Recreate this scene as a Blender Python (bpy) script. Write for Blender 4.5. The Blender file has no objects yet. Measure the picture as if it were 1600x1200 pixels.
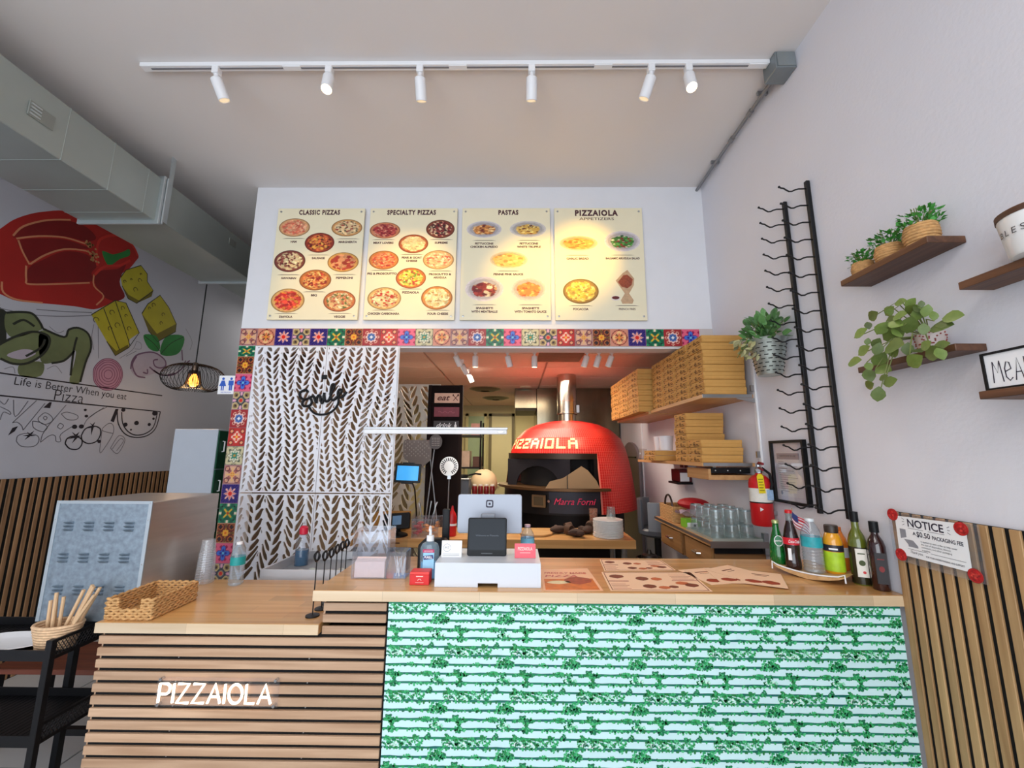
import bpy, bmesh, math, random
import numpy as np
from mathutils import Matrix, Vector
random.seed(7)
R = math.radians
scene = bpy.context.scene
COL = scene.collection
def lin(c):
    return tuple((v/255/12.92 if v/255 <= .04045 else ((v/255+.055)/1.055)**2.4) for v in c[:3])

# ------------------------------------------------------------------ camera
cam = bpy.data.cameras.new('camera')
cam.sensor_width = 36; cam.lens = 636/1600*36; cam.clip_start = .05
camera = bpy.data.objects.new('camera', cam); COL.objects.link(camera)
camera.matrix_world = Matrix(((0.999937, -0.003431, 0.010669, 0.000000), (0.009948, -0.166813, -0.985938, 0.000000), (0.005163, 0.985983, -0.166769, 1.550000), (0.000000, 0.000000, 0.000000, 1.000000)))
scene.camera = camera
# ------------------------------------------------------------------ world: overcast daylight outside the shop front
world = bpy.data.worlds.new('world'); scene.world = world; world.use_nodes = True
bg = world.node_tree.nodes['Background']
bg.inputs[0].default_value = (.80, .90, 1.0, 1); bg.inputs[1].default_value = 1.0
# ------------------------------------------------------------------ exposure
vs = scene.view_settings
vs.view_transform = 'Standard'; vs.look = 'None'; vs.gamma = 1; vs.use_curve_mapping = False
vs.exposure = 0.0
scene.display_settings.display_device = 'sRGB'
# ------------------------------------------------------------------ lamps
def area(name, loc, target, sx, sy, power, color):
    l = bpy.data.lights.new(name, 'AREA'); l.shape = 'RECTANGLE'; l.size = sx; l.size_y = sy
    l.energy = power; l.color = color
    o = bpy.data.objects.new(name, l); COL.objects.link(o); o.location = loc
    o.rotation_euler = (Vector(target)-Vector(loc)).to_track_quat('-Z', 'Y').to_euler()
    return o
def spot(name, loc, target, power, color, angle=50, blend=.7, size=.03):
    l = bpy.data.lights.new(name, 'SPOT'); l.energy = power; l.color = color
    l.spot_size = R(angle); l.spot_blend = blend; l.shadow_soft_size = size
    o = bpy.data.objects.new(name, l); COL.objects.link(o); o.location = loc
    o.rotation_euler = (Vector(target)-Vector(loc)).to_track_quat('-Z', 'Y').to_euler()
    return o
def point(name, loc, power, color, size=.04):
    l = bpy.data.lights.new(name, 'POINT'); l.energy = power; l.color = color; l.shadow_soft_size = size
    o = bpy.data.objects.new(name, l); COL.objects.link(o); o.location = loc
    return o
WARM = (1.0, .76, .46); COOL = (.86, .93, 1.0)
# daylight falling in through the glazed shop front behind the viewer
area('shopfront_daylight', (-1.1, -3.05, 1.55), (-.6, 3, 1.35), 4.4, 2.7, 135, COOL)
sl = bpy.data.lights.new('sun', 'SUN'); sl.energy = 5.0; sl.angle = R(2); sl.color = (1, .95, .88)
sun = bpy.data.objects.new('sun', sl); COL.objects.link(sun); sun.rotation_euler = Vector((.12, 1, -1.25)).to_track_quat('-Z', 'Y').to_euler()
# added fill at ceiling height behind the viewer, no known fixture
area('dining_fill', (-.9, -.9, 3.40), (-.9, -.9, 0), 2.6, 1.2, 45, (1, .97, .93))
# kitchen: added warm fill under the ceiling, no fixtures modelled
area('kitchen_fill', (-.2, 4.0, 2.33), (-.2, 4.0, 0), 1.6, .5, 34, (1, .86, .70))
area('kitchen_rear_fill', (-.2, 6.3, 2.33), (-.2, 6.3, 0), 1.0, .5, 26, (1, .86, .52))
area('corridor_fill', (-2.7, 5.6, 3.40), (-2.7, 5.6, 0), .8, .8, 14, (1, .95, .9))  # added fill that brightens the mural side, no fixture there

# ------------------------------------------------------------------ mesh builder (world coordinates)
class MB:
    def __init__(s): s.v = []; s.f = []; s.c = None
    def add(s, vs, fs):
        b = len(s.v); s.v += [tuple(p) for p in vs]; s.f += [tuple(i+b for i in f) for f in fs]; return s
    def box(s, x0, x1, y0, y1, z0, z1, M=None):
        p = [(x, y, z) for x in (x0, x1) for y in (y0, y1) for z in (z0, z1)]
        if M is not None: p = [M @ Vector(q) for q in p]
        return s.add(p, [(0,1,3,2),(4,6,7,5),(0,4,5,1),(2,3,7,6),(0,2,6,4),(1,5,7,3)])
    def lathe(s, prof, c=(0,0,0), n=20, M=None, cap=True, a0=0, a1=2*math.pi, sx=1, sy=1):
        full = abs(a1-a0-2*math.pi) < 1e-6; k = n if full else n+1
        p = []
        for r, z in prof:
            for i in range(k):
                a = a0+(a1-a0)*i/n
                q = Vector((r*math.cos(a)*sx, r*math.sin(a)*sy, z))
                if M is not None: q = M @ q
                p.append(q+Vector(c))
        f = []
        for j in range(len(prof)-1):
            for i in range(n):
                i2 = (i+1) % k
                f.append((j*k+i, j*k+i2, (j+1)*k+i2, (j+1)*k+i))
        if cap and full:
            if prof[0][0] > 1e-6: f.append(tuple(range(k-1, -1, -1)))
            if prof[-1][0] > 1e-6: f.append(tuple((len(prof)-1)*k+i for i in range(k)))
        return s.add(p, f)
    def tube(s, pts, r=.005, n=8, closed=False, cap=True, flat=None):
        P = [Vector(p) for p in pts]; m = len(P)
        rr = r if isinstance(r, (list, tuple)) else [r]*m
        vs = []; up = None
        for i, p in enumerate(P):
            if closed: d = P[(i+1) % m]-P[i-1]
            else: d = P[min(i+1, m-1)]-P[max(i-1, 0)]
            if d.length < 1e-9: d = Vector((0,0,1))
            d.normalize()
            if up is None:
                up = Vector((0,0,1)) if abs(d.z) < .9 else Vector((1,0,0))
            a = d.cross(up)
            if a.length < 1e-6: a = d.cross(Vector((.3,1,.2)))
            a.normalize(); b = a.cross(d).normalized(); up = b
            for k in range(n):
                t = 2*math.pi*k/n
                vs.append(p+a*(rr[i]*math.cos(t))+b*(rr[i]*math.sin(t)*(flat or 1)))
        fs = []
        for i in range(m if closed else m-1):
            j = (i+1) % m
            for k in range(n):
                k2 = (k+1) % n
                fs.append((i*n+k, j*n+k, j*n+k2, i*n+k2))
        if cap and not closed:
            fs.append(tuple(range(n))); fs.append(tuple((m-1)*n+k for k in range(n-1, -1, -1)))
        return s.add(vs, fs)
    def cyl(s, p0, p1, r, n=14, r1=None):
        return s.tube([p0, p1], [r, r if r1 is None else r1], n)
    def prism(s, poly, M, d=.001, w0=0):
        # polygon in (u, v) of frame M, from w0 to w0+d along its normal
        n = len(poly)
        ar = sum(poly[i][0]*poly[(i+1) % n][1]-poly[(i+1) % n][0]*poly[i][1] for i in range(n))
        if ar < 0: poly = poly[::-1]
        p = [M @ Vector((u, v, w0)) for u, v in poly]+[M @ Vector((u, v, w0+d)) for u, v in poly]
        f = [tuple(range(n-1, -1, -1)), tuple(range(n, 2*n))]
        f += [(i, (i+1) % n, n+(i+1) % n, n+i) for i in range(n)]
        return s.add(p, f)
    def flatpoly(s, poly, M, w=0):
        n = len(poly)
        ar = sum(poly[i][0]*poly[(i+1) % n][1]-poly[(i+1) % n][0]*poly[i][1] for i in range(n))
        if ar < 0: poly = poly[::-1]
        return s.add([M @ Vector((u, v, w)) for u, v in poly], [tuple(range(n))])
    def ell(s, u, v, a, b, M, w=0, n=20, d=.0004, rot=0):
        P = []
        for i in range(n):
            t = 2*math.pi*i/n; x = a*math.cos(t); y = b*math.sin(t)
            P.append((u+x*math.cos(rot)-y*math.sin(rot), v+x*math.sin(rot)+y*math.cos(rot)))
        return s.prism(P, M, d, w)
    def stroke(s, pts, wd, M, w=0, d=.0004, closed=False):
        # a flat painted line of width wd (or a list of widths) through 2D points
        m = len(pts); L = []; Rr = []
        for i in range(m):
            a = pts[i-1] if (closed or i > 0) else pts[i]
            b = pts[(i+1) % m] if (closed or i < m-1) else pts[i]
            dx, dy = b[0]-a[0], b[1]-a[1]; l = math.hypot(dx, dy) or 1
            h = (wd[i] if isinstance(wd, (list, tuple)) else wd)/2
            nx, ny = -dy/l*h, dx/l*h
            L.append((pts[i][0]+nx, pts[i][1]+ny)); Rr.append((pts[i][0]-nx, pts[i][1]-ny))
        b0 = len(s.v)
        for i in range(m):
            s.v.append(tuple(M @ Vector((L[i][0], L[i][1], w+d)))); s.v.append(tuple(M @ Vector((Rr[i][0], Rr[i][1], w+d))))
        for i in range(m if closed else m-1):
            j = (i+1) % m
            s.f.append((b0+2*i, b0+2*i+1, b0+2*j+1, b0+2*j))
        return s
    def sphere(s, c, r, n=12, m=8, sx=1, sy=1, sz=1, M=None):
        return s.lathe([(max(r*math.sin(math.pi*j/m), 0 if 0 < j < m else 0), -r*math.cos(math.pi*j/m)*sz) for j in range(m+1)], c, n, M=M, cap=False, sx=sx, sy=sy)
    def xf(s, M):
        s.v = [tuple(M @ Vector(p)) for p in s.v]; return s

def FRM(o, u, v):
    u = Vector(u).normalized(); v = Vector(v).normalized(); n = u.cross(v)
    return Matrix(((u.x, v.x, n.x, o[0]), (u.y, v.y, n.y, o[1]), (u.z, v.z, n.z, o[2]), (0, 0, 0, 1)))
def FB(Y): return FRM((0, Y, 0), (1,0,0), (0,0,1))          # wall that faces the viewer: u = x, v = z
def FR(X): return FRM((X, 0, 0), (0,-1,0), (0,0,1))         # right-hand wall: u = -y, v = z
def FL(X): return FRM((X, 0, 0), (0,1,0), (0,0,1))          # left-hand wall: u = y, v = z
def FT(Z): return FRM((0, 0, Z), (1,0,0), (0,1,0))          # table top: u = x, v = y

ORIG = {}
def worldloc(o):
    return ORIG[o.name]
def obj(name, mb, mat=None, parent=None, bevel=0, smooth=None, cut=35, seg=1):
    me = bpy.data.meshes.new(name)
    if parent is not None: o0 = Vector(worldloc(parent))
    else:
        a = np.array(mb.v); lo = a.min(0); hi = a.max(0)
        o0 = Vector(((lo[0]+hi[0])/2, (lo[1]+hi[1])/2, lo[2]))
    me.from_pydata([tuple(Vector(p)-o0) for p in mb.v], [], mb.f)
    if bevel:
        bm = bmesh.new(); bm.from_mesh(me)
        bmesh.ops.remove_doubles(bm, verts=bm.verts, dist=1e-6)
        bmesh.ops.recalc_face_normals(bm, faces=bm.faces)
        ed = [e for e in bm.edges if len(e.link_faces) == 2 and e.calc_face_angle(0) > .6]
        bmesh.ops.bevel(bm, geom=ed, offset=bevel, segments=seg, affect='EDGES', profile=.5)
        bm.to_mesh(me); bm.free()
    if mb.c is not None:
        at = me.color_attributes.new('print', 'FLOAT_COLOR', 'POINT')
        at.data.foreach_set('color', np.asarray(mb.c, dtype=np.float32).ravel())
    me.validate()
    me.polygons.foreach_set('use_smooth', [True]*len(me.polygons)); me.set_sharp_from_angle(angle=R(cut))
    me.update()
    if mat is not None: me.materials.append(mat)
    o = bpy.data.objects.new(name, me); COL.objects.link(o)
    ORIG[o.name] = o0
    if parent is not None: o.parent = parent
    else: o.location = o0
    return o
def tag(o, label, cat, group=None):
    o['label'] = label; o['category'] = cat
    if group: o['group'] = group
    return o
def thing(name, label, cat, loc, group=None):
    o = bpy.data.objects.new(name, None); COL.objects.link(o); o.location = loc; o.empty_display_size = .05
    ORIG[o.name] = Vector(loc)
    return tag(o, label, cat, group)
def struct(o): o['kind'] = 'structure'; return o
def stuff(o): o['kind'] = 'stuff'; return o
def lab(o, s): o['label'] = s; return o
def dup(root, loc, label, group=None):
    r = root.copy(); COL.objects.link(r); r.location = loc; r['label'] = label; ORIG[r.name] = Vector(loc)
    if group: r['group'] = group
    for ch in list(root.children):
        c = ch.copy(); COL.objects.link(c); c.parent = r; ORIG[c.name] = Vector(loc)
        for g in list(ch.children):
            d = g.copy(); COL.objects.link(d); d.parent = c; ORIG[d.name] = Vector(loc)
    return r
def piece(name, me, M, parent):
    # a part that shares mesh data; M is its world matrix
    o = bpy.data.objects.new(name, me); COL.objects.link(o)
    if parent is not None:
        o.parent = parent; M = Matrix.Translation(-Vector(worldloc(parent))) @ M
    o.matrix_local = M
    ORIG[o.name] = M.translation.copy()
    return o

# ------------------------------------------------------------------ materials
MATS = {}
def nodes(name):
    m = bpy.data.materials.new(name); m.use_nodes = True; nt = m.node_tree
    return m, nt, nt.nodes['Principled BSDF'], (lambda t: nt.nodes.new(t)), (lambda a, b: nt.links.new(a, b))
def M(name, c, rough=.5, metal=0, var=.06, scale=9, bump=0, bscale=80, emit=0, coat=0, stretch=(1,1,1), ecol=None, spec=.5):
    if name in MATS: return MATS[name]
    m, nt, b, N, L = nodes(name)
    c = lin(c)
    tc = N('ShaderNodeTexCoord'); mp = N('ShaderNodeMapping'); mp.inputs['Scale'].default_value = stretch
    L(tc.outputs['Object'], mp.inputs[0])
    nz = N('ShaderNodeTexNoise'); nz.inputs['Scale'].default_value = scale; nz.inputs['Detail'].default_value = 3; L(mp.outputs[0], nz.inputs['Vector'])
    mx = N('ShaderNodeMix'); mx.data_type = 'RGBA'
    mx.inputs[6].default_value = (*[v*(1-var*1.6) for v in c], 1); mx.inputs[7].default_value = (*[min(v*(1+var*1.6), 1) for v in c], 1)
    L(nz.outputs[0], mx.inputs[0]); L(mx.outputs[2], b.inputs['Base Color'])
    b.inputs['Roughness'].default_value = rough; b.inputs['Metallic'].default_value = metal
    b.inputs['Coat Weight'].default_value = coat; b.inputs['Specular IOR Level'].default_value = spec
    if bump:
        n2 = N('ShaderNodeTexNoise'); n2.inputs['Scale'].default_value = bscale; n2.inputs['Detail'].default_value = 4; L(mp.outputs[0], n2.inputs['Vector'])
        bp = N('ShaderNodeBump'); bp.inputs['Strength'].default_value = bump; bp.inputs['Distance'].default_value = .004
        L(n2.outputs[0], bp.inputs['Height']); L(bp.outputs[0], b.inputs['Normal'])
    if emit:
        b.inputs['Emission Color'].default_value = (*lin(ecol or (255,255,255)), 1); b.inputs['Emission Strength'].default_value = emit
    MATS[name] = m; return m
def WOOD(name, c1, c2, axis=0, rough=.45, fine=1.0, stave=None, rnd=.12, coat=0):
    if name in MATS: return MATS[name]
    m, nt, b, N, L = nodes(name)
    tc = N('ShaderNodeTexCoord'); mp = N('ShaderNodeMapping')
    s = [46*fine]*3; s[axis] = 2.2*fine; mp.inputs['Scale'].default_value = s
    oi = N('ShaderNodeObjectInfo'); ad = N('ShaderNodeVectorMath'); ad.operation = 'ADD'
    cx = N('ShaderNodeCombineXYZ'); ml = N('ShaderNodeMath'); ml.operation = 'MULTIPLY'; ml.inputs[1].default_value = 37
    L(oi.outputs['Random'], ml.inputs[0])
    for i in range(3): L(ml.outputs[0], cx.inputs[i])
    L(tc.outputs['Object'], mp.inputs[0]); L(mp.outputs[0], ad.inputs[0]); L(cx.outputs[0], ad.inputs[1])
    nz = N('ShaderNodeTexNoise'); nz.inputs['Scale'].default_value = 1; nz.inputs['Detail'].default_value = 5; nz.inputs['Distortion'].default_value = .6
    L(ad.outputs[0], nz.inputs['Vector'])
    rp = N('ShaderNodeValToRGB'); rp.color_ramp.elements[0].position = .32; rp.color_ramp.elements[1].position = .68
    rp.color_ramp.elements[0].color = (*lin(c2), 1); rp.color_ramp.elements[1].color = (*lin(c1), 1)
    L(nz.outputs[0], rp.inputs[0]); col = rp.outputs[0]
    hsv = N('ShaderNodeHueSaturation'); mr = N('ShaderNodeMapRange')
    mr.inputs['To Min'].default_value = 1-rnd; mr.inputs['To Max'].default_value = 1+rnd
    L(oi.outputs['Random'], mr.inputs[0]); L(mr.outputs[0], hsv.inputs['Value']); L(col, hsv.inputs['Color']); col = hsv.outputs[0]
    if stave:
        br = N('ShaderNodeTexBrick'); br.inputs['Scale'].default_value = 1; br.inputs['Brick Width'].default_value = stave[0]; br.inputs['Row Height'].default_value = stave[1]
        br.inputs['Mortar Size'].default_value = .0006; br.inputs['Color1'].default_value = (.86,.86,.86,1); br.inputs['Color2'].default_value = (1.1,1.1,1.1,1); br.inputs['Mortar'].default_value = (.75,.72,.7,1)
        br.offset = .37; L(tc.outputs['Object'], br.inputs['Vector'])
        mm = N('ShaderNodeMix'); mm.data_type = 'RGBA'; mm.blend_type = 'MULTIPLY'; mm.inputs[0].default_value = 1
        L(col, mm.inputs[6]); L(br.outputs[0], mm.inputs[7]); col = mm.outputs[2]
    L(col, b.inputs['Base Color']); b.inputs['Roughness'].default_value = rough; b.inputs['Coat Weight'].default_value = coat; b.inputs['Coat Roughness'].default_value = .12
    bp = N('ShaderNodeBump'); bp.inputs['Strength'].default_value = .12; bp.inputs['Distance'].default_value = .002
    L(nz.outputs[0], bp.inputs['Height']); L(bp.outputs[0], b.inputs['Normal'])
    MATS[name] = m; return m
def GLASS(name, tint=(255,255,255), body=.06, rough=.03, refl=1.0):
    # thin clear wall: see-through with a fresnel sheen and a little body colour
    if name in MATS: return MATS[name]
    m = bpy.data.materials.new(name); m.use_nodes = True; nt = m.node_tree; nt.nodes.clear()
    N = nt.nodes.new; L = nt.links.new
    t = N('ShaderNodeBsdfTransparent'); t.inputs[0].default_value = (*lin(tint), 1)
    d = N('ShaderNodeBsdfDiffuse'); d.inputs[0].default_value = (*[min(1, v*1.0) for v in lin(tint)], 1)
    g = N('ShaderNodeBsdfGlossy'); g.inputs['Roughness'].default_value = rough; g.inputs[0].default_value = (1,1,1,1)
    nz = N('ShaderNodeTexNoise'); nz.inputs['Scale'].default_value = 14
    mb = N('ShaderNodeMath'); mb.operation = 'MULTIPLY'; mb.inputs[1].default_value = body*2; L(nz.outputs[0], mb.inputs[0])
    a = N('ShaderNodeMixShader'); L(mb.outputs[0], a.inputs[0]); L(t.outputs[0], a.inputs[1]); L(d.outputs[0], a.inputs[2])
    f = N('ShaderNodeLayerWeight'); f.inputs[0].default_value = .5
    pw = N('ShaderNodeMath'); pw.operation = 'POWER'; pw.inputs[1].default_value = 3.2; L(f.outputs['Facing'], pw.inputs[0])
    mf = N('ShaderNodeMath'); mf.operation = 'MULTIPLY_ADD'; mf.inputs[1].default_value = min(.62*refl, .9); mf.inputs[2].default_value = .035*refl; L(pw.outputs[0], mf.inputs[0])
    x = N('ShaderNodeMixShader'); L(mf.outputs[0], x.inputs[0]); L(a.outputs[0], x.inputs[1]); L(g.outputs[0], x.inputs[2])
    o = N('ShaderNodeOutputMaterial'); L(x.outputs[0], o.inputs[0])
    MATS[name] = m; return m
def PRINT(name='printed_ink', rough=.45):
    if name in MATS: return MATS[name]
    m, nt, b, N, L = nodes(name)
    a = N('ShaderNodeVertexColor'); a.layer_name = 'print'
    nz = N('ShaderNodeTexNoise'); nz.inputs['Scale'].default_value = 400
    L(a.outputs[0], b.inputs['Base Color']); b.inputs['Roughness'].default_value = rough
    MATS[name] = m; return m
def grid(fn, w, h, nx, ny, FM, wz=0, keep=None):
    # flat printed grid: fn(u, v) with u, v arrays in -1..1 gives sRGB 0..255 rows
    u, v = np.meshgrid(np.linspace(-1, 1, nx), np.linspace(-1, 1, ny))
    c = np.clip(np.asarray(fn(u.ravel(), v.ravel()), float), 0, 255)/255
    c = np.where(c <= .04045, c/12.92, ((c+.055)/1.055)**2.4)
    mb = MB()
    mb.v = [tuple(FM @ Vector((a*w/2, b*h/2, wz))) for a, b in zip(u.ravel(), v.ravel())]
    mb.f = [(j*nx+i, j*nx+i+1, (j+1)*nx+i+1, (j+1)*nx+i) for j in range(ny-1) for i in range(nx-1)]
    mb.c = np.c_[c, np.ones(len(c))]
    return mb
def pdisc(fn, a, b, cx, cy, FM, wz=0, nr=19, ns=60):
    # printed elliptical picture: fn(rho, theta, x, y) gives sRGB rows
    rr = np.linspace(0, 1, nr+1)[1:]; th = np.arange(ns)*2*math.pi/ns
    rho = np.r_[0, np.repeat(rr, ns)]; t = np.r_[0, np.tile(th, nr)]
    x, y = rho*np.cos(t), rho*np.sin(t)
    c = np.clip(np.asarray(fn(rho, t, x, y), float), 0, 255)/255
    c = np.where(c <= .04045, c/12.92, ((c+.055)/1.055)**2.4)
    mb = MB(); mb.v = [tuple(FM @ Vector((cx+p*a, cy+q*b, wz))) for p, q in zip(x, y)]
    mb.f = [(0, 1+i, 1+(i+1) % ns) for i in range(ns)]
    mb.f += [(1+j*ns+i, 1+(j+1)*ns+i, 1+(j+1)*ns+(i+1) % ns, 1+j*ns+(i+1) % ns) for j in range(nr-1) for i in range(ns)]
    mb.c = np.c_[c, np.ones(len(c))]
    return mb
_tc = {}
def text(s, FM, h, mat, parent, name='lettering', w=None, bold=0, shear=0, spacing=1, d=.0004, align='CENTER', res=3, sx=1):
    # lettering as a thin mesh: h = capital height, w = overall width; FM = frame at the centre of the baseline
    key = (s, bold, shear, spacing, res, align)
    if key not in _tc:
        cu = bpy.data.curves.new('t', 'FONT'); cu.body = s; cu.size = 1; cu.offset = bold; cu.shear = shear; cu.space_character = spacing
        cu.align_x = align; cu.resolution_u = res; cu.fill_mode = 'FRONT'
        o = bpy.data.objects.new('t', cu); COL.objects.link(o)
        dg = bpy.context.evaluated_depsgraph_get(); me = bpy.data.meshes.new_from_object(o.evaluated_get(dg))
        _tc[key] = ([tuple(v.co) for v in me.vertices], [tuple(p.vertices) for p in me.polygons])
        bpy.data.objects.remove(o); bpy.data.curves.remove(cu); bpy.data.meshes.remove(me)
    vs, fs = _tc[key]
    if not vs: return None
    a = np.array(vs); k = h/.70; kx = k*sx
    if w: kx = w/max(a[:,0].max()-a[:,0].min(), 1e-6)
    if align == 'CENTER': a[:,0] -= (a[:,0].max()+a[:,0].min())/2
    mb = MB(); mb.add([FM @ Vector((p[0]*kx, p[1]*k, d)) for p in a], fs)
    return obj(name, mb, mat, parent)
def at(FM, u, v, w=0): return FM @ Matrix.Translation((u, v, w))

WHITE = M('white_paint', (226,226,230), .6, var=.02, bump=.05, bscale=220)
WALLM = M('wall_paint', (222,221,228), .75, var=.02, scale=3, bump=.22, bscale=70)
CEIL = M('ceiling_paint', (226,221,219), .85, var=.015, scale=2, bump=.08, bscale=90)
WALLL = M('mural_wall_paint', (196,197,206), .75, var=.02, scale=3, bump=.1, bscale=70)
BLACK = M('black_metal', (20,20,23), .42, .3, var=.1)
BLACKP = M('black_plastic', (15,16,19), .45, var=.05, spec=.25)
BACKING = M('black_felt_backing', (9,8,9), .95, var=.1, bump=.2, bscale=400)
SLAT = WOOD('slat_oak', (200,166,136), (170,134,104), 0, .55, .8)
SLATV = WOOD('slat_oak_upright', (190,152,106), (158,118,76), 2, .55, .8)
SLATL = WOOD('slat_walnut_upright', (170,128,88), (128,92,60), 2, .55, .8)
BUTCHER = WOOD('butcher_block', (220,172,112), (192,138,80), 0, .32, .55, stave=(.42,.058), coat=.35, rnd=.02)
NOSING = WOOD('pale_block_edge', (222,200,170), (204,176,140), 0, .45, .4, stave=(.34,.2), rnd=.02)
WALNUT = WOOD('walnut_shelf', (108,70,46), (74,44,28), 1, .5, 1.0)
SHELFW = WOOD('pale_shelf_board', (205,158,106), (182,134,84), 1, .5, .6)
KRAFT = M('kraft_board', (193,143,72), .8, var=.05, scale=30, bump=.05, bscale=200)
KRAFTD = M('kraft_print', (92,58,26), .8)
STEEL = M('brushed_steel', (176,178,180), .32, 1, var=.10, scale=4, stretch=(1,1,30), bump=.03, bscale=60)
GALV = M('galvanised_sheet', (146,160,172), .42, .7, var=.30, scale=48, bump=.03, bscale=40)
DUCT = M('duct_sheet_metal', (166,174,170), .40, .55, var=.08, scale=3)
CHROME = M('chrome', (210,212,215), .15, 1, var=.02)
PAPER = M('white_paper', (238,238,240), .7, var=.02)
INK = M('black_ink', (24,22,26), .7, var=.05)
RED = M('red_gloss', (196,24,30), .35, var=.05)
WICKER = M('woven_straw', (196,150,96), .75, var=.3, scale=90, bump=.4, bscale=160)
WICKERL = M('woven_straw_pale', (222,184,146), .75, var=.25, scale=80, bump=.4, bscale=160)
CLEAR = GLASS('clear_acrylic', (244,246,250), .05)
SIGNCLEAR = GLASS('sign_acrylic', (250,250,252), .02, .05, .35)
TUMBLER = GLASS('tumbler_glass', (238,244,244), .09, .02, 1.6)

# ================================================================== SETTING
XR, XL, YW, ZC, YB, YE = 1.355, -3.5, 2.73, 3.49, -3.2, 7.4
KX0, KZ = -1.90, 2.40
floor = struct(obj('floor', MB().box(XL-.1, XR+.1, YB, YE+.1, -.1, -.006), M('floor_grout', (150,148,146), .8)))
TILEM = M('porcelain_floor_tile', (206,204,202), .28, var=.10, scale=2.5)
t0 = None
for i in range(5):
    for j in range(6):
        x, y = XL+.01+i*.61, 1.5+j*.61
        if t0 is None:
            t0 = obj('floor_tile', MB().box(x, x+.6, y, y+.6, -.006, 0), TILEM, floor, bevel=.0015); me0 = t0.data; x00, y00 = x, y
        else:
            piece('floor_tile', me0, Matrix.Translation(Vector((x-x00, y-y00, 0))+worldloc(floor)), floor)
struct(obj('ceiling', MB().box(XL-.1, XR+.1, YB, YE+.1, ZC, ZC+.12), CEIL))
struct(obj('wall_right', MB().box(XR, XR+.12, YB, YE, 0, ZC), WALLM))
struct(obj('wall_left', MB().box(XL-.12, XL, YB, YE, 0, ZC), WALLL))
struct(obj('wall_rear', MB().box(XL, XR, YE, YE+.1, 0, ZC), M('rear_wall_paint', (214,202,158), .7, var=.03)))
# shop front behind the viewer: piers, head and sill around the glazing
wf = struct(obj('wall_front', MB().box(XL, -3.25, YB-.15, YB, 0, ZC).box(1.10, XR, YB-.15, YB, 0, ZC).box(-3.25, 1.10, YB-.15, YB, 2.95, ZC).box(-3.25, 1.10, YB-.15, YB, 0, .12), WALLM))
wn = struct(obj('window_1', MB().box(-3.25, -3.19, YB-.12, YB-.04, .12, 2.95).box(1.04, 1.10, YB-.12, YB-.04, .12, 2.95).box(-1.1, -1.04, YB-.12, YB-.04, .12, 2.95).box(-3.25, 1.10, YB-.12, YB-.04, .12, .18).box(-3.25, 1.10, YB-.12, YB-.04, 2.89, 2.95), BLACK))
# wall with the menu boards: header over the kitchen opening and its pier
struct(obj('wall_back', MB().box(-1.93, XR, YW, YW+.12, 2.262, ZC).box(-1.93, -1.806, YW, YW+.12, 0, 2.262), WHITE))
struct(obj('wall_kitchen', MB().box(KX0-.03, KX0, YW+.12, YE, 0, ZC), M('kitchen_wall_paint', (112,98,84), .7, var=.03)))
# kitchen dropped ceiling: grid and lay-in tiles
kc = struct(obj('ceiling_kitchen', MB().box(KX0, XR, YW+.12, YE, KZ+.01, KZ+.05), M('ceiling_grid', (190,160,140), .6)))
KT = M('mineral_ceiling_tile', (232,200,180), .9, var=.05, scale=40, bump=.3, bscale=120)
k0 = None
for i in range(3):
    for j in range(8):
        x, y = KX0+.02+i*1.09, YW+.14+j*.565
        if k0 is None:
            k0 = obj('ceiling_tile', MB().box(x, x+1.07, y, y+.548, KZ-.004, KZ+.01), KT, kc, bevel=.002); kx, ky = x, y
        else: piece('ceiling_tile', k0.data, Matrix.Translation(Vector((x-kx, y-ky, 0))+worldloc(kc)), kc)
# rear doors
d1 = struct(obj('door_1', MB().box(-.44, -.08, YE-.05, YE-.01, 0, 2.2), M('door_paint', (206,196,160), .5, var=.02)))
obj('door_frame', MB().box(-.49, -.44, YE-.06, YE-.01, 0, 2.25).box(-.08, -.03, YE-.06, YE-.01, 0, 2.25).box(-.49, -.03, YE-.06, YE-.01, 2.2, 2.25), M('dark_door_frame', (110,98,70), .5), d1)
obj('door_handle', MB().cyl((-.39, YE-.05, 1.02), (-.39, YE-.10, 1.02), .012).cyl((-.39, YE-.10, 1.02), (-.29, YE-.10, 1.02), .009), CHROME, d1)
d2 = struct(obj('door_2', MB().box(-.86, -.58, YE-.05, YE-.01, 0, 2.2), M('green_glass_door', (150,168,136), .2, var=.06)))
obj('door_frame', MB().box(-.91, -.86, YE-.06, YE-.01, 0, 2.25).box(-.58, -.53, YE-.06, YE-.01, 0, 2.25).box(-.91, -.53, YE-.06, YE-.01, 2.2, 2.25), M('pale_door_frame', (190,182,140), .5), d2)

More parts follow.
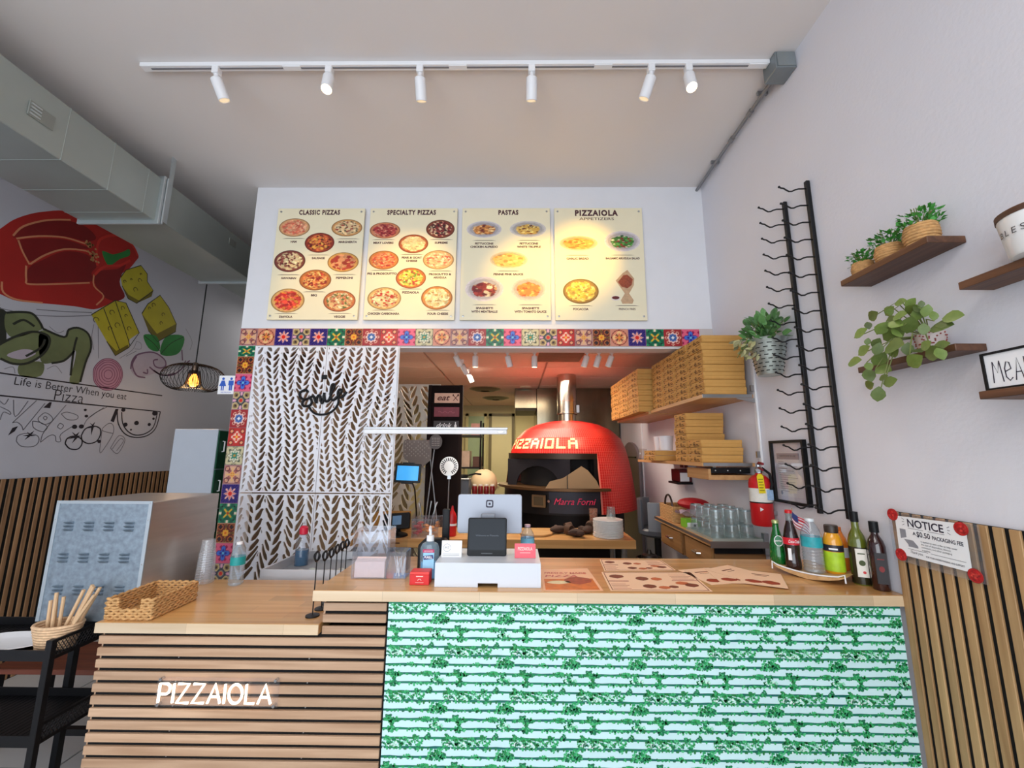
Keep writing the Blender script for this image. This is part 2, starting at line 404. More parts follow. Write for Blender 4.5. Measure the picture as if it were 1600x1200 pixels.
# ------------------------------------------------------------------ patterned tiles
def T0(u, v):
    return np.tile(np.array([0., 0, 0]), (len(u), 1))
def base(u, c): return np.tile(np.array(c, float), (len(u), 1))
def motif(k):
    def fn(u, v):
        r = np.hypot(u, v); t = np.arctan2(v, u); au, av = np.abs(u), np.abs(v)
        mx = np.maximum(au, av); d = np.hypot(au-.62, av-.62)
        def put(c, m, col): c[m] = col
        if k == 0:
            c = base(u, (222,178,150)); put(c, (np.abs(np.sin(4.2*au)*np.sin(4.2*av)) > .62), (160,104,104)); put(c, np.abs(au-av) < .07, (196,120,96)); put(c, (mx > .88), (176,128,128)); put(c, (d < .3) & (d > .2), (120,70,80)); put(c, r < .30, (232,160,90)); put(c, r < .12, (190,80,60)); put(c, (np.minimum(au, av) < .07) & (r < .75), (236,190,110))
        elif k == 1:
            c = base(u, (214,150,128)); put(c, r < .93, (130,24,36)); put(c, r < .83, (226,150,120)); put(c, np.abs(np.cos(2*t))**.6*.80 > r, (240,196,140)); put(c, (np.abs(np.cos(2*t))**.8*.52 > r), (222,130,92)); put(c, (np.abs(np.sin(2*t)) > .88) & (r < .5), (120,60,40)); put(c, r < .17, (226,160,60))
        elif k == 2:
            c = base(u, (52,30,112)); put(c, (np.cos(24*t) > .7) & (r > .35), (82,60,150)); put(c, .32+.42*np.abs(np.cos(4*t))**3 > r, (245,196,186)); put(c, .18+.40*np.abs(np.cos(4*t))**5 > r, (230,96,70)); put(c, r < .2, (222,54,34)); put(c, mx > .95, (150,110,150))
        elif k == 3:
            c = base(u, (104,92,120)); put(c, d < .42, (208,186,140)); put(c, d < .28, (150,130,90)); put(c, d < .13, (70,48,60)); put(c, (np.abs(np.sin(2*t)) < .25) & (r > .5), (226,176,190)); put(c, (np.abs(r-.45) < .06), (70,84,74)); put(c, r < .3, (196,186,130)); put(c, r < .2, (214,64,56)); put(c, mx > .95, (170,140,160))
        elif k == 4:
            c = base(u, (28,108,84)); put(c, np.sin(9*au)*np.sin(9*av) > .35, (58,150,108)); put(c, np.sin(9*au+1.5)*np.sin(9*av+1.5) > .6, (18,60,60)); put(c, (np.abs(au-av) < .10) & (r < .62), (226,190,70)); put(c, (np.minimum(au, av) < .10) & (mx > .7), (236,228,200)); put(c, r < .12, (190,90,40))
        elif k == 5:
            c = base(u, (186,112,58)); put(c, (d < .5) & (d > .32), (106,30,34)); put(c, d < .22, (70,30,24)); put(c, (np.minimum(au, av) < .16) & (mx > .5), (120,90,40)); put(c, .34+.22*np.abs(np.cos(4*t))**2 > r, (120,40,26)); put(c, .28+.16*np.abs(np.cos(4*t))**2 > r, (240,180,70)); put(c, r < .15, (226,120,40)); put(c, mx > .94, (226,170,130))
        elif k == 6:
            c = base(u, (170,60,64)); put(c, .62+.3*np.abs(np.cos(4*t)) > r, (236,190,170)); put(c, .55+.28*np.abs(np.cos(4*t)) > r, (160,36,48)); put(c, .46+.24*np.abs(np.cos(4*t)) > r, (240,206,196)); put(c, .34+.14*np.abs(np.cos(4*t)) > r, (80,116,176)); put(c, r < .22, (226,232,240)); put(c, (np.abs(np.cos(4*t)) < .4) & (r < .2), (60,60,120)); put(c, d > 1.2, c[d > 1.2])
        elif k == 7:
            c = base(u, (196,64,56)); put(c, (np.sin(7*au)*np.sin(7*av) > .3), (236,180,150)); put(c, d < .26, (120,24,44)); put(c, d < .14, (236,170,130)); put(c, .30+.34*np.abs(np.cos(2*t))**2 > r, (246,214,196)); put(c, .22+.26*np.abs(np.cos(2*t))**2 > r, (226,84,60)); put(c, r < .14, (240,190,90)); put(c, mx > .95, (150,40,60))
        elif k == 8:
            c = base(u, (226,112,140)); put(c, (np.abs(np.sin(5*au)*np.cos(5*av)) > .72), (170,40,90)); put(c, .42+.40*np.abs(np.cos(2*t))**1.5 > r, (96,36,120)); put(c, .34+.38*np.abs(np.cos(2*t))**1.5 > r, (90,130,216)); put(c, .16+.30*np.abs(np.cos(2*t))**2 > r, (60,60,160)); put(c, r < .14, (120,190,226))
        else:
            c = base(u, (206,196,160)); put(c, (np.sin(8*au)*np.sin(8*av) > .5), (110,116,90)); put(c, .52+.32*np.abs(np.cos(4*t)) > r, (70,84,80)); put(c, .45+.32*np.abs(np.cos(4*t)) > r, (220,214,190)); put(c, .26+.26*np.abs(np.cos(4*t))**2 > r, (62,140,120)); put(c, r < .13, (190,150,70)); put(c, mx > .95, (150,130,110))
        return (c-128)*1.14+112
    return fn
CERAM = PRINT('ceramic_print', .25)
TP = .1226; TS = .1205
motifs = []
def tile_mesh(k):
    g = grid(motif(k), TS, TS, 25, 25, FRM((0, 0, 0), (1,0,0), (0,0,1)), .006)
    n = len(g.v); hs = TS/2
    g.box(-hs, hs, -.0058, 0, -hs, hs)
    g.c = np.r_[g.c, np.tile(np.array([[.55,.42,.38,1]]), (8, 1))]
    me = bpy.data.meshes.new('tile'); me.from_pydata(g.v, [], g.f)
    a = me.color_attributes.new('print', 'FLOAT_COLOR', 'POINT'); a.data.foreach_set('color', g.c.astype(np.float32).ravel())
    me.materials.append(CERAM); return me
motifs = [tile_mesh(k) for k in range(10)]
trim = struct(obj('trim_1', MB().box(-1.929, XR, YW-.003, YW, 2.272, 2.402).box(-1.929, -1.806, YW-.003, YW, .5, 2.272), M('tile_grout', (200,190,186), .8)))
for i, k in enumerate([0,1,2,3,2,4,5,6,7,8,9,1,0,6,4,8,9,3,7,0,5,1,2,4,6,8]):
    piece('tile', motifs[k], Matrix.Translation((-1.927+TP*(i+.5), YW-.003, 2.337)), trim)
z = 2.272-.075
for i, k in enumerate([4,5,8,3,6,7,9,0,2,4,5,8,3,1,2]):
    s = .075/TP if i == 0 else 1
    zc = 2.272-.0375 if i == 0 else z-TP/2
    piece('tile', motifs[k], Matrix.Translation((-1.867, YW-.003, zc)) @ Matrix.Diagonal((.95, 1, s, 1)), trim)
    if i: z -= TP

# ------------------------------------------------------------------ laser-cut leaf screens
def clip(poly, x0, x1, y0, y1):
    for ax, lim, sg in ((0, x0, 1), (0, x1, -1), (1, y0, 1), (1, y1, -1)):
        out = []
        for i in range(len(poly)):
            a, b = poly[i-1], poly[i]
            ia, ib = (a[ax]-lim)*sg >= 0, (b[ax]-lim)*sg >= 0
            if ia != ib:
                t = (lim-a[ax])/(b[ax]-a[ax]); out.append((a[0]+(b[0]-a[0])*t, a[1]+(b[1]-a[1])*t))
            if ib: out.append(b)
        poly = out
        if not poly: break
    return poly
def screen(x0, x1, z0, z1, seed, sp=.112, pitch=.045, ang=36, flip=1, mg=.008, y=YW-.012, th=.010, rib=.0046, wmax=.0165):
    # leaf openings: each leaf takes the ground nearer to its own midrib than to any other, less half a rib
    rnd = random.Random(seed)
    cu = bpy.data.curves.new('s', 'CURVE'); cu.dimensions = '2D'; cu.fill_mode = 'BOTH'; cu.extrude = th/2
    def spl(P):
        s = cu.splines.new('POLY'); s.points.add(len(P)-1); s.use_cyclic_u = True
        for p, q in zip(s.points, P): p.co = (q[0], q[1], 0, 1)
    spl([(x0, z0), (x1, z0), (x1, z1), (x0, z1)])
    n = int((x1-x0)/sp)+3; ph = rnd.uniform(0, 6)
    fx = lambda i, z: x0+sp*(i+.5)+.042*math.sin(z*4.2+ph+i*.30)+.008*math.sin(z*9+ph*2+i*.9)
    ribs = []
    for i in range(-2, n):
        for sd in (-1, 1):
            z = z0-.15+rnd.uniform(0, pitch)
            while z < z1+.1:
                tl = math.atan((fx(i, z+.01)-fx(i, z-.01))/.02)*flip
                A_ = R(ang+rnd.uniform(-4, 6)); xs = fx(i, z)+sd*.0056
                gap = min((fx(i+sd, z+h_*flip)-fx(i, z))*sd for h_ in (.03, .055))
                ln = max(.02, gap/2+.002)/math.sin(A_)*rnd.uniform(1.0, 1.12)
                P = []
                for k in range(5):
                    t = k/4; a = math.pi/2*flip-sd*flip*(A_*(1.34-.70*t))-tl*.8
                    P.append((xs, z) if k == 0 else (P[-1][0]+ln/4*math.cos(a), P[-1][1]+ln/4*math.sin(a)))
                ribs.append(P); z += pitch*rnd.uniform(.92, 1.08)
    nmain = len(ribs)
    for i in range(-2, n-1):
        z = z0-.1+rnd.uniform(0, pitch)
        while z < z1+.1:
            P = [((fx(i, z+k*pitch*.24)+fx(i+1, z+k*pitch*.24))/2+.003*math.sin(k+z*40), z+k*pitch*.24) for k in range(5)]
            ribs.append(P[::flip]); z += pitch*rnd.uniform(1.15, 1.4)
    RP = np.array(ribs); A = RP[:, :-1].reshape(-1, 2); B = RP[:, 1:].reshape(-1, 2); own = np.repeat(np.arange(len(RP)), 4)
    D = B-A; DD = (D*D).sum(1)
    mids = RP.mean(1)
    holes = []
    for h, P in enumerate(ribs):
        if not (x0-.05 < mids[h][0] < x1+.05 and z0-.05 < mids[h][1] < z1+.05): continue
        near = np.where(np.hypot(*(mids-mids[h]).T) < 3.2*max(sp, pitch))[0]
        sel = np.isin(own, near) & (own != h); a_, d_, dd_ = A[sel], D[sel], DD[sel]
        mine = own == h; am, dm, ddm = A[mine], D[mine], DD[mine]
        def dist(p, a, d, dd):
            t = np.clip(((p-a)*d).sum(1)/dd, 0, 1); q = a+d*t[:, None]-p
            return math.sqrt(((q*q).sum(1)).min())
        wm = wmax if h < nmain else wmax*.62
        def free(p): return dist(p, a_, d_, dd_)-dist(p, am, dm, ddm) > rib
        L_, R_ = [], []
        for k in range(13):
            t = .005+.99*k/12; f = t*4; j = min(int(f), 3); c = np.array(P[j])+(np.array(P[j+1])-np.array(P[j]))*(f-j)
            if not free(c):
                if L_: break
                continue
            d = np.array(P[j+1])-np.array(P[j]); d /= np.hypot(*d); nn = np.array((-d[1], d[0]))
            lim = wm*(max(0, math.sin(math.pi*t**.85))**.85)+.0006; w2 = []
            for v in (nn, -nn):
                lo, hi = 0, lim
                if free(c+v*hi): lo = hi
                else:
                    for _ in range(6):
                        m = (lo+hi)/2
                        if free(c+v*m): lo = m
                        else: hi = m
                w2.append(lo)
            L_.append(tuple(c+nn*w2[0])); R_.append(tuple(c-nn*w2[1]))
            if k > 6 and w2[0]+w2[1] < .0022: break
        if len(L_) < 4: continue
        q = clip(L_+R_[::-1], x0+mg, x1-mg, z0+mg, z1-mg)
        if len(q) > 3 and abs(sum(q[m-1][0]*q[m][1]-q[m][0]*q[m-1][1] for m in range(len(q))))/2 > 6e-5: holes.append((q, 0, 0))
    for q, _, _ in holes: spl(q)
    o = bpy.data.objects.new('s', cu); COL.objects.link(o)
    me = bpy.data.meshes.new_from_object(o.evaluated_get(bpy.context.evaluated_depsgraph_get()))
    mb = MB(); mb.add([(v.co.x, y-v.co.z, v.co.y) for v in me.vertices], [tuple(p.vertices) for p in me.polygons])
    bpy.data.objects.remove(o); bpy.data.curves.remove(cu); bpy.data.meshes.remove(me)
    return mb
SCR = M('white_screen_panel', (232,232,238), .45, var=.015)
GRP = 'white leaf screens beside the kitchen opening'
for nm, a, lb in (('leaf_screen', (-1.798, -1.306, 1.288, 2.268, 3), 'white leaf-cut screen, upper one beside the coloured tile column'),
              ('leaf_screen', (-1.302, -.812, 1.288, 2.268, 5), 'white leaf-cut screen, upper one next to the kitchen opening'),):
    s = obj(nm, screen(*a), SCR); tag(s, lb, 'screen', GRP)
for nm, a, lb in (('leaf_screen', (-1.798, -1.306, .35, 1.280, 11), 'white leaf-cut screen, lower one beside the coloured tile column'),
              ('leaf_screen', (-1.302, -.812, .35, 1.280, 12), 'white leaf-cut screen, lower one next to the kitchen opening'),):
    s = obj(nm, screen(*a, sp=.135, pitch=.060, ang=30, wmax=.021), SCR); tag(s, lb, 'screen', GRP)
for nm, x0, x1, y0, lb in (('leaf_screen', -1.42, -.70, 3.70, 'shaded leaf-cut screen inside the kitchen behind the pizza peels'),):
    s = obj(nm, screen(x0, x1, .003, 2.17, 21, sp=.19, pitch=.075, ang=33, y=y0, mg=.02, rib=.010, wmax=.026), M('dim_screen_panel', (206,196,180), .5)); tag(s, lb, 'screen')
fr = struct(obj('trim_2', MB().box(-1.806, -1.799, YW-.012, YW-.0005, .30, 2.270), WHITE)); struct(obj('trim_3', MB().box(-.811, -.804, YW-.012, YW-.0005, .30, 2.270), WHITE))

# ------------------------------------------------------------------ air duct under the ceiling
du = thing('air_duct', 'square sheet-metal air duct hung under the ceiling along the mural wall', 'duct', (-2.57, 1.0, 3.01))
obj('duct_section', MB().box(-2.815, -2.328, -1.6, 2.385, 3.012, 3.312), DUCT, du, bevel=.004)
obj('duct_section', MB().box(-2.790, -2.322, 2.412, 3.36, 3.026, 3.312), DUCT, du, bevel=.004)
obj('duct_section', MB().box(-2.74, -2.37, 3.385, 6.0, 3.06, 3.30), DUCT, du, bevel=.004)
FLG = M('flange_metal', (196,204,206), .3, .7, var=.05)
obj('flange', MB().box(-2.835, -2.306, 2.38, 2.398, 2.990, 3.330), FLG, du, bevel=.003)
obj('flange', MB().box(-2.820, -2.300, 2.400, 2.414, 3.000, 3.326), FLG, du, bevel=.003)
obj('flange', MB().box(-2.810, -2.306, 3.362, 3.384, 3.008, 3.328), FLG, du, bevel=.003)
for y in (.35, 1.15, 1.83, 2.07): obj('seam', MB().box(-2.817, -2.326, y, y+.005, 3.010, 3.314), DUCT, du, bevel=.003)
obj('seam', MB().box(-2.817, -2.326, 2.29, 2.295, 3.010, 3.314), DUCT, du, bevel=.003)
obj('hanger_strap', MB().box(-2.306, -2.302, 2.408, 2.440, 3.02, 3.49), FLG, du); obj('hanger_strap', MB().box(-2.842, -2.838, 2.408, 2.440, 3.02, 3.49), FLG, du)
vt = obj('damper_plate', MB().box(-2.328, -2.322, 1.665, 1.775, 3.125, 3.202), M('damper_plate_metal', (150,154,148), .5, .5), du, bevel=.002)
for i in range(4): obj('slat', MB().box(-2.322, -2.318, 1.672, 1.715, 3.133+i*.017, 3.141+i*.017), FLG, vt)
obj('damper_plate', MB().box(-2.322, -2.317, 3.02, 3.10, 3.20, 3.255), M('damper_plate_metal', (150,154,148), .5, .5), du, bevel=.002)

# ------------------------------------------------------------------ slatted wall panels
def slatwall(name, X, sgn, y0, y1, z1, pitch, mat, label):
    t = thing(name, label, 'wall panel', (X, (y0+y1)/2, 0))
    a, b = sorted((X, X+sgn*.009))
    obj('felt_backing', MB().box(a, b, y0, y1, 0, z1), BACKING, t)
    me = None; n = int((y1-y0)/pitch)
    for i in range(n):
        yc = y1-pitch*(i+.5)+.006
        if me is None:
            a, b = sorted((X+sgn*.009, X+sgn*.0165))
            o = obj('slat', MB().box(a, b, yc-.0128, yc+.0128, .004, z1), mat, t, bevel=.0015); me = o.data; yr = yc
        else: piece('slat', me, Matrix.Translation(Vector((0, yc-yr, 0))+worldloc(t)), t)
    return t
slatwall('slat_wall_panel', XR-.001, -1, .35, 1.524, 1.352, .0392, SLATV, 'pale oak vertical slat panel on the wall under the notice')
slatwall('slat_wall_panel', XL, 1, 2.2, 4.75, 1.355, .0470, SLATL, 'dark walnut vertical slat panel on the wall under the mural')

# ------------------------------------------------------------------ counters
YF = 1.53
lc = bc = thing('service_counter', 'wooden two-level service counter with oak slats and ivy-on-planks wallpaper front', 'counter', (0, 1.75, 0))
obj('countertop', MB().box(-1.468, -.684, YF, 2.022, .923, .958), BUTCHER, lc, bevel=.002)
obj('front_edge', MB().box(-1.468, -.684, YF-.004, YF-.0002, .924, .957), NOSING, lc, bevel=.001)
obj('carcass', MB().box(-1.455, -.450, YF+.026, 1.98, 0, .923), BACKING, lc)
obj('back_shelf', MB().box(-1.25, -.76, 2.024, 2.64, .905, .935), M('shelf_laminate', (150,120,96), .5), lc)
obj('side_panel', MB().box(-1.464, -1.456, YF+.03, 1.98, 0, .923), SLAT, lc)
P = .0381; i = 0; z = 1.022
while z > .02:
    up = z > .93
    x0 = -.680 if up else -1.466+.020*(.92-z)/.92*.9
    o = obj('slat', MB().box(x0, -.456, YF+.016, YF+.026, max(z-.0262, .004), z), SLAT, lc, bevel=.0012)
    if i % 2 == 0 and not up:
        for sx in (-1.18, -.72): obj('screw', MB().cyl((sx, YF+.026, z-.032), (sx, YF+.0245, z-.032), .0022, 8), STEEL, lc)
    z -= P; i += 1
obj('countertop', MB().box(-.711, XR-.003, YF-.004, 2.006, 1.034, 1.070), BUTCHER, bc, bevel=.002)
obj('front_edge', MB().box(-.711, XR-.003, YF-.008, YF-.0042, 1.035, 1.069), NOSING, bc, bevel=.001)
obj('end_panel', MB().box(-.684, -.676, YF+.03, 2.0, .958, 1.034), SLAT, bc)
obj('backing', MB().box(-.676, -.450, YF+.026, 1.98, .958, 1.034), BACKING, bc)
obj('front_board', MB().box(-.444, XR-.027, YF, YF+.035, 0, 1.034), M('print_paper_edge', (210,226,226), .5), bc)
obj('body', MB().box(-.444, XR-.003, YF+.036, 1.96, 0, 1.034), M('counter_carcass', (150,120,90), .6), bc)
# wallpaper: printed planks, dark gaps, ivy sprays that repeat
FP = FB(YF)
pp = MB(); dk = MB(); PZ = .02779
PCOL = []
rnd = random.Random(3)
k = 0; ztop = 1.0262
for k in range(-1, 38):
    z1 = min(ztop-k*PZ, 1.0335); z0 = ztop-(k+1)*PZ+.0066
    for q in range(9):
        x0 = -.444+q*.2; x1 = min(x0+.2, XR-.027)
        pp.flatpoly([(x0, max(z0, .002)), (x1, max(z0, .002)), (x1, z1), (x0, z1)], FP, .0006)
        s = rnd.uniform(.95, 1.02); PCOL += [(*[v*s for v in lin((204,238,240))], 1)]*4
    if z0-.0066 > 0:
        m = 60; top = []; 
        xs = [-.444+(XR-.027+.444)*j/m for j in range(m+1)]
        b = len(pp.v)
        for x in xs:
            jit = rnd.uniform(-.0008, .0016)
            pp.v.append(tuple(FP @ Vector((x, z0+jit, .0009)))); pp.v.append(tuple(FP @ Vector((x, z0-.0064, .0009))))
            g = rnd.random(); PCOL += [(*lin((4+24*g, 98+34*g, 94)), 1)]*2
        pp.f += [(b+2*j, b+2*j+1, b+2*j+3, b+2*j+2) for j in range(m)]
pp.c = np.array(PCOL)
obj('plank_print', pp, PRINT('wallpaper_ink', .55), bc)
U = .225/385
clusters = [(75,112,62,24,26,1),(140,116,44,26,26,2),(212,108,28,18,10,1),(270,108,24,20,10,0),(268,140,8,14,3,0),
            (370,172,58,22,34,0),(372,160,24,18,14,0),(212,176,26,7,8,0),
            (110,228,46,12,16,0),(320,224,56,12,18,0),(490,228,54,13,18,0),(476,212,20,8,5,0),
            (365,262,42,16,22,1),(366,252,14,12,6,2),(498,272,17,24,10,0),(104,262,24,26,12,0),(260,276,60,4,8,0),
            (250,316,22,9,8,0),(320,310,15,14,8,0),(430,316,20,14,9,0),(100,322,46,7,10,0),(190,324,60,4,8,0)]
iv = MB(); IC = []
GRN = [(18,136,82),(36,156,92),(10,108,74),(56,174,104),(28,122,58),(76,188,124)]
clusters_line = [(40*i+20*(k % 2), 90+47.4*k, 18, 4, 1.4, 0) for k in range(5) for i in range(1, 11)]
mot = []
for cx, cy, rx, ry, n, ty in clusters+clusters_line:
    for _ in range(int(n*1.55)):
        a = rnd.uniform(0, 6.28); q = math.sqrt(rnd.random())
        x, y = cx+rx*q*math.cos(a), cy+ry*q*math.sin(a)
        white = (ty == 2 and q < .55) or (ty == 1 and rnd.random() < .3)
        col = rnd.choice([(226,246,240),(200,240,224),(150,222,190)]) if white else rnd.choice(GRN)
        mot.append((x-60, y-85, rnd.uniform(6, 11.5), rnd.uniform(0, 6.28), col))
    if ty == 2: mot.append((cx-60, cy-85, 7, 0, (120,210,150)))
for r in range(9):
    zr = 1.028-r*237*U
    sh = -70*U if zr < .36 else 0
    for q in range(-1, 9):
        for x, y, l, a, col in mot:
            X = -.444+q*.225+x*U+sh; Z = zr-y*U
            if not (-.440 < X < XR-.03 and .004 < Z < 1.031): continue
            l2 = l*U; c, s = math.cos(a), math.sin(a)
            b = len(iv.v); d = .0012+.0006*((len(IC) % 7)/7)
            pts = [(-1, 0), (-.35, .62), (.2, .34), (.55, .66), (1, 0), (.55, -.66), (.2, -.34), (-.35, -.62)]
            for px, py in pts: iv.v.append(tuple(FP @ Vector((X+(px*c-py*s)*l2, Z+(px*s+py*c)*l2, d))))
            iv.f.append(tuple(range(b, b+8))); IC += [(*lin(col), 1)]*8
iv.c = np.array(IC)
stuff(obj('ivy_print', iv, PRINT('wallpaper_ink', .55), bc))
# glowing name sign: bent tubes on a clear backing
sg = thing('neon_sign', 'glowing white name sign mounted on the slats of the low counter', 'sign', (-1.02, YF+.01, .69))
obj('clear_backing', MB().box(-1.228, -.806, YF+.004, YF+.008, .694, .784), SIGNCLEAR, sg, bevel=.001)
GL = {'P': [[(0,0),(0,1),(.42,1),(.58,.9),(.6,.72),(.54,.52),(.4,.45),(0,.45)]], 'I': [[(0,0),(0,1)]], 'Z': [[(0,1),(.62,1),(0,0),(.66,0)]], 'A': [[(0,0),(.36,1),(.72,0)],[(.14,.34),(.58,.34)]],
      'O': [[(.38+.38*math.cos(i*math.pi/9), .5+.5*math.sin(i*math.pi/9)) for i in range(19)]], 'L': [[(0,1),(0,0),(.5,0)]]}
WD = {'P': .6, 'I': .02, 'Z': .66, 'A': .72, 'O': .76, 'L': .5}
x = 0; LET = []
for ch in 'PIZZAIOLA':
    for st in GL[ch]: LET.append([(x+a, b) for a, b in st])
    x += WD[ch]+.22
x -= .22; kx = .384/x
NEON = M('neon_tube_white', (255,240,222), .4, emit=2.6, ecol=(255,232,206))
for st in LET:
    obj('neon_tube', MB().tube([(-1.212+a*kx, YF-.001, .709+b*.058) for a, b in st], .0042, 8), NEON, sg, cut=80)
for sx in (-1.215, -.819):
    for sz in (.700, .778): obj('standoff', MB().cyl((sx, YF+.0158, sz), (sx, YF+.000, sz), .005), CHROME, sg)

# ================================================================== MENU BOARDS
MENU = M('menu_board_print', (238,228,196), .5, var=.02)
TITLE = M('title_ink', (70,24,34), .6); GREY = M('caption_line', (112,96,84), .7)
PRI = PRINT()
BY = YW-.026; FM_ = FB(BY)
nrnd = np.random.RandomState(5)
def blob_field(x, y, n, rs, cols, c):
    for _ in range(n):
        a = nrnd.uniform(0, 6.28); q = math.sqrt(nrnd.uniform(0, .72)); r = nrnd.uniform(*rs)
        m = (x-q*math.cos(a))**2+(y-q*math.sin(a))**2 < r*r
        c[m] = np.array(cols[nrnd.randint(len(cols))])*nrnd.uniform(.88, 1.1)
    return c
def pizza(crust, cheese, tops, n=60, rs=(.045, .10)):
    n = int(n*1.8) if rs[1] < .12 else n
    def fn(rho, t, x, y):
        c = np.tile(np.array(cheese, float), (len(x), 1))
        blob_field(x, y, 50, (.08, .2), [np.array(cheese)*k for k in (.85, 1.08, .95)], c)
        blob_field(x, y, n, rs, tops, c)
        e = rho > .80+.05*np.sin(7*t)*.6; c[e] = crust
        e = rho > .93; c[e] = np.array(crust)*.72
        c *= nrnd.uniform(.92, 1.06, (len(x), 1)); return c
    return fn
def bowl(rim, food, tops, n=46, rs=(.06, .13), fill=.66):
    def fn(rho, t, x, y):
        c = np.tile(np.array(rim, float), (len(x), 1))
        c[rho < .93] = np.array(rim)*.92; c[rho < .8] = np.array(rim)*.80
        m = (x/fill)**2+((y+.05)/(fill*.92))**2 < 1+.12*np.sin(5*t); c[m] = food
        f = c.copy(); blob_field(x/fill*.8, y/fill*.8, n, rs, tops, f); c[m] = f[m]
        c *= nrnd.uniform(.94, 1.05, (len(x), 1)); return c
    return fn
boards = [
 ('classic pizzas', (-1.743, -1.108), 'CLASSIC PIZZAS', [(-1.439, 3.255)], .30, [
  (pizza((214,160,110),(226,150,112),[(206,90,70),(236,180,140),(222,120,90)]), [(-1.612, 3.152)], .113,.072, 'HAM', [(-1.608, 3.038)]),
  (pizza((206,150,90),(226,190,140),[(150,60,50),(236,214,170),(70,70,50)],40), [(-1.23, 3.149)], .112,.067, 'MARGHERITA', [(-1.215, 3.036)]),
  (pizza((150,50,30),(206,90,50),[(120,30,24),(236,170,70),(90,24,20),(226,120,60)],70), [(-1.419, 3.033)], .107,.077, 'SAUSAGE', [(-1.418, 2.911)]),
  (pizza((130,60,50),(222,190,140),[(236,220,170),(150,70,60),(110,40,36),(226,200,150)],80), [(-1.621, 2.892)], .112,.083, 'HAWAIIAN', [(-1.617, 2.76)]),
  (pizza((222,160,80),(230,150,100),[(170,30,30),(190,50,44)],22,(.13,.17)), [(-1.238, 2.884)], .112,.075, 'PEPPERONI', [(-1.22, 2.762)]),
  (pizza((190,110,50),(226,130,70),[(140,24,30),(236,190,110),(190,60,40)],80), [(-1.426, 2.749)], .114,.078, 'BBQ', [(-1.425, 2.633)]),
  (pizza((222,170,100),(222,70,50),[(200,30,30),(236,120,90),(226,150,50),(170,24,30)],60), [(-1.607, 2.596)], .119,.089, 'DIAVOLA', [(-1.609, 2.474)]),
  (pizza((200,110,60),(230,180,120),[(190,80,60),(236,214,170),(90,110,50),(206,120,80)],70), [(-1.242, 2.593)], .114,.079, 'VEGGIE', [(-1.233, 2.475)])]),
 ('specialty pizzas', (-1.067, -.432), 'SPECIALTY PIZZAS', [(-0.766, 3.254)], .355, [
  (pizza((206,130,90),(190,80,70),[(130,24,40),(226,150,120),(160,40,46)],70), [(-0.952, 3.129)], .110,.064, 'MEAT LOVERS', [(-0.958, 3.029)]),
  (pizza((130,60,40),(150,50,50),[(80,24,30),(236,200,160),(110,30,36),(40,30,26)],90), [(-0.552, 3.139)], .103,.072, 'SUPREME', [(-0.542, 3.03)]),
  (pizza((180,90,50),(236,206,150),[(240,220,170),(226,190,130)],40), [(-0.742, 3.025)], .107,.072, 'PEAR & GOAT|CHEESE', [(-0.748, 2.916)]),
  (pizza((210,130,60),(230,140,90),[(206,60,50),(236,190,130),(226,110,60)],60), [(-0.948, 2.9)], .107,.072, 'FIG & PROSCIUTTO', [(-0.954, 2.794)]),
  (pizza((226,170,110),(236,190,140),[(222,120,90),(240,220,180),(206,90,70)],50), [(-0.558, 2.902)], .111,.073, 'PROSCIUTTO &|ARUGULA', [(-0.542, 2.79)]),
  (pizza((206,110,50),(222,200,80),[(120,150,50),(240,230,130),(200,70,50),(230,210,70)],70), [(-0.748, 2.764)], .107,.078, 'PIZZAIOLA', [(-0.744, 2.654)]),
  (pizza((226,180,110),(240,214,150),[(200,50,40),(240,226,180),(190,90,50)],50), [(-0.928, 2.612)], .119,.083, 'CHICKEN CARBONARA', [(-0.927, 2.498)]),
  (pizza((206,130,60),(240,218,160),[(190,140,80),(245,232,190),(226,190,120)],50), [(-0.559, 2.617)], .110,.087, 'FOUR CHEESE', [(-0.548, 2.498)])]),
 ('pastas', (-.396, .239), 'PASTAS', [(-0.062, 3.253)], .145, [
  (bowl((206,200,204),(190,120,60),[(110,40,36),(240,200,140),(226,160,90)]), [(-0.236, 3.137)], .125,.064, 'FETTUCCINE|CHICKEN ALFREDO', [(-0.234, 3.023)]),
  (bowl((210,204,200),(214,170,80),[(240,214,130),(90,30,40),(226,190,110),(150,90,40)]), [(0.079, 3.138)], .130,.064, 'FETTUCCINE|WHITE TRUFFLE', [(0.086, 3.023)]),
  (bowl((236,206,160),(240,190,100),[(246,206,120),(226,150,70)],40,fill=.86), [(-0.057, 2.902)], .133,.064, 'PENNE PINK SAUCE', [(-0.059, 2.79)]),
  (bowl((236,220,214),(150,40,36),[(110,24,30),(206,150,100),(170,60,50),(240,214,170)],40,(.1,.2)), [(-0.227, 2.683)], .135,.090, 'SPAGHETTI|WITH MEATBALLS', [(-0.224, 2.539)]),
  (bowl((240,220,200),(226,130,60),[(236,90,40),(240,190,100),(230,160,70)]), [(0.084, 2.683)], .127,.088, 'SPAGHETTI|WITH TOMATO SAUCE', [(0.096, 2.539)])]),
 ('appetizers', (.270, .904), 'PIZZAIOLA', [(0.575, 3.244)], .31, [
  (bowl((240,200,150),(236,160,70),[(240,190,100),(226,130,50),(206,110,40)],50,fill=.8), [(0.441, 3.029)], .135,.056, 'GARLIC BREAD', [(0.432, 2.908)]),
  (bowl((222,212,214),(60,120,50),[(90,160,70),(40,90,44),(236,230,190),(140,50,40)],60), [(0.753, 3.044)], .127,.078, 'BALSAMIC ARUGULA SALAD', [(0.751, 2.91)]),
  (pizza((150,110,50),(240,206,90),[(246,226,130),(170,130,60),(236,190,60)],90), [(0.449, 2.667)], .125,.092, 'FOCACCIA', [(0.446, 2.533)])]),
]
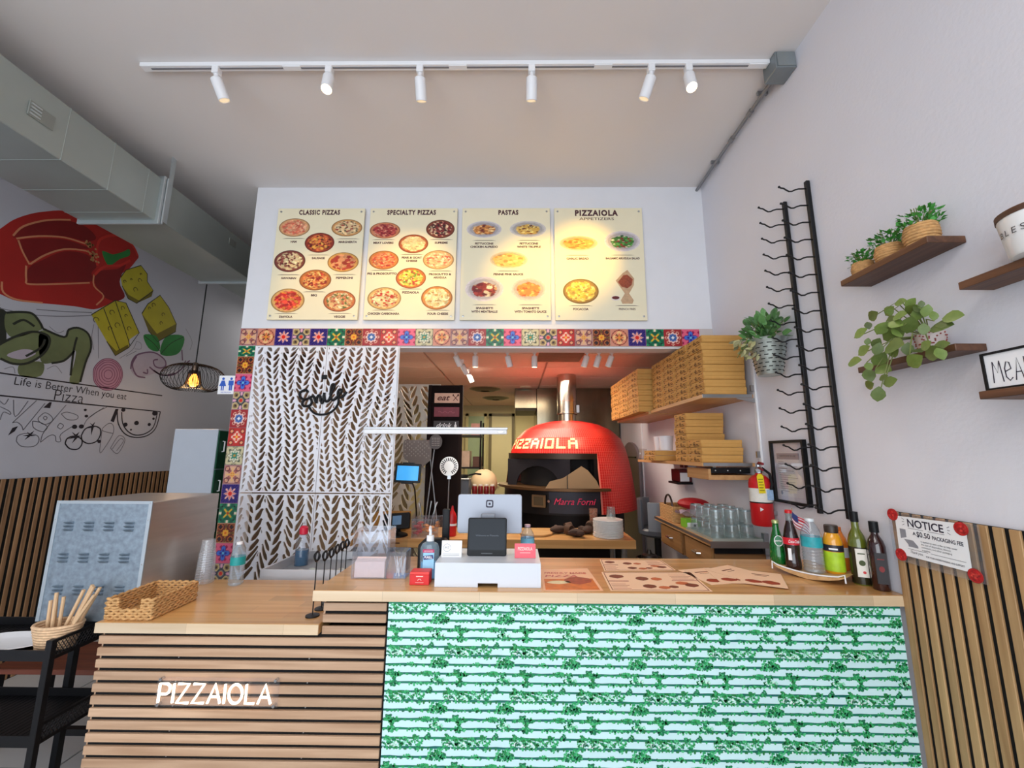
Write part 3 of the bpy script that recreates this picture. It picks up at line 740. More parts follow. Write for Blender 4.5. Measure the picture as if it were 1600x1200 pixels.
for nm, (x0, x1), title, tp, tw, items in boards:
    t = thing('menu_board', f'cream menu board with pictures of {nm}, fixed high on the white wall', 'menu board', ((x0+x1)/2, YW-.02, 2.456), 'menu boards above the kitchen opening')
    obj('board', MB().box(x0, x1, BY, BY+.012, 2.456, 3.304), MENU, t, bevel=.0015)
    for u in (x0+.024, x1-.024):
        for v in (2.484, 3.276):
            obj('standoff_screw', MB().lathe([(.0, .0), (.007, .0), (.007, .003), (.004, .004), (0, .004)], (0,0,0), 10, M=FB(BY) @ Matrix.Translation((u, v, 0))), STEEL, t)
            obj('spacer', MB().cyl((u, BY+.0122, v), (u, YW-.0005, v), .006, 8), STEEL, t)
    tp = tp[0]
    text(title, at(FM_, *tp), .034 if title != 'PIZZAIOLA' else .042, TITLE, t, w=tw, bold=.05, spacing=1.2)
    if title == 'PIZZAIOLA': text('APPETIZERS', at(FM_, tp[0], tp[1]-.036), .021, TITLE, t, w=.25, bold=.004)
    ink = MB()
    for fn, c, a, b, cap, cp in items:
        c = c[0]; cp = cp[0]
        obj('food_print', pdisc(fn, a, b, c[0], c[1], FM_, .0006), PRI, t)
        ink.prism([(cp[0]-.085, cp[1]+.026), (cp[0]+.085, cp[1]+.026), (cp[0]+.055, cp[1]+.030), (cp[0]-.055, cp[1]+.030)], FM_, .0006)
        for i, s in enumerate(cap.split('|')):
            text(s, at(FM_, cp[0], cp[1]-.004-.025*i), .0145, TITLE, t, w=min(.0128*len(s)+.004, .24), bold=.045)
    if 'appet' in nm:
        fx, fz = (0.765, 2.701)
        q = MB().prism([(fx-.07, fz+.045), (fx-.02, fz+.10), (fx+.015, fz+.125), (fx+.06, fz+.06), (fx+.055, fz+.01), (fx+.02, fz-.05), (fx+.05, fz-.10), (fx+.04, fz-.125), (fx-.03, fz-.125), (fx-.04, fz-.10), (fx-.01, fz-.05)], FM_, .0006)
        obj('food_print', q, M('fries_cone_print', (196,160,124), .6, var=.2, scale=60), t)
        q = MB().prism([(fx-.055, fz+.035), (fx-.015, fz+.085), (fx+.012, fz+.09), (fx+.05, fz+.055), (fx+.04, fz+.012), (fx+.01, fz-.012), (fx-.03, fz)], FM_, .0010)
        obj('food_print', q, M('fries_print', (150,70,44), .6, var=.4, scale=90), t)
        obj('food_print', MB().ell(fx-.075, fz-.085, .032, .018, FM_, .0006), M('dip_print', (226,214,206), .6), t)
        obj('food_print', MB().ell(fx-.075, fz-.082, .026, .012, FM_, .0012), M('dip_sauce_print', (96,30,30), .6), t)
        cp = (0.767, 2.534)
        ink.prism([(cp[0]-.085, cp[1]+.026), (cp[0]+.085, cp[1]+.026), (cp[0]+.055, cp[1]+.030), (cp[0]-.055, cp[1]+.030)], FM_, .0006)
        text('FRENCH FRIES', at(FM_, cp[0], cp[1]-.004), .0135, TITLE, t, w=.115, bold=.02)
    stuff(obj('rule_print', ink, GREY, t))

# ================================================================== TRACK LIGHT
TRK = M('track_white', (236,236,238), .4, var=.01)
tr = thing('track_rail', 'long white track rail across the ceiling carrying six spot heads', 'light track', (-.3, 1.755, ZC))
obj('rail', MB().box(-1.91, 1.255, 1.737, 1.773, 3.466, ZC-.001), TRK, tr, bevel=.003)
obj('groove', MB().box(-1.86, 1.20, 1.751, 1.759, 3.464, 3.468), M('track_groove', (120,120,126), .5), tr)
for x in (-1.14, -.30, .43, 1.20): obj('joiner', MB().box(x-.045, x+.045, 1.742, 1.768, 3.462, 3.468), TRK, tr, bevel=.001)
LENS_ON = M('lit_lens', (255,240,214), .4, emit=9, ecol=(255,222,170)); LENS_DIM = M('lens', (250,236,214), .3, emit=.6, ecol=(255,222,170))
heads = [(-1.524, (.30, .42, -1), 'first spot head of the ceiling track, nearest the duct', 0), (-.95, (.10, -.30, -1), 'second spot head of the ceiling track from the duct, lit lens showing', 1),
         (-.49, (.0, .55, -1), 'third spot head of the ceiling track from the duct', 0), (.072, (.0, .55, -1), 'fourth spot head of the ceiling track from the duct', 0),
         (.669, (-.32, .45, -1), 'fifth spot head of the ceiling track from the duct', 0), (.855, (-.05, -.32, -1), 'sixth spot head of the ceiling track, nearest the grey junction box, lit lens showing', 1)]
def spot_head(x, y, z, d, label, lit, group, scale=1, cat='spotlight', drop=.055):
    t = thing('spot_head', label, cat, (x, y, z), group)
    s = scale
    obj('adapter', MB().box(x-.017*s, x+.017*s, y-.017*s, y+.017*s, z-.036*s, z), TRK, t, bevel=.003)
    obj('swivel', MB().cyl((x, y, z-.034*s), (x, y, z-(drop+.012)*s), .010*s, 10).sphere((x, y, z-(drop+.008)*s), .013*s, 10, 6), TRK, t)
    d = Vector(d).normalized(); p = Vector((x, y, z-drop*s))
    Mx = d.to_track_quat('Z', 'Y').to_matrix().to_4x4(); Mx.translation = p
    obj('housing', MB().lathe([(0, 0), (.020, 0), (.027, .006), (.027, .105), (.024, .107), (.024, .098), (0, .098)], n=22, M=Mx @ Matrix.Scale(s, 4)), TRK, t)
    obj('lens', MB().lathe([(0, .103), (.022, .103), (.0235, .0985)], n=18, M=Mx @ Matrix.Scale(s, 4), cap=False), LENS_ON if lit else LENS_DIM, t)
    return p+d*.125*s
tips = []
for x, d, lb, lit in heads:
    tips.append(spot_head(x, 1.755, 3.466, d, lb, lit, 'spot heads on the ceiling track'))
for i, tg, pw, an in ((0, (-1.40, YW, 2.62), 20, 40), (2, (-.78, YW, 2.72), 44, 46), (3, (.10, YW, 2.72), 44, 46), (4, (.45, YW, 2.90), 55, 40), (1, (-.88, 1.0, 0), 20, 60), (5, (.78, 1.0, 0), 20, 60)):
    spot('track_spot_beam', tips[i], tg, pw, (1, .58, .08) if i in (2, 3, 4, 0) else (1, .85, .62), an, .9)
jb = obj('junction_box', MB().box(1.255, XR-.001, 1.70, 1.80, 3.40, ZC-.001), M('junction_box_grey', (132,140,144), .45, .5), bevel=.003)
tag(jb, 'grey metal junction box in the ceiling corner where the track ends', 'electrical box')
obj('cover_plate', MB().box(1.262, 1.348, 1.696, 1.70, 3.407, 3.483), M('cover_plate_grey', (150,158,160), .4, .6), jb, bevel=.001)
cd = thing('conduit', 'thin grey conduit running along the ceiling corner to the white wall', 'pipe', (1.325, 2.25, 3.46))
obj('pipe', MB().cyl((1.322, 1.80, 3.462), (1.322, YW, 3.462), .0105), M('conduit_metal', (140,140,142), .4, .7), cd)
for y in (2.02, 2.22): obj('coupling', MB().cyl((1.322, y, 3.462), (1.322, y+.035, 3.462), .0145), M('conduit_metal', (140,140,142), .4, .7), cd)
for y in (1.92, 2.45): obj('strap', MB().box(1.30, XR-.001, y, y+.014, 3.47, 3.488), STEEL, cd)

# ================================================================== SIGN ON THE SCREEN
FS = FB(YW-.03)
sm = thing('smile_sign', 'black script sign with a curved line under it, hung on the white leaf screens', 'sign', (-1.26, YW-.03, 1.9))
def S(*p): return p
SM = [[(-1.407, 1.944), (-1.413, 1.956), (-1.427, 1.96), (-1.448, 1.953), (-1.461, 1.938), (-1.458, 1.919), (-1.44, 1.901), (-1.415, 1.898), (-1.396, 1.906), (-1.381, 1.898), (-1.375, 1.876), (-1.385, 1.857), (-1.408, 1.852), (-1.428, 1.854), (-1.438, 1.867), (-1.435, 1.884), (-1.421, 1.895), (-1.406, 1.898)], [(-1.4, 1.904), (-1.38, 1.916), (-1.368, 1.919), (-1.359, 1.907), (-1.35, 1.886), (-1.343, 1.873), (-1.343, 1.898), (-1.337, 1.92), (-1.329, 1.926), (-1.32, 1.914), (-1.313, 1.889), (-1.306, 1.871), (-1.3, 1.883), (-1.298, 1.914), (-1.295, 1.943)], [(-1.295, 1.943), (-1.294, 1.92), (-1.288, 1.895), (-1.276, 1.884), (-1.261, 1.892), (-1.251, 1.92), (-1.241, 1.957), (-1.229, 1.985), (-1.233, 2.0), (-1.244, 2.0), (-1.251, 1.982), (-1.252, 1.951), (-1.25, 1.92), (-1.242, 1.898), (-1.228, 1.894), (-1.211, 1.908)], [(-1.211, 1.908), (-1.197, 1.929), (-1.181, 1.945), (-1.179, 1.96), (-1.192, 1.967), (-1.202, 1.951), (-1.201, 1.926), (-1.186, 1.911), (-1.169, 1.917), (-1.155, 1.936), (-1.145, 1.951)], [(-1.392, 1.849), (-1.372, 1.822), (-1.346, 1.803), (-1.308, 1.795), (-1.266, 1.801), (-1.231, 1.819), (-1.206, 1.847), (-1.195, 1.877), (-1.197, 1.908)]]
for st in SM:
    P = [Vector((a, YW-.026, b)) for a, b in st]
    # smooth the stroke
    Q = []
    for i in range(len(P)-1):
        p0, p1, p2, p3 = P[max(i-1, 0)], P[i], P[i+1], P[min(i+2, len(P)-1)]
        for k in range(4):
            t = k/4; Q.append(.5*((2*p1)+(p2-p0)*t+(2*p0-5*p1+4*p2-p3)*t*t+(3*p1-p0-3*p2+p3)*t**3))
    Q.append(P[-1])
    obj('script_stroke', MB().tube(Q, .0085 if st is not SM[-1] else .0075, 7), BLACKP, sm, cut=80)
dq = [(-1.322, 2.066), (-1.285, 2.036)]
obj('dot', MB().box(dq[0][0], dq[1][0], YW-.034, YW-.018, dq[1][1], dq[0][1]), BLACKP, sm, bevel=.004)

# ================================================================== MURAL (paint on the wall)
FW = FL(XL)
mu = thing('wall_mural', 'painted mural of pepper, cheese and kitchen sketches on the grey wall', 'mural', (XL, 3.4, 1.6))
def paint(name, polys, mat, w):
    mb = MB()
    for p in polys: mb.flatpoly(p, FW, w)
    return obj(name, mb, mat, mu)
def smooth(p, closed=True, k=4):
    n = len(p); out = []
    for i in range(n if closed else n-1):
        a, b, c, d = (p[(i-1) % n], p[i], p[(i+1) % n], p[(i+2) % n]) if closed else (p[max(i-1, 0)], p[i], p[i+1], p[min(i+2, n-1)])
        for j in range(k):
            t = j/k; out.append(tuple(.5*(2*b[q]+(c[q]-a[q])*t+(2*a[q]-5*b[q]+4*c[q]-d[q])*t*t+(3*b[q]-a[q]-3*c[q]+d[q])*t**3) for q in (0, 1)))
    if not closed: out.append(p[-1])
    return out
def lines(name, sts, wd, mat, w, closed=False, sm_=True):
    mb = MB()
    for s in sts: mb.stroke(smooth(s, closed) if sm_ and len(s) > 2 else s, wd, FW, w, .0002, closed and len(s) > 2)
    return obj(name, mb, mat, mu)
MRED = M('mural_red', (176,34,28), .7, var=.22, scale=2.2); MDRED = M('mural_dark_red', (126,16,18), .7, var=.2, scale=3)
MCREAM = M('mural_cream', (214,140,100), .7, var=.1); MGRN = M('mural_green', (44,130,60), .7, var=.3, scale=5); MOLIVE = M('mural_olive', (112,122,82), .7, var=.45, scale=4)
MDARK = M('mural_dark', (40,44,36), .7, var=.2); MYEL = M('mural_yellow', (188,176,44), .7, var=.15, scale=6); MYELD = M('mural_yellow_shade', (116,104,30), .7, var=.2, scale=6)
MINK = M('mural_ink', (34,30,40), .75); MPINK = M('mural_pink', (190,140,160), .7, var=.12, scale=6); MLAV = M('mural_lavender', (186,176,190), .7, var=.08); MPUR = M('mural_purple_line', (120,90,116), .7); MTHIN = M('mural_thin_line', (120,120,128), .75)
c1 = [(2.382, 2.81), (2.454, 2.947), (2.508, 3.029), (2.562, 3.125), (2.635, 3.213), (2.715, 3.286), (2.844, 3.377), (2.958, 3.394), (3.081, 3.409), (3.207, 3.414), (3.365, 3.402), (3.478, 3.335), (3.462, 3.266), (3.416, 3.171), (3.361, 3.1), (3.344, 3.017), (3.42, 2.909), (3.345, 2.83), (3.28, 2.776), (3.185, 2.704), (3.041, 2.676), (2.83, 2.621), (2.68, 2.582), (2.583, 2.593), (2.48, 2.607), (2.405, 2.676)]
paint('pepper', [smooth(c1)], MRED, .0006)
paint('pepper_inside', [smooth(p) for p in [[(2.583, 3.02), (2.626, 3.115), (2.752, 3.233), (2.899, 3.322), (3.016, 3.341), (3.101, 3.295), (3.036, 3.227), (2.877, 3.183), (2.721, 3.095), (2.605, 3.018)], [(2.613, 3.0), (2.724, 3.08), (2.881, 3.159), (3.026, 3.184), (3.056, 3.174), (2.893, 3.091), (2.793, 2.997), (2.703, 2.89), (2.648, 2.943)], [(2.708, 2.848), (2.775, 2.937), (2.897, 3.068), (3.053, 3.124), (3.143, 3.07), (3.115, 2.991), (3.133, 2.928), (2.937, 2.834), (2.73, 2.734), (2.701, 2.767)], [(3.143, 2.947), (3.18, 3.04), (3.314, 3.122), (3.381, 3.195), (3.351, 3.02), (3.419, 2.913), (3.353, 2.843), (3.27, 2.83), (3.21, 2.863)]]], MDRED, .0010)
lines('pepper_highlight', [[(2.601, 3.009), (2.721, 3.095), (2.879, 3.174), (3.031, 3.204)], [(2.707, 2.87), (2.782, 2.978), (2.894, 3.084), (3.041, 3.148), (3.11, 3.138)], [(2.614, 3.004), (2.651, 2.936), (2.705, 2.866)], [(2.687, 2.849), (2.704, 2.752), (2.731, 2.728), (2.939, 2.821), (3.116, 2.906)], [(2.581, 3.019), (2.626, 3.118), (2.751, 3.241), (2.897, 3.334)], [(2.577, 2.68), (2.597, 2.611), (2.679, 2.59), (2.829, 2.624)], [(3.136, 2.991), (3.152, 2.895), (3.241, 2.841), (3.196, 2.745)]], .012, MCREAM, .0014)
lines('pepper_edge', [[(3.148, 3.072), (3.122, 3.221), (3.149, 3.322), (3.283, 3.418), (3.408, 3.394), (3.473, 3.324)], [(3.137, 2.982), (3.207, 3.091), (3.327, 3.159), (3.412, 3.251)]], .02, M('mural_bright_red', (206,50,40), .7), .0014)
mb = MB()
for i in range(34):
    u, v = [(3.059, 3.239), (3.134, 3.079)][0], [(3.059, 3.239), (3.134, 3.079)][1]
    q = random.random(); mb.ell(u[0]+(v[0]-u[0])*q+random.uniform(-.035, .035), u[1]+(v[1]-u[1])*q+random.uniform(-.02, .02), .009, .009, FW, .0014, 7, .0003)
stuff(obj('pepper_seed_print', mb, M('mural_seed', (190,140,90), .7), mu))
paint('pepper_stalk', [smooth([(3.165, 3.209), (3.203, 3.221), (3.257, 3.229), (3.334, 3.293), (3.385, 3.345), (3.397, 3.289), (3.318, 3.214), (3.248, 3.119), (3.202, 3.142)])], MGRN, .0014)
paint('pepper_ring_shade', [[(2.533, 2.488), (2.598, 2.505), (2.636, 2.488), (2.668, 2.301), (2.642, 2.246), (2.58, 2.217)]], MDARK, .0006)
paint('pepper_ring', [smooth(p) for p in [[(2.635, 2.479), (2.705, 2.51), (2.779, 2.524), (2.834, 2.478), (2.861, 2.437), (2.803, 2.387), (2.7, 2.322), (2.649, 2.371)], [(2.601, 2.223), (2.7, 2.325), (2.802, 2.395), (2.896, 2.399), (2.923, 2.34), (2.894, 2.251), (2.814, 2.169), (2.73, 2.147), (2.61, 2.167)], [(2.851, 2.418), (3.009, 2.415), (3.031, 2.482), (3.101, 2.516), (3.18, 2.486), (3.216, 2.384), (3.195, 2.254), (3.182, 2.093), (3.105, 2.08), (3.114, 2.236), (3.104, 2.334), (3.04, 2.236), (2.959, 2.198), (2.888, 2.202)], [(2.773, 2.152), (2.904, 2.192), (2.908, 2.09), (2.787, 2.067)]]], MOLIVE, .0010)
paint('pepper_ring_gap', [smooth([(2.687, 2.193), (2.762, 2.253), (2.824, 2.263), (2.848, 2.24), (2.774, 2.183)])], MLAV, .0014)
lines('pepper_ring_outline', [[(2.635, 2.479), (2.705, 2.51), (2.779, 2.524), (2.834, 2.478), (2.861, 2.437)], [(2.602, 2.216), (2.7, 2.322), (2.802, 2.395), (2.899, 2.396), (2.921, 2.337), (2.894, 2.251), (2.815, 2.166), (2.731, 2.143), (2.657, 2.163)], [(2.861, 2.437), (3.009, 2.415), (3.031, 2.482), (3.101, 2.516), (3.18, 2.486), (3.216, 2.384), (3.195, 2.254), (3.182, 2.093)], [(3.098, 2.327), (3.04, 2.236), (2.959, 2.198)], [(2.685, 2.413), (2.738, 2.462), (2.808, 2.437)], [(2.888, 2.364), (2.872, 2.294), (2.794, 2.211)], [(3.098, 2.441), (3.092, 2.335), (3.104, 2.131)]], .016, MDARK, .0016)
paint('cheese', [[(3.354, 3.061), (3.389, 3.146), (3.518, 3.253), (3.593, 3.203), (3.605, 3.132), (3.68, 3.073), (3.553, 2.924), (3.45, 2.937), (3.38, 2.992)], [(3.173, 2.653), (3.249, 2.746), (3.343, 2.843), (3.439, 2.856), (3.52, 2.744), (3.608, 2.63), (3.53, 2.546), (3.531, 2.467), (3.425, 2.367), (3.332, 2.471)], [(3.603, 2.814), (3.646, 2.924), (3.759, 3.057), (3.872, 2.976), (3.99, 2.84), (3.789, 2.674), (3.696, 2.741)]], MYEL, .0008)
paint('cheese_side', [[(3.38, 2.992), (3.45, 2.937), (3.553, 2.924), (3.68, 3.073), (3.672, 3.009), (3.537, 2.889), (3.452, 2.901)], [(3.603, 2.814), (3.696, 2.741), (3.789, 2.674), (3.99, 2.84), (3.994, 2.757), (3.809, 2.6), (3.695, 2.677)], [(3.332, 2.471), (3.425, 2.367), (3.531, 2.467), (3.522, 2.494), (3.427, 2.411)]], MYELD, .0010)
mb = MB()
for a, b, r in [(3.397, 3.04, 0.012), (3.451, 3.084, 0.008), (3.532, 3.11, 0.017), (3.506, 3.009, 0.02), (3.532, 3.173, 0.008), (3.217, 2.622, 0.022), (3.334, 2.729, 0.02), (3.419, 2.799, 0.016), (3.398, 2.634, 0.022), (3.507, 2.639, 0.017), (3.34, 2.587, 0.016), (3.708, 2.937, 0.018), (3.826, 2.882, 0.017), (3.817, 2.791, 0.015), (3.67, 2.891, 0.012), (3.459, 2.743, 0.012)]:
    mb.stroke([(a+r*math.cos(q*.5), b+r*math.sin(q*.5)) for q in range(10)], .006, FW, .0014)
stuff(obj('cheese_hole_print', mb, M('mural_brown_line', (70,60,20), .7), mu))
lines('cheese_outline', [[(3.354, 3.061), (3.389, 3.146), (3.518, 3.253), (3.593, 3.203), (3.605, 3.132), (3.68, 3.073), (3.537, 2.889), (3.452, 2.901), (3.38, 2.992)], [(3.173, 2.653), (3.343, 2.843), (3.439, 2.856), (3.608, 2.63), (3.531, 2.467), (3.425, 2.367), (3.332, 2.471)], [(3.603, 2.814), (3.646, 2.924), (3.759, 3.057), (3.872, 2.976), (3.99, 2.84), (3.994, 2.757), (3.809, 2.6), (3.695, 2.677)], [(3.259, 2.74), (3.401, 2.509), (3.454, 2.427)], [(3.344, 2.839), (3.514, 2.542), (3.539, 2.489)]], .007, MDARK, .0012, closed=False, sm_=False)
paint('basil_leaf', [smooth(p) for p in [[(3.654, 2.619), (3.757, 2.653), (3.814, 2.627), (3.847, 2.55), (3.819, 2.504), (3.723, 2.517)], [(3.862, 2.489), (3.869, 2.632), (3.944, 2.709), (4.106, 2.738), (4.097, 2.597), (4.017, 2.514)]]], MGRN, .0012)
lines('basil_vein', [[(3.663, 2.615), (3.771, 2.572), (3.848, 2.518)], [(3.862, 2.489), (3.959, 2.624), (4.096, 2.73)]], .006, MDARK, .0016)
ox, oz = (3.393, 2.195)
obj('onion_slice', MB().ell(ox, oz, .125, .135, FW, .0006), MPINK, mu)
lines('onion_ring', [[(ox+.126*k*math.cos(i*.42)*(1+.02*math.sin(i*3)), oz+.137*k*math.sin(i*.42)) for i in range(15)] for k in (1, .9, .78, .62, .45, .28)], .006, M('mural_onion_line', (132,80,108), .7), .0012, closed=True)
paint('mushroom', [smooth([(3.59, 2.342), (3.638, 2.43), (3.787, 2.483), (3.916, 2.437), (3.959, 2.359), (3.821, 2.285), (3.673, 2.227), (3.593, 2.264)])], MLAV, .0006)
lines('mushroom_outline', [[(3.584, 2.282), (3.586, 2.361), (3.638, 2.434), (3.786, 2.487), (3.914, 2.447), (3.937, 2.387), (3.881, 2.354), (3.82, 2.362), (3.799, 2.41), (3.843, 2.431)], [(3.62, 2.409), (3.593, 2.323), (3.651, 2.235), (3.739, 2.232)], [(3.765, 2.34), (3.866, 2.298), (4.014, 2.305), (4.132, 2.395), (4.17, 2.495)], [(3.815, 2.319), (3.917, 2.286), (4.061, 2.336)], [(3.747, 2.315), (3.754, 2.275), (3.709, 2.277)], [(4.103, 2.594), (4.13, 2.486)], [(4.188, 2.476), (4.225, 2.508)]], .014, MPUR, .0010)
lines('guide_line', [[(2.562, 2.064), (3.951, 2.089)], [(2.588, 1.914), (3.959, 1.931)]], .010, MINK, .0008, sm_=False)
lines('table_edge', [[(2.532, 2.495), (2.599, 2.498), (2.781, 2.516), (2.982, 2.573), (3.194, 2.655)], [(2.799, 2.563), (2.976, 2.61), (3.174, 2.672)]], .006, MTHIN, .0005)
lines('swirl', [[(2.898, 2.466), (2.961, 2.435), (3.001, 2.464)], [(3.206, 2.582), (3.208, 2.473), (3.242, 2.373)], [(3.239, 2.593), (3.291, 2.312)], [(3.467, 2.353), (3.57, 2.457), (3.597, 2.545)], [(3.597, 2.545), (3.642, 2.537), (3.65, 2.488), (3.588, 2.472)], [(2.691, 2.097), (2.735, 2.121), (2.754, 2.079)], [(2.939, 2.148), (2.99, 2.183), (3.042, 2.136)], [(4.112, 2.829), (4.218, 2.718), (4.206, 2.62)], [(3.521, 2.386), (3.612, 2.458)]], .004, MTHIN, .0005)
a_, b_ = [(2.761, 2.01), (3.588, 2.017)]
cz = a_[1]
text('Life is Better When you eat', at(FW, (a_[0]+b_[0])/2, (a_[1]+b_[1])/2-.012, .0008), .058, MINK, mu, w=b_[0]-a_[0], bold=-.005)
a_, b_ = [(3.021, 1.921), (3.231, 1.931)]
text('Pizza', at(FW, (a_[0]+b_[0])/2, (a_[1]+b_[1])/2, .0008), .085, MINK, mu, w=b_[0]-a_[0], bold=-.012)
# kitchen sketches under the lettering
lines('sketch', [[(2.798, 1.738), (2.913, 1.909)], [(2.868, 1.691), (2.969, 1.895)], [(2.798, 1.738), (2.823, 1.744), (2.853, 1.722), (2.868, 1.691)], [(2.945, 1.785), (2.981, 1.826), (3.029, 1.801), (3.039, 1.768), (2.995, 1.74), (2.952, 1.761), (2.945, 1.785)], [(2.976, 1.788), (2.986, 1.801), (3.001, 1.79), (2.991, 1.773), (2.976, 1.788)], [(2.914, 1.758), (2.929, 1.711), (2.99, 1.686), (3.013, 1.724), (2.957, 1.754), (2.914, 1.758)], [(2.842, 1.612), (2.845, 1.651), (2.895, 1.669), (2.96, 1.656), (2.977, 1.616), (2.952, 1.579), (2.878, 1.578), (2.842, 1.612)], [(2.989, 1.608), (3.003, 1.699), (3.113, 1.9)], [(2.989, 1.608), (3.039, 1.659), (3.076, 1.66), (3.091, 1.619), (3.122, 1.62), (3.113, 1.671), (3.182, 1.735)], [(3.08, 1.728), (3.094, 1.755), (3.121, 1.74), (3.106, 1.713), (3.08, 1.728)], [(3.09, 1.828), (3.13, 1.845), (3.208, 1.826), (3.205, 1.794), (3.14, 1.789), (3.09, 1.828)], [(2.777, 1.896), (2.807, 1.781), (2.863, 1.899)], [(3.304, 1.82), (3.35, 1.866), (3.43, 1.918)], [(3.268, 1.745), (3.296, 1.815), (3.403, 1.91)], [(3.421, 1.722), (3.427, 1.609), (3.433, 1.544), (3.452, 1.544), (3.519, 1.688), (3.511, 1.765), (3.469, 1.782), (3.421, 1.722), (3.517, 1.698)], [(3.519, 1.573), (3.576, 1.681), (3.64, 1.644), (3.592, 1.526), (3.519, 1.573)], [(3.536, 1.564), (3.591, 1.652), (3.626, 1.634), (3.578, 1.55)], [(2.712, 1.841), (2.766, 1.816), (2.776, 1.794), (2.736, 1.806), (2.727, 1.752)], [(2.705, 1.879), (2.733, 1.859), (2.748, 1.9)]], .006, MTHIN, .0008)
lines('sketch_bold', [[(3.156, 1.603), (3.165, 1.643), (3.211, 1.662), (3.269, 1.642), (3.279, 1.597), (3.253, 1.561), (3.195, 1.565), (3.156, 1.603)], [(3.264, 1.668), (3.285, 1.723), (3.343, 1.75), (3.4, 1.735), (3.414, 1.684), (3.391, 1.627), (3.331, 1.607), (3.28, 1.629), (3.264, 1.668)], [(3.524, 1.894), (3.552, 1.788), (3.624, 1.703), (3.727, 1.672), (3.85, 1.692), (3.933, 1.771), (3.957, 1.926)], [(3.566, 1.888), (3.593, 1.791), (3.652, 1.724), (3.734, 1.693), (3.834, 1.713), (3.907, 1.781), (3.926, 1.923)]], .010, MINK, .0009)
paint('sketch_fill', [[(2.996, 1.906), (3.012, 1.908), (3.008, 1.862), (2.964, 1.862)], [(2.788, 1.649), (2.804, 1.703), (2.834, 1.717), (2.821, 1.681)], [(3.506, 1.911), (3.534, 1.914), (3.511, 1.795), (3.48, 1.802)], [(3.333, 1.754), (3.311, 1.775), (3.336, 1.763), (3.354, 1.788), (3.346, 1.755), (3.379, 1.752), (3.349, 1.741), (3.34, 1.671), (3.329, 1.735), (3.293, 1.728)], [(3.214, 1.666), (3.188, 1.696), (3.221, 1.675), (3.246, 1.699), (3.235, 1.667), (3.26, 1.668), (3.238, 1.649), (3.204, 1.604), (3.217, 1.647), (3.166, 1.638)], [(2.907, 1.661), (2.893, 1.681), (2.912, 1.668), (2.936, 1.691), (2.924, 1.662), (2.953, 1.655), (2.919, 1.65), (2.887, 1.621), (2.902, 1.649), (2.871, 1.652)]], MINK, .0010)
mb = MB()
for a, b, r in [(3.578, 1.909, 0.02), (3.897, 1.91, 0.028), (3.893, 1.857, 0.014), (3.619, 1.781, 0.022), (3.724, 1.803, 0.024), (3.857, 1.799, 0.018), (3.414, 1.626, 0.016), (3.68, 1.739, 0.01), (3.276, 1.827, 0.014), (3.202, 1.736, 0.02), (3.252, 1.741, 0.02), (3.259, 1.876, 0.012)]:
    mb.ell(a, b, r, r*.85, FW, .0010, 10, .0003)
stuff(obj('sketch_dot', mb, MINK, mu))

# ================================================================== PENDANT + RESTROOM SIGN + LOCKER (corridor)
px, py, pz = (-2.923, 3.6, 2.208)
pd = thing('pendant_lamp', 'black wire pendant lamp with a glowing bulb hanging by the mural', 'lamp', (px, py, 2.06))
obj('cord', MB().tube([(px, py, 2.34), (px, py, ZC)], .005, 6), BLACKP, pd)
obj('canopy', MB().lathe([(0, ZC-.03), (.05, ZC-.03), (.055, ZC-.002)], (px, py, 0), 16), BLACKP, pd)
obj('socket', MB().lathe([(.0, 2.345), (.018, 2.345), (.024, 2.33), (.026, 2.25), (.02, 2.24), (0, 2.24)], (px, py, 0), 14), M('brass_socket', (120,100,84), .35, .8), pd)
cage = MB()
for i in range(44):
    a = 2*math.pi*i/44; c, s = math.cos(a), math.sin(a)
    pr = [(.022, 2.325), (.09, 2.325), (.17, 2.30), (.225, 2.25), (.235, 2.19), (.205, 2.13), (.15, 2.095), (.095, 2.105), (.060, 2.15), (.050, 2.21), (.040, 2.27)]
    pr = [(q[0], q[1]) for q in smooth(pr, False, 2)]
    cage.tube([(px+r*math.cos(a+.5*(2.33-z)), py+r*math.sin(a+.5*(2.33-z)), z) for r, z in pr], .0021, 4)
obj('wire_cage', cage, BLACK, pd)
obj('bulb', MB().lathe([(0, 2.12), (.02, 2.125), (.038, 2.15), (.040, 2.175), (.028, 2.21), (.016, 2.24)], (px, py, 0), 16, cap=False), M('lit_bulb', (255,190,110), .4, emit=7, ecol=(255,150,60)), pd)
point('pendant_bulb', (px, py, 2.08), 2.5, (1, .62, .3))
rs = thing('restroom_sign', 'white and blue projecting restroom sign with two figures beside the tile column', 'sign', (-1.985, 2.743, 1.94))
BLU = M('sign_blue', (40,90,190), .5)
obj('plate', MB().box(-2.050, -1.933, 2.740, 2.746, 1.936, 2.066), PAPER, rs, bevel=.002)
Fs = FB(2.740)
for u, w in ((-2.018, 0), (-1.962, 1)):
    q = MB().ell(u, 2.043, .009, .009, Fs, 0)
    if w == 0: q.prism([(u-.010, 2.031), (u+.010, 2.031), (u+.024, 1.992), (u-.024, 1.992)], Fs, .0005).prism([(u-.010, 1.993), (u-.002, 1.993), (u-.002, 1.962), (u-.010, 1.962)], Fs, .0005).prism([(u+.002, 1.993), (u+.010, 1.993), (u+.010, 1.962), (u+.002, 1.962)], Fs, .0005)
    else: q.prism([(u-.017, 2.031), (u+.017, 2.031), (u+.018, 1.997), (u-.018, 1.997)], Fs, .0005).prism([(u-.011, 1.998), (u-.001, 1.998), (u-.001, 1.962), (u-.011, 1.962)], Fs, .0005).prism([(u+.001, 1.998), (u+.011, 1.998), (u+.011, 1.962), (u+.001, 1.962)], Fs, .0005)
    obj('figure_print', q, BLU, rs)
text('RESTROOM', at(Fs, -1.99, 1.944), .009, BLU, rs, w=.07)
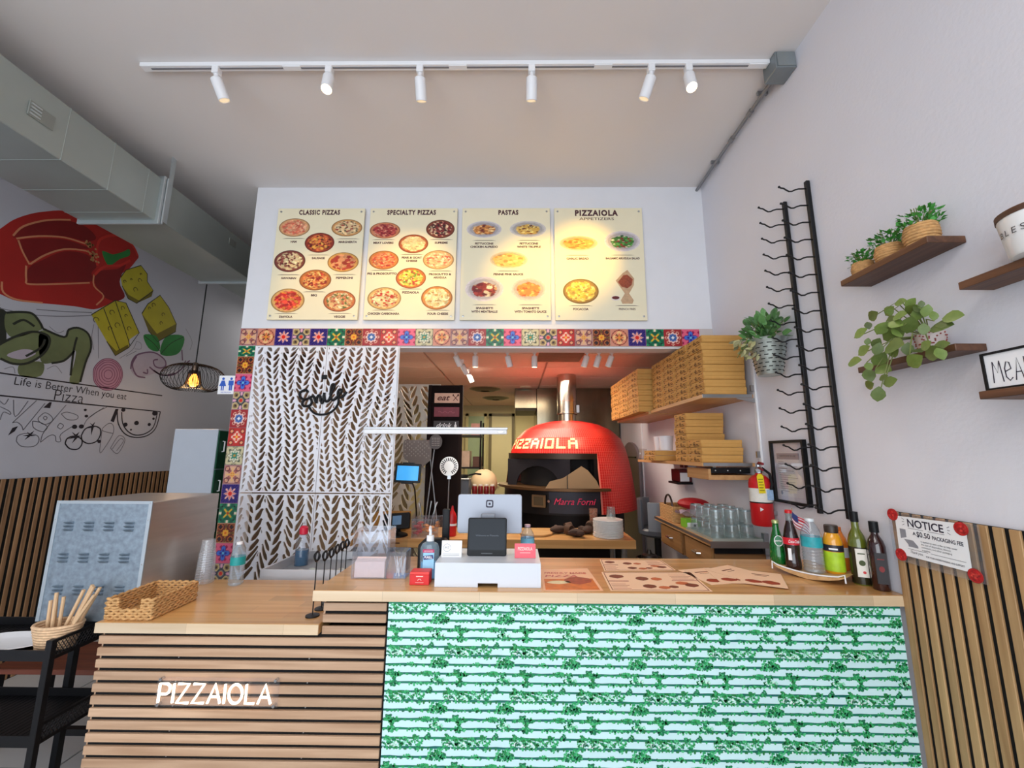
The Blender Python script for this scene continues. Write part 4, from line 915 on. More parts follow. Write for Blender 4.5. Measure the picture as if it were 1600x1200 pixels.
lk = thing('locker', 'white cabinet with green drawer fronts standing in the corridor by the mural wall', 'cabinet', (-2.76, 3.8, 0))
obj('body', MB().box(-3.03, -2.64, 3.6, 4.10, 0, 1.745), M('locker_white', (206,214,226), .4, var=.02), lk, bevel=.004)
GRNM = M('locker_green', (24,84,58), .4, var=.05)
for k in range(5):
    z0 = .03+.342*k
    dr = obj('drawer', MB().box(-2.64, -2.627, 3.605, 4.095, z0, z0+.334), GRNM, lk, bevel=.003)
    obj('handle', MB().tube([(-2.627, 3.66, z0+.15), (-2.611, 3.66, z0+.15), (-2.611, 3.66, z0+.24), (-2.627, 3.66, z0+.24)], .006, 6), PAPER, dr)

# ================================================================== RIGHT WALL
GW = 'wine rack rails on the wall'
for nm, y0, lb in (('wine_rack_rail', 1.72, 'black wall rail with wavy wire pegs, the one by the walnut shelves'), ('wine_rack_rail', 1.88, 'black wall rail with wavy wire pegs, the one by the framed certificate')):
    t = thing(nm, lb, 'wine rack', (1.335, y0, 1.293), GW)
    obj('rail', MB().box(1.335, XR-.002, y0-.009, y0+.009, 1.293, 2.800), BLACK, t, bevel=.002)
    me = None
    for i in range(18):
        z = 2.762-i*.0843
        if me is None:
            o = obj('peg', MB().tube([(1.337, y0, z), (1.302, y0, z-.001), (1.285, y0, z-.006), (1.272, y0, z-.013), (1.258, y0, z-.014), (1.246, y0, z-.007), (1.234, y0, z+.002), (1.222, y0, z+.004), (1.214, y0, z+.009)], .0035, 7).sphere((1.214, y0, z+.009), .0055, 8, 6), BLACK, t, cut=80); me = o.data; z0 = z
        else: piece('peg', me, Matrix.Translation(Vector((0, 0, z-z0))+worldloc(t)), t)
# leaves ------------------------------------------------------------
def leaf_mesh(name, mat, asp=.34, fold=.10, droop=.10):
    mb = MB(); pr = [(0, .02), (.18, .62), (.42, 1), (.68, .86), (.88, .42), (1, 0)]
    for t, w in pr:
        zz = -droop*t*t
        mb.v += [(t, -asp*w, zz+fold*w*.6), (t, 0, zz), (t, asp*w, zz+fold*w*.6)]
    for i in range(5):
        b = 3*i; mb.f += [(b, b+3, b+4, b+1), (b+1, b+4, b+5, b+2)]
    me = bpy.data.meshes.new(name); me.from_pydata(mb.v, [], mb.f); me.polygons.foreach_set('use_smooth', [True]*len(mb.f)); me.materials.append(mat); return me
def LEAFM(name, c, rim=None):
    if name in MATS: return MATS[name]
    m, nt, b, N, L = nodes(name); c = lin(c)
    oi = N('ShaderNodeObjectInfo'); h = N('ShaderNodeHueSaturation'); mr = N('ShaderNodeMapRange'); mr.inputs['To Min'].default_value = .55; mr.inputs['To Max'].default_value = 1.45
    L(oi.outputs['Random'], mr.inputs[0]); L(mr.outputs[0], h.inputs['Value'])
    nz = N('ShaderNodeTexNoise'); nz.inputs['Scale'].default_value = 3
    mx = N('ShaderNodeMix'); mx.data_type = 'RGBA'; mx.inputs[6].default_value = (*c, 1); mx.inputs[7].default_value = (*lin(rim or (150,170,90)), 1)
    ma = N('ShaderNodeMath'); ma.operation = 'MULTIPLY'; ma.inputs[1].default_value = .5; L(nz.outputs[0], ma.inputs[0]); L(ma.outputs[0], mx.inputs[0])
    L(mx.outputs[2], h.inputs['Color']); L(h.outputs[0], b.inputs['Base Color']); b.inputs['Roughness'].default_value = .45
    MATS[name] = m; return m
def leafM(pos, d, nrm, ln, wd=1.0):
    d = Vector(d).normalized(); n = Vector(nrm); n = (n-d*n.dot(d)).normalized(); s = n.cross(d)
    p = Vector(pos)
    return Matrix(((d.x*ln, s.x*ln*wd, n.x*ln, p.x), (d.y*ln, s.y*ln*wd, n.y*ln, p.y), (d.z*ln, s.z*ln*wd, n.z*ln, p.z), (0, 0, 0, 1)))
LM_TR = leaf_mesh('leaf', LEAFM('trailing_leaf', (84,108,40), (136,150,80)), .36)
LM_GR = leaf_mesh('leaf', LEAFM('bucket_leaf', (62,116,52), (130,160,110)), .27)
LM_PA = leaf_mesh('leaf', LEAFM('pale_leaf', (142,140,96), (170,160,120)), .2)
STEM = M('plant_stem', (110,120,60), .6)
# bucket on the wall
bx, by, bz0, bz1 = 1.262, 2.0, 1.936, 2.118
bk = thing('wall_bucket_plant', 'galvanised slotted bucket of greenery hung on the wall beside the pizza boxes', 'plant', (bx, by, bz0))
obj('bucket', MB().lathe([(0, bz0), (.052, bz0), (.055, bz0+.004), (.085, bz1-.006), (.089, bz1), (.084, bz1-.002), (.050, bz0+.008), (0, bz0+.008)], (bx, by, 0), 28), M('bucket_zinc', (176,184,178), .35, .8, var=.3, scale=20), bk)
sl = MB()
for r in range(8):
    z = bz0+.018+r*.019; rad = .056+(z-bz0)/(bz1-bz0)*.0315
    for i in range(14):
        a = 2*math.pi*(i+.5*(r % 2))/14; w = .125
        pts = [(bx+rad*math.cos(a+k*w), by+rad*math.sin(a+k*w), z) for k in (-1, 0, 1)]
        sl.tube(pts, .0022, 4)
stuff(obj('slot', sl, M('slot_shadow_metal', (30,32,30), .7), bk))
obj('soil', MB().lathe([(0, bz1-.015), (.08, bz1-.015)], (bx, by, 0), 20, cap=False), M('soil', (70,54,40), .9), bk)
obj('hook', MB().tube([(bx+.085, by, bz1-.004), (XR-.006, by, bz1+.002), (XR-.003, by, bz1-.03)], .004, 6), STEEL, bk)
rl = random.Random(4)
for i in range(175):
    a = rl.uniform(0, 6.28); el = rl.uniform(-.1, 1.35); r = rl.uniform(.03, .105)
    d = Vector((math.cos(a)*math.cos(el), math.sin(a)*math.cos(el), math.sin(el)))
    p = Vector((bx, by, bz1-.005))+Vector((d.x*r*1.1, d.y*r*1.1, d.z*r*1.25))
    ln = rl.uniform(.034, .060)
    if p.x+d.x*ln > XR-.008: continue
    piece('leaf', LM_GR, leafM(p, d+Vector((rl.uniform(-.5,.5), rl.uniform(-.5,.5), rl.uniform(-.3,.5))), Vector((-.3, -.8, .6))+Vector((rl.uniform(-.4,.4),)*3), ln), bk)
for i in range(30):
    p = Vector((rl.uniform(1.10, 1.20), rl.uniform(1.95, 2.04), rl.uniform(2.02, 2.13)))
    piece('leaf', LM_PA, leafM(p, (rl.uniform(-1, -.1), rl.uniform(-.4,.2), rl.uniform(-1.1, .1)), (-.2, -1, .3), rl.uniform(.03, .05)), bk)
st = MB()
for i in range(16):
    a = rl.uniform(0, 6.28); st.tube([(bx, by, bz1-.015), (bx+.05*math.cos(a), by+.05*math.sin(a), bz1+.05), (bx+min(.085, .10)*math.cos(a)*.9, by+.10*math.sin(a), bz1+.08)], .0018, 4)
for i in range(5): st.tube([(bx-.07, by-.01, bz1), (bx-.10, by-.01, bz1+.01), (bx-.12-.006*i, by-.02+.01*i, bz1-.04-.012*i)], .0018, 4)
obj('stem', st, STEM, bk)
# framed certificate
cf = thing('framed_certificate', 'black framed certificate on the wall behind the wine rack pegs', 'picture frame', (1.345, 2.06, 1.311))
FC = FR(1.346)
def uframe(x0, x1, y0, y1, z0, z1, w): return MB().box(x0, x1, y0, y0+w, z0, z1).box(x0, x1, y1-w, y1, z0, z1).box(x0, x1, y0+w, y1-w, z0, z0+w).box(x0, x1, y0+w, y1-w, z1-w, z1)
obj('frame', uframe(1.333, XR-.002, 1.931, 2.186, 1.311, 1.619, .013), BLACKP, cf)
obj('mat_board', MB().box(1.347, XR-.002, 1.944, 2.173, 1.324, 1.606), M('certificate_mat', (214,206,210), .6), cf)
FCp = FR(1.347)
obj('paper', MB().prism([(-2.155, 1.345), (-1.975, 1.345), (-1.975, 1.56), (-2.155, 1.56)], FCp, .0008), M('certificate_paper', (222,218,216), .7), cf)
q = MB().prism([(-2.150, 1.525), (-1.98, 1.525), (-1.98, 1.555), (-2.150, 1.555)], FCp, .0006, .0008); obj('band_print', q, M('certificate_band', (150,140,150), .7), cf)
text('CERTIFICATE OF USE', at(FCp, -2.065, 1.537, .0014), .008, INK, cf, w=.12)
q = MB()
for i in range(14): q.prism([(-2.14, 1.512-i*.011), (-2.14+.04+.12*((i*7) % 5)/5, 1.512-i*.011), (-2.14+.04+.12*((i*7) % 5)/5, 1.514-i*.011), (-2.14, 1.514-i*.011)], FCp, .0004, .0008)
stuff(obj('text_line_print', q, M('small_print_grey', (130,126,132), .7), cf))
obj('seal_print', MB().ell(-2.135, 1.360, .008, .010, FCp, .0008), M('small_print_grey', (130,126,132), .7), cf)
obj('glazing', MB().box(1.341, 1.342, 1.944, 2.173, 1.324, 1.606), GLASS('picture_glass', (250,250,252), .01), cf)
# fire extinguisher
ex, ey = 1.286, 2.220
fe = thing('fire_extinguisher', 'red fire extinguisher with white label and yellow tag on the wall', 'fire extinguisher', (ex, ey, 1.185))
obj('cylinder', MB().lathe([(0, 1.185), (.046, 1.185), (.053, 1.195), (.053, 1.40), (.048, 1.42), (.03, 1.438), (.016, 1.445), (.016, 1.455), (0, 1.455)], (ex, ey, 0), 28), RED, fe)
obj('label_band', MB().lathe([(.0536, 1.305), (.0536, 1.375)], (ex, ey, 0), 28, cap=False), M('extinguisher_label', (226,224,216), .5, var=.08, scale=60), fe)
obj('label_stripe', MB().lathe([(.0539, 1.300), (.0539, 1.306)], (ex, ey, 0), 28, cap=False), BLACKP, fe)
obj('valve', MB().lathe([(.018, 1.452), (.018, 1.475), (.012, 1.480), (.012, 1.50), (0, 1.50)], (ex, ey, 0), 14), STEEL, fe)
obj('lever', MB().tube([(ex, ey, 1.497), (ex-.01, ey-.03, 1.505), (ex-.015, ey-.07, 1.500)], .007, 6).tube([(ex, ey, 1.480), (ex-.012, ey-.035, 1.478), (ex-.016, ey-.065, 1.470)], .006, 6), M('dark_red_lever', (130,20,40), .4), fe)
obj('hose', MB().tube([(ex+.012, ey-.012, 1.478), (ex+.03, ey-.045, 1.45), (ex+.030, ey-.058, 1.40), (ex+.022, ey-.060, 1.37)], .007, 8), BLACKP, fe)
obj('gauge', MB().lathe([(0, 0), (.013, 0), (.013, .006), (0, .006)], n=14, M=FRM((ex-.012, ey-.014, 1.468), (1,0,0), (0,0,1))), STEEL, fe)
TAGF = FRM((ex-.022, ey-.056, 1.352), (1, .18, 0), (-.06, 0, 1))
tg = obj('tag', MB().prism([(-.019, 0), (.019, 0), (.019, .085), (.010, .097), (-.010, .097), (-.019, .085)], TAGF, .001), M('yellow_tag', (240,216,30), .6), fe)
q = MB()
for i in range(5): q.prism([(-.014, .012+i*.014), (.014-.004*(i % 2), .012+i*.014), (.014-.004*(i % 2), .016+i*.014), (-.014, .016+i*.014)], TAGF, .0005, .001)
obj('tag_print', q, M('tag_ink', (120,100,20), .7), tg)
obj('arrow_print', MB().prism([(ex-.040, 1.262), (ex-.022, 1.272), (ex-.040, 1.282)], FB(ey-.0545), .001), PAPER, fe)
obj('label_print', MB().prism([(ex+.002, 1.318), (ex+.034, 1.318), (ex+.034, 1.37), (ex+.002, 1.37)], FB(ey-.0545), .0006), M('label_blue', (150,180,214), .6, var=.25, scale=90), fe)
obj('mount_bracket', MB().box(ex+.02, XR-.002, ey-.02, ey+.02, 1.24, 1.26).box(ex+.02, XR-.002, ey-.02, ey+.02, 1.38, 1.40), STEEL, fe)

# notice on the slats
FN = FR(1.325)
nt_ = thing('notice_sign', 'white packaging-fee notice in a clear sheet with red pizza discs at its corners', 'sign', (1.329, 1.385, 1.19))
obj('clear_sheet', MB().box(1.327, 1.330, 1.235, 1.522, 1.19, 1.352), CLEAR, nt_)
obj('paper', MB().prism([(-1.497, 1.213), (-1.270, 1.213), (-1.268, 1.349), (-1.495, 1.341)], FR(1.3265), .0006), PAPER, nt_)
FN = FR(1.3258)
NAVY = M('navy_ink', (40,36,56), .6)
text('NOTICE', at(FN, -1.392, 1.312), .024, NAVY, nt_, w=.118, bold=.02)
text('A', at(FN, -1.432, 1.287), .010, NAVY, nt_, bold=.03); text('$0.50', at(FN, -1.402, 1.284), .016, NAVY, nt_, w=.045, bold=.015); text('PACKAGING FEE', at(FN, -1.327, 1.284), .0115, NAVY, nt_, w=.092, bold=.02)
for i, (s, w) in enumerate((('is applied to each order to help cover', .112), ('the cost of disposables, takeout', .092), ('containers, and other packaging', .094), ('supplies.', .028))):
    text(s, at(FN, -1.413+w/2, 1.268-i*.0088), .0055, NAVY, nt_, w=w)
text('Thank you,', at(FN, -1.433, 1.226), .0085, NAVY, nt_, w=.042, shear=.35)
text('FOR YOUR UNDERSTANDING AND SUPPORT!', at(FN, -1.345, 1.223), .0055, NAVY, nt_, w=.115, bold=.01)
q = MB()
for a, b in (((-1.452, 1.306), (-1.40, 1.306)), ((-1.384, 1.306), (-1.333, 1.306)), ((-1.462, 1.238), (-1.395, 1.238)), ((-1.385, 1.238), (-1.282, 1.238))): q.prism([a, b, (b[0], b[1]+.001), (a[0], a[1]+.001)], FN, .0004)
for a in (-.35, 0, .35):
    q.stroke([(-1.462, 1.325+.02*a), (-1.470, 1.325+.034*a)], .0014, FN); q.stroke([(-1.322, 1.322+.02*a), (-1.314, 1.322+.034*a)], .0014, FN)
obj('rule_print', q, NAVY, nt_)
bxp = MB().prism([(-1.483, 1.268), (-1.462, 1.275), (-1.462, 1.300), (-1.483, 1.300)], FN, .0004).prism([(-1.472, 1.268), (-1.440, 1.268), (-1.425, 1.252), (-1.458, 1.252)], FN, .0006).prism([(-1.458, 1.252), (-1.425, 1.252), (-1.425, 1.246), (-1.458, 1.246)], FN, .0008)
obj('box_print', bxp, M('print_grey', (140,140,148), .6, var=.2), nt_)
for u, v in ((-1.503, 1.343), (-1.281, 1.334), (-1.492, 1.212), (-1.263, 1.207)):
    q = pdisc(pizza((196,30,34),(176,20,28),[(206,60,54),(150,16,24)],16,(.1,.2)), .020, .020, u, v, FR(1.3248), 0, 8, 24); n0 = len(q.v)
    q.ell(u, v, .020, .020, FR(1.3248), -.002, 24, .0018); q.c = np.r_[q.c, np.tile(np.array([[.5,.02,.02,1]]), (len(q.v)-n0, 1))]
    obj('pizza_disc', q, PRI, nt_)

# walnut shelves
GS = 'walnut floating shelves'
def shelf(x0, y0, y1, z0, th, label):
    o = obj('wall_shelf', MB().box(x0, XR-.001, y0, y1, z0, z0+th), WALNUT, bevel=.0015); return tag(o, label, 'shelf', GS)
shelf(1.238, 1.150, 1.483, 2.182, .022, 'short walnut shelf holding three small potted greens')
shelf(1.256, .72, 1.108, 2.012, .022, 'walnut shelf holding the white lettered canister')
shelf(1.264, 1.150, 1.490, 1.847, .021, 'walnut shelf under the trailing plant')
shelf(1.238, .72, 1.092, 1.697, .021, 'lowest walnut shelf, under the framed MEALS sign')
for k, (y, r, lb) in enumerate(((1.434, .030, 'smallest potted green in a straw pot, nearest the shelf far end'), (1.325, .036, 'middle potted green in a straw pot on the short walnut shelf'), (1.212, .040, 'largest potted green in a straw pot on the short walnut shelf'))):
    x = 1.288; z = 2.2045; h = .05+.008*k
    t = thing('potted_plant', lb, 'plant', (x, y, z), 'small potted greens on the shelf')
    mb = MB()
    n = 7
    for i in range(n):
        zz = z+.0045+(h-.009)*i/(n-1); rr = r*(.93+.1*math.sin(math.pi*i/(n-1)))
        mb.tube([(x+rr*math.cos(a*.4189)*(1+.02*math.sin(a*3+i)), y+rr*math.sin(a*.4189)*(1+.02*math.sin(a*3+i)), zz) for a in range(15)], .0052, 6, closed=True)
    mb.lathe([(0, z), (r*.9, z), (r*.92, z+h*.9), (0, z+h*.9)], (x, y, 0), 16)
    obj('straw_pot', mb, WICKER, t, cut=80)
    fo = MB()
    for i in range(120+20*k):
        a = rl.uniform(0, 6.28); q = math.sqrt(rl.random())*r*1.25; hh = rl.uniform(.0, .055+.01*k)*(1-.3*q/r)
        p = Vector((x+q*math.cos(a), y+q*math.sin(a), z+h*.9+hh)); d = Vector((math.cos(a)*.8+rl.uniform(-.6,.6), math.sin(a)*.8+rl.uniform(-.6,.6), rl.uniform(.1, 1.2)))
        Mx = leafM(p, d, (rl.uniform(-1,1), rl.uniform(-1,.2), 1), rl.uniform(.012, .020))
        fo.add([Mx @ Vector(v) for v in ((0,0,0),(.45,-.36,.08),(1,0,-.06),(.45,.36,.08))], [(0,1,2),(0,2,3)])
    stuff(obj('foliage', fo, M('bright_green_foliage', (56,136,48), .5, var=.35, scale=60), t))
    st = MB()
    for i in range(12):
        a = rl.uniform(0, 6.28); st.tube([(x, y, z+h*.85), (x+r*.5*math.cos(a), y+r*.5*math.sin(a), z+h+.02), (x+r*.9*math.cos(a), y+r*.9*math.sin(a), z+h+.05)], .0012, 4)
    obj('stem', st, STEM, t)
jx, jy, jr = 1.300, .925, .072
jr_t = thing('canister', 'white lettered canister with a wooden lid on a walnut shelf', 'jar', (1.30, jy, 2.0345))
jx = 1.28
CER = M('white_ceramic', (236,235,234), .25, var=.015)
obj('body', MB().lathe([(0, 2.0345), (.058, 2.0345), (.062, 2.040), (.071, 2.125), (.071, 2.133), (0, 2.133)], (jx, jy, 0), 30), CER, jr_t)
obj('lid', MB().lathe([(0, 2.133), (.073, 2.133), (.073, 2.147), (.068, 2.150), (0, 2.150)], (jx, jy, 0), 30), WALNUT, jr_t)
obj('lid_knob', MB().lathe([(0, 2.150), (.042, 2.150), (.042, 2.160), (0, 2.162)], (jx, jy, 0), 20), WOOD('knob_wood', (190,130,66), (160,100,46), 1), jr_t)
for i, ch in enumerate('BLESSED'):
    a = R(150+i*14); rr = .0675
    Fj = FRM((jx+rr*math.cos(a), jy+rr*math.sin(a), 2.085), (-math.sin(a), math.cos(a), 0), (0,0,1))
    text(ch, Fj @ Matrix.Translation((0, 0, .0016)), .016, M('letter_grey', (70,64,66), .6), jr_t)
# trailing plant
tx, ty, tz = 1.312, 1.262, 1.8685
tp = thing('trailing_plant', 'trailing plant with big olive leaves spilling from a speckled pot', 'plant', (tx, ty, tz))
obj('pot', MB().lathe([(0, tz), (.028, tz), (.030, tz+.004), (.038, tz+.062), (.035, tz+.062), (.03, tz+.05), (0, tz+.05)], (tx, ty, 0), 22), M('pot_glaze', (206,190,184), .4), tp)
sp_ = MB()
for i in range(90):
    a = rl.uniform(0, 6.28); h = rl.uniform(.004, .058); r = .0305+.0078*h/.06
    sp_.sphere((tx+r*math.cos(a), ty+r*math.sin(a), tz+h), .0026, 6, 4)
stuff(obj('speckle_bead', sp_, M('speckle_red', (150,70,60), .5), tp))
LV = [(1.24, 1.316, 2.034, -60, 48), (1.27, 1.317, 2.049, 0, 58), (1.27, 1.28, 2.019, 40, 60), (1.24, 1.203, 1.995, 80, 34), (1.27, 1.42, 2.031, 10, 78), (1.27, 1.43, 2.025, -75, 46), (1.225, 1.44, 1.967, 25, 80), (1.248, 1.419, 1.934, 70, 40), (1.27, 1.355, 2.023, 20, 70), (1.24, 1.299, 1.994, 0, 76), (1.27, 1.279, 2.003, 15, 70), (1.27, 1.228, 1.973, 60, 60), (1.24, 1.173, 1.943, 85, 46), (1.27, 1.179, 1.951, -5, 84), (1.263, 1.214, 1.928, 0, 98), (1.228, 1.198, 1.906, 80, 56), (1.26, 1.282, 1.937, 45, 92), (1.267, 1.358, 1.988, 8, 86), (1.229, 1.354, 1.955, 35, 76), (1.263, 1.33, 1.964, 20, 60), (1.253, 1.358, 1.937, 10, 120), (1.216, 1.315, 1.897, -4, 118), (1.238, 1.448, 1.905, 25, 80), (1.23, 1.489, 1.881, 5, 86), (1.202, 1.378, 1.862, -60, 50), (1.225, 1.409, 1.846, -70, 76), (1.225, 1.373, 1.839, -15, 88), (1.208, 1.347, 1.88, 60, 66), (1.229, 1.382, 1.853, 35, 86), (1.239, 1.334, 1.88, 5, 78), (1.216, 1.36, 1.908, 40, 60), (1.244, 1.253, 1.875, -20, 62), (1.238, 1.269, 1.861, 70, 62), (1.214, 1.198, 1.861, 25, 60), (1.244, 1.198, 1.861, 10, 76), (1.238, 1.214, 1.845, 5, 92), (1.199, 1.231, 1.82, 15, 90), (1.208, 1.401, 1.782, 5, 66), (1.211, 1.336, 1.779, 10, 74), (1.185, 1.321, 1.791, 20, 46), (1.194, 1.349, 1.723, 65, 78), (1.256, 1.296, 1.928, 100, 70), (1.237, 1.264, 1.958, 150, 74), (1.27, 1.254, 1.97, 60, 66), (1.27, 1.229, 1.985, 110, 60), (1.216, 1.157, 1.856, -70, 60), (1.27, 1.313, 1.99, 160, 60)]
stm = MB()
for x, y, z, a, s in LV:
    ln = s*.0006*1.12
    du_ = Vector((0, -math.cos(R(a)), math.sin(R(a))))+Vector((rl.uniform(-.35, .1), 0, 0))
    x = min(x, XR-.02)
    piece('leaf', LM_TR, leafM((x, y, z), du_, Vector((-.55, -.8, .25))+Vector((rl.uniform(-.25,.25), rl.uniform(-.2,.2), rl.uniform(-.3,.3))), ln, 1.05), tp)
def vine(pts): stm.tube([Vector(p) for p in pts], .0018, 5)
base_ = (tx, ty, tz+.055)
for k in range(0, len(LV), 2):
    x, y, z = LV[k][:3]; x = min(x, XR-.02)
    vine([base_, ((tx+x)/2-.012, (ty+y)/2, max(z, tz+.04)+.02), (x, y, z)])
obj('stem', stm, STEM, tp)
# framed MEALS sign
ms = thing('framed_sign', 'white lettered sign in a black frame leaning on the lowest walnut shelf', 'sign', (1.256, .94, 1.7185))
mz0, mz1, my0, my1, mx = 1.7185, 1.819, .70, 1.086, 1.252
obj('frame', uframe(mx, mx+.014, my0, my1, mz0, mz1, .006), BLACKP, ms)
obj('panel', MB().box(mx+.004, mx+.012, my0+.005, my1-.005, mz0+.005, mz1-.005), PAPER, ms)
FMs = FR(mx+.0036)
# tall thin hand lettering
HL = {'M': [[(0,0),(.12,1),(.42,.45),(.66,1),(.8,0)]], 'e': [[(0,.45),(.5,.55),(.42,.85),(.2,.9),(.02,.6),(.05,.2),(.3,.02),(.55,.15)]], 'A': [[(0,0),(.3,1),(.62,0)],[(.1,.36),(.52,.36)]], 'L': [[(0,1),(.02,0),(.45,.04)]], 'S': [[(.5,.85),(.3,1),(.06,.82),(.2,.56),(.45,.4),(.42,.1),(.2,0),(0,.14)]]}
x = -1.066; q = MB()
for ch in 'MeALS':
    for stx in HL[ch]: q.stroke([(x+a*.0275, 1.737+b*.056) for a, b in stx], .0026, FMs, 0, .0004)
    x += .0275*max(a for s in HL[ch] for a, b in s)+.0055
obj('lettering', q, NAVY, ms)

# ================================================================== ON THE BAR
BZ = 1.0705; LZ = .9585
FBt = FT(BZ)
# drawer box with tablet till
WH = M('white_plastic', (214,220,229), .35, var=.01)
cdw = thing('cash_drawer', 'white box stand carrying the till screens on the bar', 'till', (-.10, 1.68, BZ))
dz = BZ+.083
obj('shell', MB().box(-.294, .091, 1.574, 1.80, dz-.004, dz).box(-.294, .091, 1.796, 1.80, BZ, dz-.004).box(-.294, -.290, 1.574, 1.796, BZ, dz-.004).box(.087, .091, 1.574, 1.796, BZ, dz-.004), WH, cdw)
obj('front', MB().prism([(-.294, BZ), (-.137, BZ), (-.137, BZ+.014), (-.065, BZ+.014), (-.065, BZ), (.091, BZ), (.091, dz), (-.294, dz)], FB(1.574), .004), WH, cdw)
mo = thing('till_screen', 'silver back of a tablet till screen with a dark square logo', 'screen', (-.115, 1.77, dz))
SIL = M('silver_back', (158,163,174), .4, .3, var=.02)
def rrect(u0, u1, v0, v1, r, n=5):
    P = []
    for cx, cy, a0 in ((u1-r, v1-r, 0), (u0+r, v1-r, 90), (u0+r, v0+r, 180), (u1-r, v0+r, 270)):
        for i in range(n+1): a = R(a0+90*i/n); P.append((cx+r*math.cos(a), cy+r*math.sin(a)))
    return P
FMo = FRM((0, 1.748, 0), (1,0,0), (0,.06,1))
obj('case', MB().prism(rrect(-.252, .026, 1.212, 1.374, .012), FMo, .010, -.010), SIL, mo, bevel=.002)
obj('bezel', MB().prism(rrect(-.250, .024, 1.214, 1.372, .012), FMo, .002, -.013), BLACKP, mo)
obj('logo', MB().prism(rrect(-.130, -.098, 1.318, 1.350, .007), FMo, .0008), NAVY, mo); obj('logo', MB().prism(rrect(-.1245, -.1035, 1.3235, 1.3445, .004), FMo, .0012), SIL, mo); obj('logo', MB().prism(rrect(-.1185, -.1095, 1.3295, 1.3385, .002), FMo, .0016), NAVY, mo)
obj('arm', MB().box(-.145, -.085, 1.752, 1.772, dz, 1.30), SIL, mo, bevel=.004)
cs = thing('customer_display', 'black customer-facing payment display in front of the till screen', 'screen', (-.112, 1.69, dz))
FCd = FRM((0, 1.672, 0), (1,0,0), (0,.22,1))
obj('body', MB().prism(rrect(-.190, -.036, dz+.002, dz+.135, .008), FCd @ Matrix.Translation((0, 0, -.0)), .012, -.012+.25), BLACKP, None) if False else None
Fcd = FRM((-.113, 1.668, dz+.001), (1,0,0), (0,.20,1))
obj('body', MB().prism(rrect(-.077, .077, 0, .142, .008), Fcd, .014, -.014), BLACKP, cs, bevel=.002)
obj('glass', MB().prism(rrect(-.071, .071, .022, .136, .004), Fcd, .0008), M('display_glass', (24,30,38), .25, var=.03, spec=.2), cs)
obj('slot', MB().prism(rrect(-.022, .022, .008, .011, .001), Fcd, .0010), M('slot_grey', (70,74,80), .4), cs)
text('Welcome to Pizzaiola', Fcd @ Matrix.Translation((0, .072, .0009)), .006, M('screen_text_dim', (84,92,104), .4), cs, w=.09)
obj('foot', MB().box(-.16, -.066, 1.675, 1.735, dz, dz+.010), BLACKP, cs, bevel=.002)
def card(name, label, cat, cx, y, z, w, h, mat, lean=.18):
    t = thing(name, label, cat, (cx, y, z)); F = FRM((cx, y, z+.001), (1,0,0), (0,lean,1))
    obj('card', MB().prism(rrect(-w/2, w/2, 0, h, .002), F, .002, -.002), mat, t)
    obj('foot', MB().prism([(-w/4, 0), (w/4, 0), (w/4, h*.5), (-w/4, h*.5)], FRM((cx, y+.028, z+.001), (1,0,0), (0,-.45,1)), .001), CLEAR, t)
    return t, F
t, F = card('counter_card', 'small white card with a round emblem standing on the drawer box', 'card', -.247, 1.645, dz, .078, .060, PAPER)
obj('emblem_print', MB().stroke([(-.018+.014*math.cos(i*.5), .034+.014*math.sin(i*.5)) for i in range(13)], .0012, F, .0002, .0004), M('card_grey', (150,150,156), .6), t)
text('M7', F @ Matrix.Translation((-.018, .029, .0004)), .010, M('card_grey', (150,150,156), .6), t)
q = MB()
for i in range(2): q.prism([(-.034, .012-i*.005), (.030, .012-i*.005), (.030, .0132-i*.005), (-.034, .0132-i*.005)], F, .0005)
obj('line_print', q, M('card_grey', (150,150,156), .6), t)
t, F = card('counter_card', 'small pink shop card standing on the drawer box', 'card', .036, 1.640, dz, .080, .052, M('pink_card', (236,96,110), .5))
text('PIZZAIOLA', F @ Matrix.Translation((0, .028, .0004)), .011, M('card_cream', (250,206,200), .6), t, w=.056, bold=.03)
q = MB().prism([(-.02, .018), (.02, .018), (.02, .020), (-.02, .020)], F, .0005); obj('line_print', q, M('card_cream', (250,206,200), .6), t)
bs = thing('card_scanner', 'slim upright black handheld reader beside the till', 'card reader', (-.305, 1.86, BZ))
obj('body', MB().box(-.322, -.290, 1.852, 1.870, BZ+.012, BZ+.235), BLACKP, bs, bevel=.006, seg=2); obj('base', MB().box(-.335, -.277, 1.838, 1.886, BZ, BZ+.014), BLACKP, bs, bevel=.003)
rd = thing('reader_dock', 'squat black card-reader dock behind the hand sanitiser', 'card reader', (-.345, 1.78, BZ))
obj('dock', MB().prism([(-.405, BZ), (-.275, BZ), (-.275, BZ+.10), (-.298, BZ+.123), (-.382, BZ+.123), (-.405, BZ+.10)], FB(1.77), .05, -.05), BLACKP, rd, bevel=.003)
obj('face_plate', MB().prism([(-.395, BZ+.01), (-.285, BZ+.01), (-.285, BZ+.095), (-.302, BZ+.113), (-.378, BZ+.113), (-.395, BZ+.095)], FB(1.77), .002), M('dock_face', (34,36,42), .25), rd)
